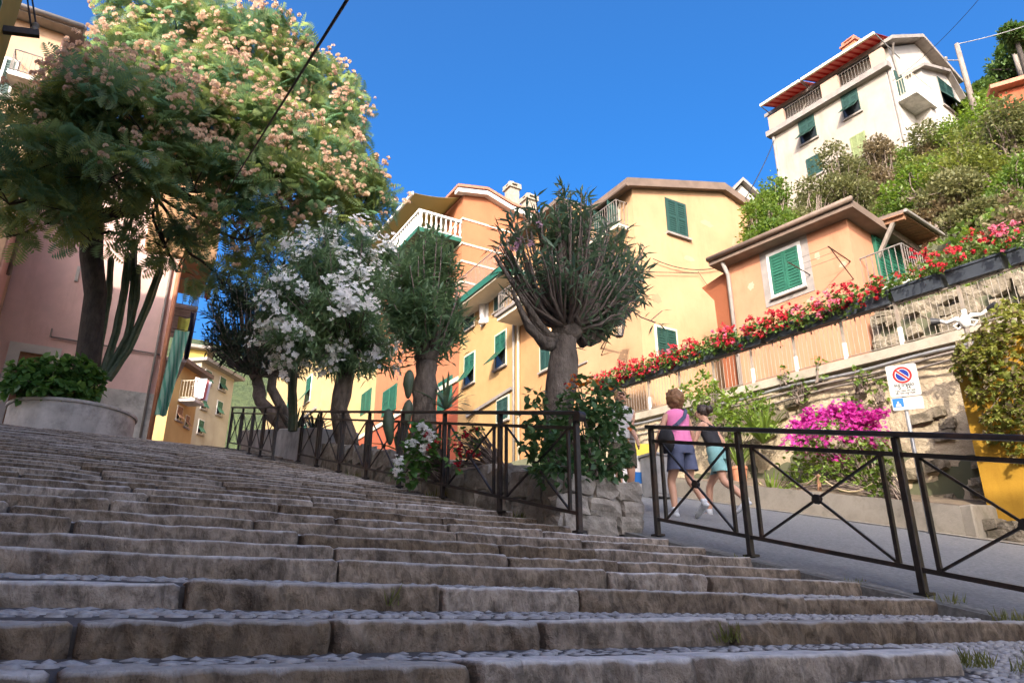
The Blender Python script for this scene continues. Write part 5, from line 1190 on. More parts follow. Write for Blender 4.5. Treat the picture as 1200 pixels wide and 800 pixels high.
for pts, r in (([(112, 440), (118, 400), (127, 350), (130, 305)], .085), ([(120, 440), (136, 390), (146, 340), (150, 300)], .10), ([(124, 440), (150, 392), (160, 350), (162, 315)], .085), ([(126, 445), (150, 410), (172, 360), (187, 318)], .11), ([(140, 425), (152, 380), (156, 330), (158, 285)], .08)):
    g = MB(); cp_ = [onY(x, y, 20.9 - .15 * i) for i, (x, y) in enumerate(pts)]; full = []
    for a, b in zip(cp_, cp_[1:]): full += [a.lerp(b, t) for t in (0, .33, .66)]
    full.append(cp_[-1]); full.append(cp_[-1] + (cp_[-1] - cp_[-2]).normalized() * .12); ribbed(g, full, r); g.build('arm', M['cactus'], ct)
# ---------------------------------------------------------------- oleanders in the planter strip
def oleander(name, label, foot, trunk_px, Yt, rt, lobes, leaf, leafsize, kleaf, bark='bark', flower=None, nflow=0.0, stems=0, stem_hub=None, sl=.5, spread=.6, fsize=.045, droop=.0, twigmat='twig', nfl=14, double=False):
    t = thing(name, label, 'tree', foot); g = MB()
    pts = [Vector(foot) - Vector((0, 0, .1))] + [onY(x, y, Yt) for x, y in trunk_px]
    full = []; rr = []
    for i, (a, b) in enumerate(zip(pts, pts[1:])):
        for q in (0, .5): full.append(a.lerp(b, q)); rr.append(rt * (1.12 - .22 * (i + q) / len(pts)) * (1 + .08 * math.sin(5 * (i + q))))
    full.append(pts[-1]); rr.append(rt * .8); g.tube(full, rr, 14); 
    hub = pts[-1]; g.lathe(hub - Vector((0, 0, .12)), [(rt * .75, 0), (rt * 1.15, .08), (rt * 1.1, .16), (rt * .4, .24)], 12)
    tr = g.build('trunk', M[bark], t, smooth=True)
    bmv = tr.data
    for v in bmv.vertices: v.co += Vector(v.normal) * rt * (.22 * noise.noise(Vector(v.co) * 7) + .14 * noise.noise(Vector(v.co) * 18))
    A, Dd, fpos, fdir = [], [], [], []; gs = MB()
    for k, (x, y, Y, rx, ry, n) in enumerate(lobes):
        c = onY(x, y, Y); s = c.length / FPX; p, d = lobe_points(c, (rx * s, rx * s * .8, ry * s), n, .35, .1)
        ax = unit(p - np.array(hub) + np.array([0, 0, .25])) * .7 + d * .5
        A.append(p); Dd.append(ax)
        m = RNG.random(n) < nflow; fpos.append(p[m]); fdir.append(ax[m])
        for i, q in enumerate(p):
            if i % max(1, int(1 / sl)) == 0:
                q = Vector(q); mid = hub.lerp(q, .5); mid = Vector((q.x * .62 + hub.x * .38, q.y * .62 + hub.y * .38, hub.z + (q.z - hub.z) * .38)); st_ = hub + Vector((random.uniform(-1, 1), random.uniform(-1, 1), random.uniform(-.2, .3))) * rt * .8
                b1 = st_.lerp(mid, .5) + Vector((0, 0, -.02)); gs.tube([st_, b1, mid, mid.lerp(q, .55) + Vector((random.uniform(-.03, .03), 0, .02)), q], [rt * .16, rt * .13, rt * .10, rt * .075, rt * .04], 5)
    gs.build('branch', M[twigmat], tr, smooth=True)
    A = np.concatenate(A); Dd = np.concatenate(Dd); P_, D_ = whorl(A, Dd, kleaf, spread, .22, along=leafsize * 1.6)
    if double:
        mk_ = RNG.random(len(A)) < double; A_, Dd_ = A, Dd; A, Dd = A[mk_], Dd[mk_]
        P2, D2 = whorl(A - unit(Dd) * leafsize * 1.5 + RNG.normal(0, .03, A.shape), Dd, max(4, kleaf - 3), spread + .2, .25, along=leafsize * 1.6); P_ = np.concatenate([P_, P2]); D_ = np.concatenate([D_, D2]); A, Dd = A_, Dd_
    D_[:, 2] -= droop
    scatter('crown', *LANCE, P_, D_, leafsize * RNG.uniform(.7, 1.25, len(P_)), leaf, t)
    if flower is not None:
        fpos = np.concatenate(fpos); fdir = unit(np.concatenate(fdir)); n = len(fpos)
        q = np.repeat(fpos + fdir * leafsize * .5, nfl, 0) + RNG.normal(0, fsize * 1.5, (n * nfl, 3)); up = unit(np.repeat(fdir, nfl, 0) + RNG.normal(0, .5, (n * nfl, 3)) + np.array([0, -.3, .2]))
        scatter('blossom', *BLOS, q, np.cross(up, rand_dirs(len(up))), fsize * RNG.uniform(.7, 1.2, len(q)), flower, t, upv=up)
    return t, hub, tr
# 1: nearest, pollarded with thick scarred trunk
f1 = (4.3, 6.3, plz(6.3))
o1, hub1_, tr1 = oleander('oleander', 'pollarded oleander with thick scarred bare trunk and upright dark leafy stems', f1, [(655, 480), (660, 420), (664, 388)], 6.3, .15,
    [(598, 290, 6.2, 24, 50, 16), (640, 275, 6.3, 34, 50, 40), (680, 275, 6.1, 40, 56, 60), (722, 305, 6.3, 34, 54, 50), (750, 318, 6.5, 16, 40, 18), (660, 320, 6.0, 60, 34, 30), (712, 345, 6.2, 44, 32, 42), (615, 330, 6.5, 34, 34, 12), (662, 228, 6.3, 8, 20, 6), (700, 372, 6.2, 44, 16, 18)],
    L_['oleander'], .185, 9, spread=.9, sl=1.0, droop=.15, double=.35)
# gnarled arms where the crown was cut back
g = MB()
for (x0, y0, x1, y1, x2, y2, r) in ((650, 400, 620, 385, 600, 340, .055), (655, 395, 632, 380, 580, 300, .05), (680, 400, 700, 380, 705, 350, .07), (690, 400, 712, 380, 722, 350, .055), (648, 405, 628, 392, 612, 368, .06), (662, 388, 652, 350, 640, 300, .04), (668, 388, 680, 340, 690, 290, .04), (640, 395, 618, 360, 592, 290, .035)):
    g.tube([onY(x0, y0, 6.3), onY((x0 + x1) / 2, (y0 + y1) / 2 + 6, 6.28), onY(x1, y1, 6.25), onY(x2, y2, 6.2)], [r * 1.2, r, r * .8, r * .35], 8)
g.build('gnarled_limb', M['bark'], tr1, smooth=True)
# pale pink stray flowers
q = np.array([vec(onY(604, 288, 6.1)), vec(onY(620, 285, 6.1)), vec(onY(608, 282, 6.15)), vec(onY(632, 264, 6.1)), vec(onY(600, 292, 6.1))]); q = np.repeat(q, 4, 0) + RNG.normal(0, .02, (20, 3))
scatter('blossom', *BLOS, q, rand_dirs(20), .03, L_['pink_fl'], o1)
# withered shoot on the right with long dry leaves
g = MB(); sh = [onY(*p, 6.2) for p in ((700, 352), (735, 360), (752, 372), (768, 378))]; g.tube(sh, .008, 5); g.tube([onY(762, 376, 6.2), onY(776, 364, 6.2)], .006, 5); g.build('shoot', M['twig'], tr1)
A = np.array([vec(onY(x, y, 6.2)) for x, y in ((768, 378), (770, 380), (766, 380), (772, 378), (774, 380), (755, 372), (776, 364), (764, 382))]); 
dd = np.array([(_R * a - _U * b)[:] for a, b in ((.9, .3), (.9, -.05), (-.5, .9), (.6, .8), (.1, 1), (.6, -.6), (.9, -.1), (-.2, 1))])
scatter('shoot_leaf', *LANCE, A, dd, np.array([.2, .19, .16, .17, .16, .11, .13, .15]), L_['oleander'], o1)
# 2: bushy oleander, second trunk
f2 = (4.2, 9.6, plz(9.6))
o2, hub2_, tr2 = oleander('oleander', 'bushy pale green oleander on a stout mottled trunk beside a paddle cactus', f2, [(497, 470), (499, 440), (500, 418)], 9.6, .165,
    [(480, 330, 9.4, 34, 36, 60), (520, 335, 9.5, 30, 40, 56), (500, 300, 9.6, 40, 30, 60), (460, 355, 9.3, 22, 26, 30), (535, 370, 9.6, 16, 26, 30), (500, 360, 9.2, 34, 24, 40), (505, 275, 9.7, 14, 20, 16), (475, 385, 9.3, 16, 18, 16), (525, 395, 9.6, 14, 14, 12)],
    L_['oleander2'], .20, 11, spread=.95, sl=.25, droop=.1, double=True)
# 3: white flowering oleander
f3 = (4.1, 12.6, plz(12.6))
oleander('oleander', 'round-crowned oleander covered in white blossom clusters with leaning grey trunk', f3, [(397, 480), (404, 445), (412, 410)], 12.6, .16,
    [(330, 350, 12.3, 40, 40, 95), (380, 325, 12.2, 46, 40, 110), (430, 330, 12.4, 36, 40, 90), (400, 375, 12.0, 60, 40, 130), (350, 400, 12.1, 46, 34, 90), (440, 390, 12.3, 34, 36, 70), (410, 285, 12.5, 46, 22, 60), (360, 295, 12.5, 34, 20, 40), (400, 425, 12.2, 46, 18, 46), (455, 300, 12.6, 22, 22, 36), (318, 380, 12.4, 18, 28, 36), (452, 425, 12.3, 20, 16, 20)],
    L_['oleander2'], .19, 13, flower=L_['oleander_fl'], nflow=.15, spread=.95, sl=.2, fsize=.055, nfl=20, double=True)
# 4: dark oleander further up, two stems
f4 = (3.9, 16.6, 3.4 + .226 * 3.1)
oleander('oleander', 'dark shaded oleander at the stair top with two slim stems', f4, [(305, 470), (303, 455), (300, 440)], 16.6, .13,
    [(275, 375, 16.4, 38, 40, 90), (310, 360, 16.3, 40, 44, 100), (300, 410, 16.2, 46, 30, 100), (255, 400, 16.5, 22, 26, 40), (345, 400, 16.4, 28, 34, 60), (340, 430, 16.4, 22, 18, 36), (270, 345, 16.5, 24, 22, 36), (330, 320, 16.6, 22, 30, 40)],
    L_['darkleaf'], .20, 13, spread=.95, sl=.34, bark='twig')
g = MB(); g.tube([Vector(f4) + Vector((.1, -.2, -.1)), onY(318, 455, 16.5), onY(322, 425, 16.4), onY(335, 395, 16.4)], [.13, .11, .09, .05], 9); tag(g.build('stem', M['bark'], bpy.data.objects['oleander.003'], smooth=True))
# tall single-column cactus between fence sections, paddle cactus by second trunk
cc = thing('column_cactus', 'single straight column cactus standing alone between two fence sections', 'cactus', onY(343, 505, 13.6)); g = MB()
ribbed(g, [onY(343 + .5 * math.sin(i), 505 - i * 9.5, 13.6) for i in range(12)], .085); g.build('column', M['cactus'], cc)
pcx = thing('paddle_cactus', 'dark paddle cactus pad standing left of the stout mottled trunk', 'cactus', onY(478, 490, 9.3))
def pad(g, c, w, h, tilt=0, th=.05):
    rings = []
    for s in np.linspace(-1, 1, 5):
        k = math.sqrt(max(.02, 1 - s * s)); rings.append([c + _R * (math.cos(t) * w * (1 if math.sin(t) > 0 else .75) * k + tilt * math.sin(t) * h) + _U * (math.sin(t) * h * k) - _fh * s * th for t in np.linspace(0, 2 * math.pi, 14, endpoint=False)])
    g.loft(rings)
for (x, y, w, h, tl) in ((479, 450, .085, .22, 0), (477, 487, .085, .24, .05), (456, 500, .09, .26, -.1), (470, 515, .1, .2, .1)):
    g = MB(); pad(g, onY(x, y, 9.3), w, h, tl); g.build('pad', M['cactus'], pcx, smooth=True)
# strap-leaved plants (agave / palm-like) along the bed
def strap(name, label, foot, n, ln, mat, width=.10, up=.7, parent=None):
    t = thing(name, label, 'plant', foot); k = 6; V, Fc = [], []; 
    for i in range(n):
        a = random.uniform(0, 6.28); el = random.uniform(up - .3, up + .45); d = Vector((math.cos(a) * math.cos(el), math.sin(a) * math.cos(el), math.sin(el))); s = d.cross(Vector((0, 0, 1))).normalized(); L0 = ln * random.uniform(.7, 1.1); b = len(V)
        for j in range(k + 1):
            u = j / k; p = Vector(foot) + d * (L0 * u) + Vector((0, 0, -.35 * L0 * u * u * u * (1.2 - math.sin(el)))); w = width * ln * (.5 + u) * (1 - u) ** .7 * .6 + .002
            V += [tuple(p - s * w + Vector((0, 0, w * .3))), tuple(p + s * w + Vector((0, 0, w * .3)))]
        for j in range(k): Fc.append((b + 2 * j, b + 2 * j + 1, b + 2 * j + 3, b + 2 * j + 2))
    return npmesh('leaf_rosette', np.array(V), np.array(Fc), None, mat, t, RNG.random(len(Fc)))
random.seed(4)
strap('agave', 'striped strap-leaved agave behind the fence near the stout mottled trunk', (4.25, 10.2, plz(10.2)), 22, .75, L_['agave'], .13)
strap('strap_plant', 'spiky dark strap-leaved plant right of the stout mottled trunk', onY(522, 480, 9.4), 26, .6, L_['oleander'], .08)
strap('strap_plant', 'dark spiky plant mass at the foot of the lone column cactus', (3.85, 14.3, 3.5), 40, .6, L_['darkleaf'], .07)
strap('strap_plant', 'dark spiky plant clump further along the masonry bed', (3.75, 15.4, 3.8), 40, .6, L_['darkleaf'], .07)
# broad-leaved bush with orange-red flowers over the pillar
def leafcloud(name, label, cat, foot, lobes, leaf, size, k=3, tmpl=BROAD, spread=.9, droop=.3, shell=.35, stemmat='twig', stems=True, group=None, partname='foliage', onplane=onY):
    t = thing(name, label, cat, foot, group); A, B = [], []
    for (x, y, Y, rx, ry, n) in lobes:
        c = onplane(x, y, Y); s = c.length / FPX; p, d = lobe_points(c, (rx * s, rx * s * .75, ry * s), n, shell, .05); A.append(p); B.append(d)
    A = np.concatenate(A); B = np.concatenate(B); P_, D_ = whorl(A, B + np.array([-.15, -.25, .15]), k, spread, .3); D_[:, 2] -= droop
    scatter(partname, *tmpl, P_, D_, size * RNG.uniform(.65, 1.3, len(P_)), leaf, t)
    if stems:
        g = MB(); f = Vector(foot)
        for q in A[::max(1, len(A) // 40)]:
            q = Vector(q); g.tube(curve_pts(f + Vector((random.uniform(-.1, .1), random.uniform(-.1, .1), -.05)), q, 4, (0, 0, .1 * (q - f).length), .05, q.x), rads(.014, .004, 4), 5)
        g.build('stem', M[stemmat], t)
    return t, A, B
def flowers_on(t, A, B, frac, leafm, size, nper=5, tmpl=BLOS, jit=1.3, name='blossom'):
    m = RNG.random(len(A)) < frac; p = A[m]; d = unit(B[m]); n = len(p)
    if n == 0: return
    q = np.repeat(p + d * .06, nper, 0) + RNG.normal(0, size * jit, (n * nper, 3)); up = unit(np.repeat(d, nper, 0) + RNG.normal(0, .6, (n * nper, 3)) + np.array([-.2, -.4, .2]))
    scatter(name, *tmpl, q, np.cross(up, rand_dirs(len(up))), size * RNG.uniform(.7, 1.2, len(q)), leafm, t, upv=up)
pf = (4.35, 5.85, plz(5.85))
t, A, B = leafcloud('trumpet_bush', 'dense dark broad-leaved bush cascading over the stone pillar, orange-red blooms', 'bush', pf,
    [(640, 520, 5.75, 34, 34, 110), (680, 500, 5.8, 40, 44, 150), (715, 510, 5.75, 28, 44, 120), (700, 545, 5.6, 40, 22, 100), (655, 555, 5.6, 40, 16, 60), (690, 465, 5.9, 30, 26, 60), (720, 470, 5.9, 18, 24, 30), (625, 480, 5.9, 16, 34, 26)], L_['broad'], .075, 3)
q = np.array([vec(onY(x, y, 5.75)) for x, y in ((677, 448), (684, 452), (690, 447), (670, 440), (700, 446), (668, 452), (738, 501), (735, 520), (715, 456))]); q = np.repeat(q, 5, 0) + RNG.normal(0, .02, (45, 3))
scatter('blossom', *BLOS, q, rand_dirs(45), .022, L_['orange'], t); q2 = q[:30] + RNG.normal(0, .03, (30, 3)); scatter('blossom', *BLOS, q2[::2], rand_dirs(15), .022, L_['red'], t)
t, A, B = leafcloud('hydrangea', 'white-flowered geranium plant spilling through the fence bars', 'flower', (3.75, 7.9, stair_z(7.9) + .2),
    [(490, 535, 7.8, 22, 26, 60), (475, 555, 7.8, 14, 14, 24), (500, 510, 7.9, 18, 16, 30)], L_['ivy'], .095, 3)
q = np.array([vec(onY(x, y, 7.65)) for x, y in ((495, 500), (500, 514), (483, 519), (497, 527), (467, 540), (466, 551), (503, 508))]); q = np.repeat(q, 26, 0) + RNG.normal(0, .028, (182, 3)); scatter('blossom', *BLOS, q, rand_dirs(182), .026, L_['oleander_fl'], t)
q = np.array([vec(onY(x, y, 7.6)) for x, y in ((500, 508), (512, 516), (502, 524))]); q = np.repeat(q, 10, 0) + RNG.normal(0, .016, (30, 3)); scatter('blossom', *BLOS, q, rand_dirs(30), .02, L_['red'], t, )
t, A, B = leafcloud('red_geranium', 'sparse red flowering geranium behind the fence, middle of the planter', 'flower', (4.1, 7.2, plz(7.2)), [(545, 520, 7.2, 22, 18, 30), (552, 505, 7.2, 14, 14, 16), (535, 545, 7.2, 14, 12, 16)], L_['ivy'], .07, 2)
q = np.array([vec(onY(x, y, 7.1)) for x, y in ((538, 524), (556, 533), (535, 543), (547, 510), (557, 502), (551, 531), (541, 534))]); q = np.repeat(q, 14, 0) + RNG.normal(0, .024, (98, 3)); scatter('blossom', *BLOS, q, rand_dirs(98), .022, L_['red'], t)
# ---------------------------------------------------------------- geranium boxes hung on the walkway railing
gbx = MB(); gbx.hexa([(-.02, -.47, .0), (.17, -.47, .0), (.17, .47, .0), (-.02, .47, .0), (-.07, -.50, .26), (.20, -.50, .26), (.20, .50, .26), (-.07, .50, .26)]); gbx.hexa([(-.085, -.52, .235), (-.071, -.52, .235), (-.071, .52, .235), (-.085, .52, .235), (-.085, -.52, .275), (-.071, -.52, .275), (-.071, .52, .275), (-.085, .52, .275)])
boxm = gbx.mesh('flower_box'); boxm.materials.append(M['box'])
soil = MB(); soil.box(-.05, .18, -.47, .47, .2, .262); soilm = soil.mesh('soil'); soilm.materials.append(M['earth'])
ordn = ['first', 'second', 'third', 'fourth', 'fifth', 'sixth', 'seventh', 'eighth', 'ninth', 'tenth', 'eleventh', 'twelfth', 'thirteenth']
kinds = ['red', 'red', 'red', 'red', 'red', 'red', 'red', 'mix', 'red', 'sparse', 'sparse', 'pink', 'pink']
ysb = [16.74 - 1.07 * i for i in range(13)]
desc = {'red': 'overflowing with red geraniums', 'mix': 'with mixed pink and red geraniums', 'sparse': 'with sparse red geraniums, side bare', 'pink': 'with pink and red geraniums on top'}
for i, Y in enumerate(ysb):
    kd = kinds[i]; z = ramp_z(Y) + .93; t = thing('flower_box', 'flower box %s, %s from the lantern' % (desc[kd], ordn[i]), 'flower box', (13.24, Y, z), 'flower boxes along the walkway railing')
    inst('box', boxm, (13.24, Y, z), t, (math.atan(.065), 0, 0)); inst('soil', soilm, (13.24, Y, z), t, (math.atan(.065), 0, 0))
    dens = {'red': 1.0, 'mix': 1.0, 'sparse': .45, 'pink': .6}[kd]; n = int(230 * dens); low = .10 if kd in ('red', 'mix') else .30
    P0 = np.stack([13.24 + RNG.normal(-.02, .15, n), Y + RNG.uniform(-.56, .56, n), z + RNG.uniform(low, .52, n)], 1); 
    P0[:, 2] -= np.abs(RNG.normal(0, .05, n)); ou = P0 - np.array([13.34, Y, z + .15]); ou[:, 1] *= .3
    P_, D_ = whorl(P0, ou + np.array([-.1, 0, .1]), 3, 1.0, .3); scatter('foliage', *BROAD, P_, D_, RNG.uniform(.05, .10, len(P_)), L_['geran'], t)
    nf = int(84 * dens)
    Fp = np.stack([13.17 + RNG.normal(0, .11, nf) - .08, Y + RNG.uniform(-.56, .56, nf), z + .10 + (low - .1) * .9 + RNG.random(nf) * .50], 1)
    cl = np.array([noise.noise(Vector((yy * 2.6, 3.1, i * .7))) for yy in Fp[:, 1]]); Fp[:, 2] += cl * .16; kp = cl > -.16 + .10 * RNG.normal(size=nf); Fp = Fp[kp]; nf = len(Fp)
    out = unit(np.tile([-1, -.3, .6], (nf, 1)) + RNG.normal(0, .4, (nf, 3)))
    pk = RNG.random(nf) < {'red': .12, 'mix': .55, 'sparse': .0, 'pink': .6}[kd]
    for m_, mt in ((~pk, 'red'), (pk, 'pink')):
        if m_.sum() == 0: continue
        q = np.repeat(Fp[m_], 13, 0) + RNG.normal(0, .026, (m_.sum() * 13, 3)) * np.repeat(RNG.uniform(.5, 1.35, m_.sum()), 13)[:, None]; up = unit(np.repeat(out[m_], 13, 0) + RNG.normal(0, .5, (len(q), 3)))
        scatter('blossom', *BLOS, q, np.cross(up, rand_dirs(len(up))), RNG.uniform(.020, .032, len(q)), L_[mt], t, upv=up)
    for sy in (-.35, .35): g = MB(); g.bar((13.30, Y + sy, z - .1), (13.30, Y + sy, z + .27), .02, .02, up=(1, 0, 0)); g.build('hook', M['iron'], t)
# ---------------------------------------------------------------- bed below the retaining wall
def bz(Y): return road_z(11, Y) + .4
t, A, B = leafcloud('bougainvillea', 'bougainvillea bush topped with magenta flowers against the retaining wall', 'bush', (12.6, 8.3, bz(8.3)),
    [(985, 520, 12.5, 55, 34, 170), (945, 545, 12.4, 32, 24, 80), (1015, 530, 12.5, 30, 34, 90), (980, 560, 12.2, 50, 18, 90), (955, 510, 12.6, 24, 20, 50)], L_['bright'], .085, 4, onplane=onX)
mk = A[:, 2] > np.percentile(A[:, 2], 45)
flowers_on(t, A[mk] + np.array([-.1, 0, .1]), B[mk] + np.array([-.5, 0, .6]), .4, L_['magenta'], .04, 8, jit=1.9)
q = np.concatenate([lobe_points(onX(x, y, 12.4), (.3, rx / FPX * 14.5, ry / FPX * 14.5), n, .2)[0] for x, y, rx, ry, n in ((960, 489, 26, 10, 46), (1010, 492, 30, 11, 60), (985, 482, 26, 8, 40), (935, 497, 14, 5, 18), (1000, 508, 30, 5, 20), (984, 537, 8, 4, 6))])
q = np.repeat(q, 9, 0) + RNG.normal(0, .05, (len(q) * 9, 3)); scatter('bract_cluster', *BLOS, q, rand_dirs(len(q)), RNG.uniform(.03, .05, len(q)), L_['magenta'], t)
leafcloud('climbing_shrub', 'bright green leafy shrub reaching up to the railing behind the walkers', 'bush', (12.6, 12.0, bz(12)), [(830, 470, 12.6, 34, 24, 90), (870, 475, 12.7, 34, 24, 90), (800, 468, 12.5, 16, 18, 30), (850, 500, 12.3, 30, 20, 60), (890, 490, 12.6, 22, 20, 40), (825, 450, 12.8, 18, 16, 30)], L_['bright'], .13, 4, onplane=onX, tmpl=LANCE if False else DIAM)
random.seed(9)
strap('iris_clump', 'bright strap-leaved iris clump left of the bougainvillea', onX(905, 588, 12.0), 34, .75, L_['bright'], .055, 1.0)
strap('iris_clump', 'tall strap-leaved clump above the walkers right shoulder', onX(895, 520, 12.6), 60, 1.1, L_['bright'], .05, .9)
strap('iris_clump', 'small strap-leaved clump at the kerb behind the walkers', onX(800, 580, 11.6), 30, .5, L_['bright'], .06, .9)
leafcloud('low_shrub', 'small bright green shrub beside the wooden rope post', 'bush', (12.0, 7.3, bz(7.3)), [(1035, 555, 12.0, 14, 18, 36), (1030, 575, 11.9, 16, 10, 26), (930, 575, 11.9, 20, 10, 26)], L_['bright'], .08, 4, onplane=onX)
for i, (x, y, rx, ry, n) in enumerate(((940, 455, 20, 14, 26), (960, 430, 10, 16, 14), (1010, 440, 22, 18, 26), (1000, 470, 26, 10, 22), (920, 440, 14, 10, 12), (1030, 455, 12, 14, 12))):
    leafcloud('wall_creeper', ['trailing creeper on the retaining wall above the magenta flowers', 'thin creeper strand rising to the coping', 'wispy creeper beside the road sign', 'low creeper patch right above the bougainvillea', 'creeper tuft under the pipes near the walkers', 'small creeper tuft touching the road sign edge'][i], 'creeper', onX(x, y + ry, 13.15), [(x, y, 13.1, rx, ry, n)], L_['bright' if i % 2 else 'scrub2'], .085, 3, onplane=onX, shell=.1)
# hedge shrub draped over the ochre wall
t, A, B = leafcloud('draping_shrub', 'large glossy shrub draping over the ochre yellow wall', 'bush', (12.5, 4.6, 4.2),
    [(1160, 415, 11.9, 40, 28, 200), (1190, 400, 12.0, 36, 36, 220), (1140, 430, 11.8, 24, 20, 90), (1185, 450, 11.7, 26, 24, 90), (1180, 490, 11.8, 26, 14, 60), (1150, 460, 11.8, 14, 16, 36), (1210, 470, 11.8, 30, 40, 120), (1200, 370, 12.3, 34, 22, 120), (1172, 515, 11.9, 16, 10, 22), (1195, 528, 11.9, 14, 12, 24), (1158, 492, 11.9, 10, 10, 14)], L_['hedge'], .072, 6, tmpl=BROAD, onplane=onX, shell=.2)
P_, D_ = whorl(A[::3], B[::3], 4, .9, .3); scatter('dry_leaf', *BROAD, P_, D_, .09, L_['scrub3'], t)
# ---------------------------------------------------------------- hillside scrub
def hpos(x, y):       # where the sight line meets the hill
    d = ray(x, y); prev = None
    for s in np.arange(12, 70, .25):
        p = d * s
        if p.x > 15.6 and p.z < hill_z(p.x, p.y): return p
    return d * 30
extra = [(912, 238, 30, 30, 27, 'scrub2', 'tall green shrub hiding the foot of the white house'), (945, 224, 32, 28, 27.5, 'scrub', 'tall olive shrub rising against the white house front'), (888, 262, 22, 26, 25, 'scrub2', 'green shrub squeezed between the gable roof and salmon eave'), (985, 205, 30, 26, 28, 'scrub', 'grey-olive shrub below the faded green shutter'), (1030, 190, 26, 24, 28.5, 'scrub3', 'dry shrub below the white house corner downpipe')]
shr = [(905, 248, 28, 26, 'scrub2', 'green bushy shrub beside the yellow gable house roof'), (938, 225, 32, 26, 'scrub', 'olive grey shrub below the white house'), (978, 200, 36, 26, 'scrub', 'olive shrub climbing toward the white house wall'), (1010, 185, 26, 26, 'scrub3', 'dry brownish shrub in front of the white house balcony'),
       (1045, 172, 30, 24, 'scrub3', 'tall dry twiggy shrub covering the white house corner'), (1090, 180, 34, 26, 'scrub', 'grey-olive shrub under the white side wing'), (950, 240, 24, 18, 'scrub2', 'small green shrub above the salmon house eave'), (1000, 220, 36, 20, 'scrub2', 'green shrub behind the salmon house ridge'),
       (1045, 215, 36, 24, 'scrub2', 'leafy green shrub over the timber canopy'), (1085, 215, 30, 26, 'bright', 'bright green shrub right of the timber canopy'), (1120, 190, 34, 26, 'scrub4', 'yellow-green shrub in the middle of the slope'), (1160, 200, 36, 28, 'scrub4', 'yellowing shrub near the red house'),
       (1190, 160, 34, 30, 'scrub', 'olive shrub below the coral house'), (1150, 160, 34, 26, 'bright', 'fresh green shrub below the wooden pole'), (1130, 230, 30, 24, 'scrub', 'olive shrub low on the slope above canopy gutter'), (1170, 240, 36, 26, 'scrub3', 'dry bramble shrub above the flower boxes'), (1200, 220, 30, 26, 'scrub2', 'dark green shrub at the slope edge above boxes'),
       (1105, 255, 24, 18, 'scrub3', 'dry grassy tuft right of the canopy strut'), (1070, 190, 26, 20, 'bright', 'fresh fern-like shrub between dry bushes'), (1140, 262, 30, 14, 'scrub', 'low olive ground shrub above pink geraniums'), (1195, 275, 26, 18, 'scrub3', 'dry brown bramble behind the last flower box'), (1108, 158, 18, 16, 'scrub3', 'dry twiggy bush against the white wing'), (975, 235, 30, 14, 'scrub', 'low grey shrub along the salmon roof edge'), (915, 270, 20, 14, 'scrub2', 'green shrub tucked behind the salmon house eave')]
random.seed(12)
for (x, y, rx, ry, mt, lb, D_ex) in [q + (0,) for q in shr] + [(a_, b_, c_, d_, m_, l_, e_) for a_, b_, c_, d_, e_, m_, l_ in extra]:
    c = dep(x, y, D_ex) if D_ex else hpos(x, y + ry); D = c.length; s = D / FPX; foot = Vector((c.x, c.y, hill_z(c.x, c.y))); t = thing('hillside_shrub', lb, 'bush', foot, 'shrubs on the hillside')
    cen = foot + Vector((0, 0, ry * s * .8)) if not D_ex else c; A, B = [], []
    for k in range(6 if not D_ex else 12):
        cc_ = cen + Vector((random.uniform(-.7, .7) * rx * s, random.uniform(-.7, .7) * rx * s, random.uniform(-.4 if not D_ex else -2.2, .5) * ry * s)); p, d = lobe_points(cc_, (rx * s * .55, rx * s * .55, ry * s * .6), 115, .3, .3); A.append(p); B.append(d)
    A = np.concatenate(A); B = np.concatenate(B); P_, D_ = whorl(A, B, 6, .9, .4); P_ = P_ + RNG.normal(0, .08, P_.shape)
    scatter('foliage', *DIAM, P_, D_, RNG.uniform(.07, .17, len(P_)), L_[mt], t)
    g = MB()
    for q in A[::14]: g.tube(curve_pts(foot + Vector((random.uniform(-.3, .3), random.uniform(-.3, .3), -.1)), Vector(q), 4, (0, 0, .2), .2, q[0]), rads(.035, .008, 4), 5)
    g.build('stem', M['twig'], t)
# ground cover between the shrubs: one mass
n = 52000; X = RNG.uniform(15.8, 44, n); Yv = RNG.uniform(-4, 30, n); keep = (Yv < 9 + (X - 15.6) * .9 + 3) & ~((X > 15.6) & (X < 21.5) & (Yv > 9.3) & (Yv < 15))
X, Yv = X[keep], Yv[keep]; Z = np.array([hill_z(a, b) for a, b in zip(X, Yv)]) + RNG.random(len(X)) ** 2 * .9
for part_, mt in enumerate(('scrub', 'scrub2', 'scrub2')):
    k = np.arange(len(X)) % 3 == part_; P0 = np.stack([X[k], Yv[k], Z[k]], 1); P_, D_ = whorl(P0, np.tile([-.3, -.3, 1.0], (len(P0), 1)), 4, .8, .4)
    scatter('ground_cover', *DIAM, P_, D_, RNG.uniform(.09, .22, len(P_)), L_[mt])
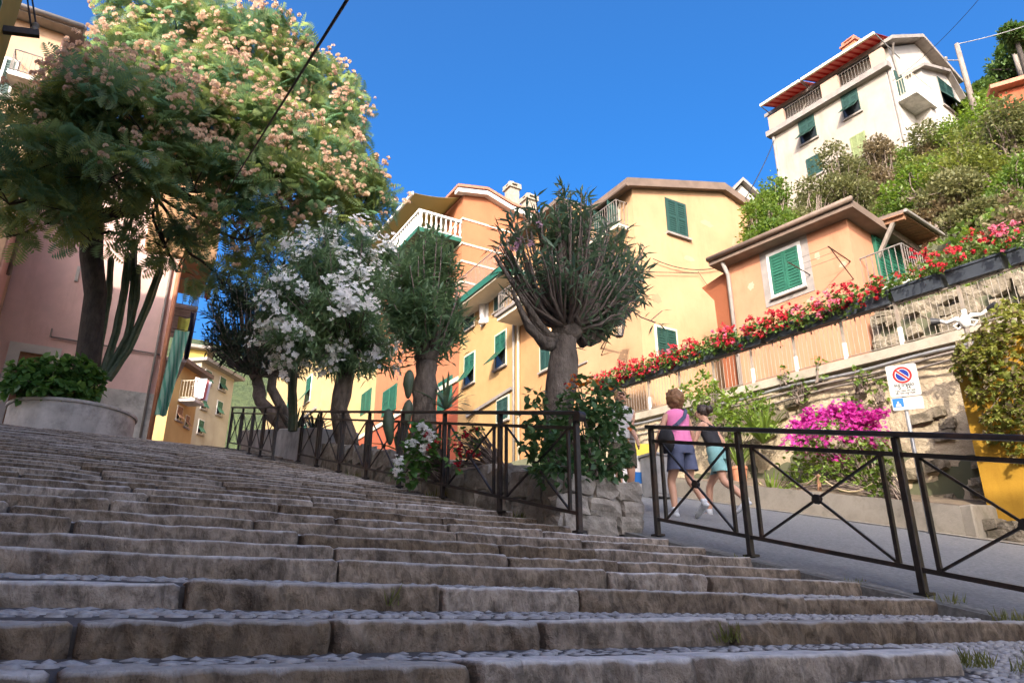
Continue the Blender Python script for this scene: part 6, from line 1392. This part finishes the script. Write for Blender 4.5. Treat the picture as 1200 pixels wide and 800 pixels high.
# dark trees on the ridge at the top right
for i, (x, y, rx, ry, lb) in enumerate(((1165, 85, 34, 20, 'round green tree on the ridge behind the wooden pole'), (1195, 70, 28, 24, 'dark tree at the ridge top behind the coral house'), (1140, 115, 24, 14, 'small green tree on the ridge beside the white house'), (1190, 45, 16, 10, 'flat-topped pine on the ridge skyline'), (1150, 130, 26, 14, 'bright leafy tree below the ridge beside the pole'))):
    D = 46 - i * 1.5; c = dep(x, y, D); s = D / FPX; foot = Vector((c.x, c.y, hill_z(c.x, c.y) - .5)); t = thing('ridge_tree', lb, 'tree', foot, 'trees on the ridge')
    A, B = [], []
    for k in range(8):
        cc_ = c + Vector((random.uniform(-.75, .75) * rx * s, random.uniform(-.7, .7) * rx * s, random.uniform(-.5, .5) * ry * s)); p, d = lobe_points(cc_, (rx * s * .5, rx * s * .5, ry * s * .55), 90, .4, .3); A.append(p); B.append(d)
    A = np.concatenate(A); B = np.concatenate(B); P_, D_ = whorl(A, B, 5, .9, .4)
    scatter('crown', *DIAM, P_ + RNG.normal(0, .1, P_.shape), D_, RNG.uniform(.14, .30, len(P_)), L_['bright' if i == 4 else 'pine'], t)
    g = MB(); g.tube(curve_pts(foot, c, 5, (0, 0, 0), .3, i), rads(.28, .12, 5), 8)
    for q in A[::30]: g.tube(curve_pts(c - Vector((0, 0, ry * s * .6)), Vector(q), 3), rads(.08, .02, 3), 5)
    g.build('trunk', M['darkbark'], t)
# ================================================================ PEOPLE
def skin_body(name, V, E, Rr, parent, mat, root=0):
    m = bpy.data.meshes.new(name); b = base_of(parent)
    m.from_pydata([tuple(Vector(v) - b) for v in V], E, []); o = bpy.data.objects.new(name + '_tmp', m); COL.objects.link(o)
    md = o.modifiers.new('s', 'SKIN'); md.use_smooth_shade = True
    sv = m.skin_vertices[0].data
    for i, r in enumerate(Rr): sv[i].radius = (r, r) if not hasattr(r, '__len__') else r; sv[i].use_root = (i == root)
    s2 = o.modifiers.new('d', 'SUBSURF'); s2.levels = 2; s2.render_levels = 2
    dg = bpy.context.evaluated_depsgraph_get(); me = bpy.data.meshes.new_from_object(o.evaluated_get(dg)); me.name = name
    bpy.data.objects.remove(o); me.materials.clear(); me.materials.append(mat)
    p = bpy.data.objects.new(name, me); COL.objects.link(p); p.parent = parent; return p
def person(label, foot, az, H=1.63, lean=0.0, stride=.28, step=1, armL=(.25, -.1), armR=(.15, .1), top='pinkcloth', bottom='navy', hair='hair', hairstyle='curly', bag=False, shorts_len=.36, top_z=(.53, .86), turn=0.0, smoking=False, fat=1.0):
    t = thing('person', label, 'person', foot, None); k = H / 1.65
    c, s = math.cos(az), math.sin(az); fwd = Vector((s, c, 0)); rgt = Vector((c, -s, 0)); f0 = Vector(foot)
    def W(x, y, z):          # right, forward, up; the trunk leans forward above the hips
        if z > .9: y = y + (z - .9) * math.tan(lean)
        return f0 + (rgt * x + fwd * y + Vector((0, 0, z))) * k
    V, E, R = [], [], []
    def add(p, r, par=None):
        V.append(p); R.append(tuple(q * k for q in r) if hasattr(r, '__len__') else r * k); i = len(V) - 1
        if par is not None: E.append((par, i))
        return i
    pel = add(W(0, 0, .93), (.135 * fat, .10)); sp = add(W(0, .005, 1.08), (.115 * fat, .09), pel); che = add(W(0, .01, 1.26), (.125 * fat, .095), sp)
    nb = add(W(0, -.005, 1.40), (.075, .065), che); nk = add(W(0, .01, 1.46), .05, nb); hd0 = add(W(0, .03, 1.53), (.068, .075), nk); hd1 = add(W(0, .025, 1.60), (.074, .085), hd0); add(W(0, .02, 1.645), (.045, .055), hd1)
    ns = add(W(math.sin(turn) * .11, .03 + math.cos(turn) * .105, 1.555), .013, hd0)
    for sx in (-1, 1): add(W(sx * .085, .02, 1.55), .012, hd0)
    for sx, (sw, ab) in ((-1, armL), (1, armR)):
        sh = add(W(sx * .165, 0, 1.365), .05, che); el = add(W(sx * (.21 + ab), sw * .35, 1.10), .038, sh)
        bend = .10 if not (sx > 0 and smoking) else .22
        wr = add(W(sx * (.22 + ab * .7), sw * .6 + bend, .88 + (abs(sw) * .12)), .026, el); pm = add(W(sx * (.22 + ab * .6), sw * .7 + bend + .03, .80 + abs(sw) * .13), (.032, .02), wr)
        for q in range(4): add(W(sx * (.22 + ab * .6) + (q - 1.5) * .003, sw * .7 + bend + .035 + (q - 1.5) * .02, .715 + abs(sw) * .13 + .006 * abs(q - 1.4)), .008, pm)
        add(W(sx * (.205 + ab * .6), sw * .7 + bend + .075, .755 + abs(sw) * .13), .009, pm)
    feet = []
    for sx in (-1, 1):
        d = stride * sx * step; hip = add(W(sx * .085, 0, .87), (.092 * fat, .095), pel)
        back = d < 0
        th = add(W(sx * .09, d * .28, .67), .078 * fat, hip); kn = add(W(sx * .09, d * .52 + (.07 if not back else .05), .48), .056, th); ca = add(W(sx * .09, d * .8 + (.01 if not back else -.06), .32), .054, kn)
        an = add(W(sx * .09, d + (-.03 if not back else -.13), .085 + (.07 if back else 0)), .036, ca)
        he = W(sx * .09, d + (-.06 if not back else -.17), .03 + (.09 if back else 0)); to = W(sx * .10, d + (.14 if not back else .03), .025 + (.0 if back else 0)); feet.append((an, he, to))
        add(to.lerp(he, .35) + Vector((0, 0, .02)), (.036, .03), an); 
    body = skin_body('body', V, E, R, t, M['skin'], pel)
    # shoes
    for an, he, to in feet:
        d = (to - he).normalized(); sd = d.cross(Vector((0, 0, 1))).normalized(); up = sd.cross(d); rings = []
        for u, w, h in ((-.03, .025, .05), (0, .038, .075), (.06, .042, .10), (.12, .042, .085), (.18, .048, .055), (.23, .042, .04), (.265, .018, .025)):
            p = he + d * (u * k); rings.append([p + sd * (math.cos(a) * w * k) + up * ((math.sin(a) * .5 + .5) * h * k - .028 * k) for a in np.linspace(0, 2 * math.pi, 12, endpoint=False)])
        g = MB(); g.loft(rings); so = g.build('shoe', M['shoe'], t, smooth=True)
        g = MB(); g.tube([V[an] + Vector((0, 0, .05 * k)), V[an] - Vector((0, 0, .04 * k))], [.044 * k, .045 * k], 10); g.build('sock', M['shoe'], t, smooth=True)
    def ring(z, rx, ry, y=0.0, n=20, wav=0.0):
        return [W(math.cos(a) * rx * fat, y + math.sin(a) * ry * fat, z + wav * math.sin(a * 5)) for a in np.linspace(0, 2 * math.pi, n, endpoint=False)]
    z0, z1 = (.90, 1.43) if top_z[0] > .5 else (1.02, 1.36)
    zlist = [(z0, .175, .135, -.005), (z0 + .10, .17, .13, 0), (z0 + .2, .155, .12, .0), (1.2, .16, .125, .01), (1.30, .178, .125, .01), (1.365, .185, .105, 0), (1.41, .13, .085, -.005), (1.43, .085, .07, 0)]
    if z0 > 1: zlist = [(1.0, .15, .115, 0), (1.1, .145, .115, 0), (1.2, .155, .12, .01), (1.29, .16, .12, .01), (1.345, .13, .10, .01)]
    g = MB(); g.loft([ring(z, rx, ry, y, wav=.006 if i == 0 else 0) for i, (z, rx, ry, y) in enumerate(zlist)], caps=False); g.build('top', M[top], t, smooth=True)
    if z0 > 1:
        g = MB()
        for sx in (-1, 1): g.bar(W(sx * .09, .11, 1.33), W(sx * .10, .0, 1.425), .02, .01); g.bar(W(sx * .10, .0, 1.425), W(sx * .08, -.10, 1.33), .02, .01)
        g.build('strap', M[top], t)
    # shorts: hips ring plus two legs
    g = MB(); g.loft([ring(1.0, .15, .115), ring(.95, .172, .132), ring(.88, .176, .142, -.015), ring(.81, .176, .135, -.01)], caps=False)
    zl = .87 - shorts_len
    for sx in (-1, 1):
        d = stride * sx * step; rr = []
        for q, z in enumerate(np.linspace(.83, zl, 5)):
            u = (.83 - z) / .45; rr.append([W(sx * .092 + math.cos(a) * (.090 + .004 * q / 4) * fat, d * .55 * u - .005 + math.sin(a) * (.118 + .004 * q / 4) * fat, z + .004 * math.sin(a * 4)) for a in np.linspace(0, 2 * math.pi, 16, endpoint=False)])
        g.loft(rr, caps=False)
    g.build('shorts', M[bottom], t, smooth=True)
    hc = W(0, .01, 1.585)
    bm = bmesh.new(); bmesh.ops.create_icosphere(bm, subdivisions=4, radius=1); seed = Vector((foot[0] * 3, 1, 2))
    for v in bm.verts:
        q = v.co.copy(); amp = .22 if hairstyle == 'curly' else .07; r = 1 + amp * noise.noise(q * 3.2 + seed) + amp * .6 * noise.noise(q * 8 + seed)
        fr = q.y; sx_, sy_, sz_ = (.118, .128, .135) if hairstyle == 'curly' else (.092, .11, .105)
        p = Vector((q.x * sx_, q.y * sy_, q.z * sz_)) * r
        if fr > .35: p.y = min(p.y, .05 + .03 * q.z)
        if hairstyle == 'curly' and q.z < 0: p.z *= 1.25
        v.co = (rgt * p.x + fwd * (p.y - .02) + Vector((0, 0, p.z + .01))) * k + hc - base_of(t)
    me = bpy.data.meshes.new('hair'); bm.to_mesh(me); bm.free(); me.materials.append(M[hair]); me.polygons.foreach_set('use_smooth', [True] * len(me.polygons)); ho = bpy.data.objects.new('hair', me); COL.objects.link(ho); ho.parent = t
    if hairstyle == 'bun':
        g = MB(); g.lathe(W(0, -.13, 1.60), [(.01, -.06), (.05, -.04), (.06, 0), (.05, .04), (.01, .06)], 12); g.build('hair_bun', M[hair], t, smooth=True)
    # eyes, mouth
    fd = (rgt * math.sin(turn) + fwd * math.cos(turn)); fsd = (rgt * math.cos(turn) - fwd * math.sin(turn)); g = MB()
    for sx in (-1, 1):
        p = W(0, .03, 1.565) + fd * .082 * k + fsd * sx * .032 * k; g.tube([p - fsd * .012 * k, p + fsd * .012 * k], .006 * k, 6)
    g.build('eyes', M['black'], t)
    g = MB(); p = W(0, .03, 1.505) + fd * .082 * k; g.tube([p - fsd * .022 * k, p + fsd * .022 * k], .006 * k, 6); g.build('mouth', M['tan'], t)
    if bag:
        g = MB(); rings = []
        for u in np.linspace(-1, 1, 7):
            kk = math.sqrt(max(.05, 1 - u * u * .8)); cb = W(-.24, -.02, .98 + u * .17); rings.append([cb + (rgt * math.cos(a) * .075 * kk + fwd * math.sin(a) * .15 * kk) * k for a in np.linspace(0, 2 * math.pi, 14, endpoint=False)])
        g.loft(rings); g.build('shoulder_bag', M['blackcloth'], t, smooth=True)
        g = MB(); st_ = [W(-.24, -.06, 1.10), W(-.14, -.155, 1.18), W(0, -.155, 1.30), W(.09, -.10, 1.42), W(.10, .0, 1.445), W(.05, .11, 1.36), W(-.12, .14, 1.16), W(-.22, .06, 1.08)]
        for a, b in zip(st_, st_[1:]): g.bar(a, b, .05, .012, up=tuple(fwd))
        g.build('bag_strap', M['navy'], t)
    if smoking:
        p = V[0] * 0 + W(.26, .33, .80); g = MB(); g.tube([p, p + fwd * .06 + rgt * .05 + Vector((0, 0, .02))], .006, 6); tag(g.build('cigarette', M['white']), 'tiny white cigarette held in the pink-shirted walker hand', 'cigarette')
    return t
person('curly-haired person in bright pink shirt and navy shorts walking uphill with shoulder bag', (6.86, 7.20, road_z(6.86, 7.20)), math.radians(4), H=1.66, lean=.06, stride=.13, step=-1, armL=(.18, .05), armR=(.12, .06), bag=True, fat=1.06, turn=-.4, smoking=False, shorts_len=.27)
person('person in black strap top and teal shorts leaning forward beside pink-shirted walker', (7.95, 7.60, road_z(7.95, 7.60)), math.radians(-14), H=1.62, lean=.26, stride=.30, step=1, armL=(.45, .02), armR=(-.1, .05), top='blackcloth', bottom='teal', hair='dkhair', hairstyle='bun', top_z=(.4, .8), shorts_len=.25, turn=-.5)
person('blond person in patterned shorts half hidden behind the broad-leaved bush', (6.45, 7.9, road_z(6.45, 7.9)), math.radians(-150), H=1.66, lean=.02, stride=.05, top='white', bottom='olive', hair='blond', hairstyle='short', shorts_len=.30)
# ================================================================ STREET FURNITURE AND SMALL THINGS
# no-parking sign
sp_ = Vector((10.75, 6.32, road_z(10.75, 6.32)))
sgn = thing('parking_sign', 'white no-parking sign with red and blue disc on a grey post', 'sign', sp_)
topz = onY(1046, 427, 6.32).z; 
g = MB(); g.tube([sp_ - Vector((0, 0, .1)), Vector((sp_.x, sp_.y, topz - .1))], .03, 12); g.build('post', M['galv'], sgn, smooth=True)
vdir = Vector((sp_.x, sp_.y, 0)).normalized(); FSg = Face((sp_.x, sp_.y, 0), (vdir.y + .12, -vdir.x, 0)); FSg.O = Vector((sp_.x, sp_.y, 0)) + FSg.n * .035
a = FSg.px(1045, 445); b = FSg.px(1075, 445); zb3 = FSg.px(1062, 465)[1]; zb4 = FSg.px(1064, 480)[1]
wS = .43; um = (a[0] + b[0]) / 2 - .02
def rrect(F, u0, u1, z0, z1, d0, d1, r=.03):
    pts = []
    for cx, cz, t0 in ((u1 - r, z0 + r, -math.pi / 2), (u1 - r, z1 - r, 0), (u0 + r, z1 - r, math.pi / 2), (u0 + r, z0 + r, math.pi)):
        pts += [F.P(cx + r * math.cos(t0 + q), cz + r * math.sin(t0 + q), d0) for q in (0, .52, 1.05, math.pi / 2)]
    g = MB(); g.prism(pts, F.n * (d1 - d0)); return g
pn = rrect(FSg, um - wS / 2, um + wS / 2, zb3 + .01, topz, 0, .012).build('panel', M['signwhite'], sgn)
p2 = rrect(FSg, um - wS / 2, um + wS / 2, zb4, zb3 - .006, 0, .012, .02).build('lower_panel', M['signwhite'], sgn)
def disc(u, z, r, d, mat, name, par, r0=0, n=36):
    g = MB(); ang = np.linspace(0, 2 * math.pi, n, endpoint=False)
    if r0 == 0: g.poly([FSg.P(u + r * math.cos(t), z + r * math.sin(t), d) for t in ang])
    else:
        for t, t2 in zip(ang, np.append(ang[1:], 2 * math.pi)): g.poly([FSg.P(u + r0 * math.cos(t), z + r0 * math.sin(t), d), FSg.P(u + r * math.cos(t), z + r * math.sin(t), d), FSg.P(u + r * math.cos(t2), z + r * math.sin(t2), d), FSg.P(u + r0 * math.cos(t2), z + r0 * math.sin(t2), d)])
    return g.build(name, M[mat], par)
zd = topz - .17; disc(um, zd, .135, .0125, 'signred', 'red_ring', pn); disc(um, zd, .102, .0135, 'signwhite', 'white_ring', pn); disc(um, zd, .092, .0145, 'signblue', 'blue_disc', pn)
for w_, d_, mt, nm in ((.05, .0155, 'signwhite', 'white_stripe'), (.030, .0165, 'signred', 'red_bar')):
    q = .105; n1 = .7071; g = MB(); e = w_ / 2 * n1; g.poly([FSg.P(um - q * n1 - e, zd + q * n1 - e, d_), FSg.P(um + q * n1 - e, zd - q * n1 - e, d_), FSg.P(um + q * n1 + e, zd - q * n1 + e, d_), FSg.P(um - q * n1 + e, zd + q * n1 + e, d_)]); g.build(nm, M[mt], pn)
def text(s_, u, z, size, par, mat='black', d=.0135):
    cu = bpy.data.curves.new('t', 'FONT'); cu.body = s_; cu.size = size; cu.align_x = 'CENTER'; cu.offset = size * .035; o = bpy.data.objects.new('t', cu); COL.objects.link(o)
    dg = bpy.context.evaluated_depsgraph_get(); me = bpy.data.meshes.new_from_object(o.evaluated_get(dg)); bpy.data.objects.remove(o); b = base_of(par)
    for v in me.vertices: v.co = FSg.P(u + v.co.x, z + v.co.y, d) - b
    me.materials.clear(); me.materials.append(M[mat]); me.name = 'lettering'; p = bpy.data.objects.new('lettering', me); COL.objects.link(p); p.parent = par; return p
zl0 = zd - .135
hT = zl0 - zb3
text('sul tratto', um, zl0 - hT * .20, .075, pn); text('0    24', um, zl0 - hT * .42, .065, pn); text('eccetto mezzi', um, zl0 - hT * .60, .05, pn); text('di emergenza', um, zl0 - hT * .78, .05, pn)
hL = zb3 - zb4; g = MB(); d_ = .0135; u0_ = um - wS / 2 + .012
g.poly([FSg.P(u0_, zb4 + hL * .25, d_), FSg.P(u0_ + .15, zb4 + hL * .25, d_), FSg.P(u0_ + .15, zb3 - .012, d_), FSg.P(u0_, zb3 - .012, d_)]); g.build('blue_square', M['signsky'], p2)
g = MB(); cu_ = u0_ + .075; zc_ = zb4 + hL * .4
g.poly([FSg.P(cu_ - .04, zc_ - .02, d_ + .001), FSg.P(cu_ + .04, zc_ - .02, d_ + .001), FSg.P(cu_ + .03, zc_ + .02, d_ + .001), FSg.P(cu_ + .012, zc_ + .025, d_ + .001), FSg.P(cu_ + .012, zc_ + .06, d_ + .001), FSg.P(cu_ - .012, zc_ + .06, d_ + .001), FSg.P(cu_ - .012, zc_ + .025, d_ + .001), FSg.P(cu_ - .03, zc_ + .02, d_ + .001)]); g.build('pictogram', M['signwhite'], p2)
g = MB()
for zz in (topz - .12, zb3 + .12): g.tube([Vector((sp_.x, sp_.y, zz)) - FSg.u * .12 + FSg.n * .02, Vector((sp_.x, sp_.y, zz)) + FSg.u * .12 + FSg.n * .02], .012, 6)
g.build('bracket', M['galv'], sgn)
# wall lantern on a bracket, in front of the yellow gable house
lf = FX.P(uY(16.1), onY(704, 405, 16.1).z, 0); lt = Vector((onY(725, 382, 15.6)))
lan = thing('wall_lantern', 'black wrought-iron lantern on an arm from the pale yellow house wall', 'lamp', Vector((XW, 16.6, lt.z - .6)))
wl = Vector((XW, 16.5, lt.z - .75)); lt = Vector((XW - 1.0, 15.75, lt.z)); 
lt = onX(725, 383, XW - .9); wl = onX(704, 408, XW); wl = Vector((XW, wl.y, wl.z))
g = MB(); g.tube([wl, Vector((lt.x, lt.y, wl.z + .12)) ], .022, 8); g.tube([wl - Vector((0, 0, .25)), wl.lerp(Vector((lt.x, lt.y, wl.z + .12)), .6)], .014, 6); g.tube([Vector((lt.x, lt.y, wl.z + .10)), lt - Vector((0, 0, .34))], .02, 8); g.build('arm', M['iron'], lan)
def sqr(z, r): return [lt + Vector((r * math.cos(a), r * math.sin(a), z)) for a in np.linspace(.6, 2 * math.pi + .6, 6, endpoint=False)]
g = MB()
for i in range(6):
    a = sqr(-.30, .11)[i]; b = sqr(.16, .21)[i]; g.bar(a, b, .018, .018)
g.loft([sqr(-.34, .07), sqr(-.31, .125), sqr(-.28, .125)]); g.loft([sqr(.155, .235), sqr(.19, .235), sqr(.30, .10), sqr(.33, .06), sqr(.40, .02)]); g.build('frame', M['iron'], lan)
g = MB(); g.loft([sqr(-.29, .10), sqr(.155, .195)]); gm, nt, Pn, out = newmat('lantern_glass'); Pn.inputs['Base Color'].default_value = (.8, .78, .7, 1); Pn.inputs['Transmission Weight'].default_value = .9; Pn.inputs['Roughness'].default_value = .2; Pn.inputs['IOR'].default_value = 1.1; g.build('pane', gm, lan)
# white twin floodlight on a pole above the ochre wall
fl = thing('twin_floodlight', 'white scrolled twin floodlight with two black lamp heads above the draping shrub', 'lamp', onX(1136, 405, 12.3))
fb = onX(1136, 405, 12.3); ftp = onX(1131, 378, 12.3); g = MB(); g.tube([fb - Vector((0, 0, .6)), ftp], .04, 10); g.build('pole', M['greytimber'], fl)
cF = ftp; sd_ = Vector((0.25, -.97, 0)).normalized(); g = MB()
for sx in (-1, 1):
    g.tube([cF, cF + sd_ * sx * .12 + Vector((0, 0, .10)), cF + sd_ * sx * .26 + Vector((0, 0, .07)), cF + sd_ * sx * .36 + Vector((0, 0, .13))], [.05, .045, .035, .03], 8)
    g.tube([cF + sd_ * sx * .02 + Vector((0, 0, -.02)), cF + sd_ * sx * .12 + Vector((0, 0, -.09)), cF + sd_ * sx * .18 + Vector((0, 0, -.01)), cF + sd_ * sx * .10 + Vector((0, 0, .02))], .022, 7)
g.lathe(cF - Vector((0, 0, .1)), [(.05, 0), (.07, .06), (.1, .12), (.06, .2), (.02, .25)], 12); g.build('scroll_arm', M['white'], fl, smooth=True)
for sx in (-1, 1):
    p = cF + sd_ * sx * .36 + Vector((0, 0, .13)); dr_ = (sd_ * sx * .8 + Vector((-.2, 0, .1))).normalized(); g = MB(); g.tube([p, p + dr_ * .06, p + dr_ * .14], [.04, .06, .075], 12); g.build('lamp_head', M['black'], fl)
# wooden pole and wires on the hill
pt = dep(1121, 52, 40); pb_ = dep(1146, 128, 40); pb_ = Vector((pt.x, pt.y, pb_.z - 1.5)); up_ = thing('utility_pole', 'slim grey wooden utility pole beside the white house', 'pole', pb_)
g = MB(); g.tube([pb_, pt], [.16, .12], 10); g.build('pole', M['greytimber'], up_, smooth=True)
pm_ = dep(1112, 77, 39.8); g = MB(); g.tube([Vector((pt.x, pt.y, pt.z - 1.1)), Vector((pt.x, pt.y, pt.z - 1.1)) - _R * .9], .03, 6); g.lathe(Vector((pt.x, pt.y, pt.z - 1.05)) - _R * .8, [(.06, 0), (.1, .08), (.06, .16)], 8); g.build('insulator_arm', M['greytrim'], up_)
p2t = dep(1184, 48, 44); g = MB(); g.tube([Vector((p2t.x, p2t.y, p2t.z - 4)), p2t], .13, 10); tag(g.build('utility_pole', M['greytimber'], None, smooth=True), 'short pale pole on the ridge in front of the dark trees', 'pole')
def wire(name, label, a, b, r, sag=0.0, mat='wire', n=14):
    g = MB(); g.tube([Vector(a).lerp(Vector(b), i / n) - Vector((0, 0, sag * 4 * (i / n) * (1 - i / n))) for i in range(n + 1)], r, 6); return tag(g.build(name, M[mat], None, smooth=True), label, 'cable')
_a, _b = dep(432, -40, 4.6), onY(256, 240, 19.6); wire('overhead_cable', 'thick black cable slanting across the silk tree crown against the sky', _a + (_a - _b) * 1.2, _b, .0125, .0)
wire('overhead_cable', 'pale grey cable from the wooden pole toward the ridge pole', pt, dep(1215, 26, 40), .025, .1, 'galv')
wire('overhead_cable', 'thin dark wire crossing the sky above the white house', dep(1150, -4, 30), onX(1046, 95, 31.4), .012, .25)
wire('overhead_cable', 'dark wire dropping from the white house left corner', onX(908, 162, 31.8), dep(874, 232, 27), .02, .15)
wire('overhead_cable', 'thin wire strung across the pale yellow gable wall from the oleander side', onY(765, 303, 15.9), onY(846, 312, 15.9), .014, .25); wire('overhead_cable', 'lower thin wire running level across the pale yellow gable wall', onY(730, 318, 15.9), onY(818, 320, 15.9), .010, .0)
wire('overhead_cable', 'short wire descending the gable wall to the terracotta strip', onY(818, 318, 15.9), onY(830, 336, 15.9), .010, .0)
# rope barrier in the flower bed
rb = [onX(962, 586, 11.75), onX(1036, 588, 11.8), onX(890, 584, 11.9)]
g = MB(); p = onX(961, 583, 11.75); p.z = bz(p.y) - .1; pt_ = onX(959, 556, 11.75)
rp1 = thing('rope_post', 'short wooden post holding the slack rope in front of the bougainvillea', 'post', p)
g.tube([p, pt_], [.04, .035], 8); g.build('post', M['timber'], rp1)
g = MB(); pp = onX(1034, 586, 11.75); ppt = onX(1034, 550, 11.75); g.tube([Vector((ppt.x, ppt.y, bz(ppt.y) - .1)), ppt], .022, 8); tag(g.build('metal_stake', M['galv']), 'thin grey metal stake right of the bougainvillea', 'post')
g = MB(); 
for a, b in ((pt_, onX(1022, 566, 11.8)), (pt_, onX(890, 566, 12.0))):
    n = 12; g.tube([a.lerp(b, i / n) - Vector((0, 0, .22 * 4 * (i / n) * (1 - i / n))) for i in range(n + 1)], .014, 6)
tag(g.build('rope', M['rope']), 'slack beige rope hung from the short wooden post', 'rope')
# terracotta pot, grey cabinet, poster board behind the walkers
pp = onX(868, 566, 11.9); pp.z = bz(pp.y) - .05; g = MB(); tpt = thing('flower_pot', 'tall terracotta pot in the bed behind the teal-shorts walker', 'pot', pp)
g.lathe(pp, [(.11, 0), (.16, .36), (.175, .36), (.175, .42), (.15, .42), (.14, .36)], 16); g.build('pot', M['pot'], tpt, smooth=False)
strap_l = strap('pot_plant', 'spiky plant growing from the tall terracotta pot', pp + Vector((0, 0, .38)), 30, .7, L_['bright'], .06, .9)
cb = Vector((9.4, 9.9, road_z(9.4, 9.9))); cpx = onX(772, 585, 9.4); cb = Vector((9.4, cpx.y, road_z(9.4, cpx.y)))
cab = thing('metal_cabinet', 'grey metal cabinet standing at the roadside behind pink-shirted walker', 'cabinet', cb); g = MB(); g.box(cb.x - .22, cb.x + .22, cb.y - .2, cb.y + .2, cb.z, cb.z + .78); g.build('body', M['galv'], cab, bevel=.012)
g = MB(); g.box(cb.x - .25, cb.x + .25, cb.y - .23, cb.y + .23, cb.z + .781, cb.z + .82); g.build('lid', M['galv'], cab); g = MB(); g.box(cb.x - .18, cb.x + .18, cb.y - .215, cb.y - .198, cb.z + .06, cb.z + .72); dd_ = g.build('door', M['galv'], cab); g = MB(); g.box(cb.x + .12, cb.x + .14, cb.y - .235, cb.y - .216, cb.z + .36, cb.z + .46); g.build('handle', M['black'], dd_)
c2 = onX(748, 582, 9.2); pb2 = Vector((9.0, c2.y + .1, road_z(9.0, c2.y))); bd = thing('poster_board', 'white poster board with yellow top and blue patch beside grey cabinet', 'board', pb2)
Fb = Face((pb2.x - .35, pb2.y, 0), (1, -.35, 0)); z0 = pb2.z + .05
g = MB(); fbox(g, Fb, 0, .8, z0, z0 + .95, -.03, 0); g.build('board', M['white'], bd); g = MB(); fbox(g, Fb, 0, .8, z0 + .72, z0 + .951, 0, .004); g.build('yellow_band', M['yellow'], bd); g = MB(); fbox(g, Fb, .42, .66, z0 + .18, z0 + .40, 0, .004); g.build('blue_patch', M['signsky'], bd)
g = MB(); fbox(g, Fb, .02, .06, pb2.z - .05, z0 + .9, -.07, -.031); fbox(g, Fb, .74, .78, pb2.z - .05, z0 + .9, -.07, -.031); g.build('leg', M['galv'], bd)
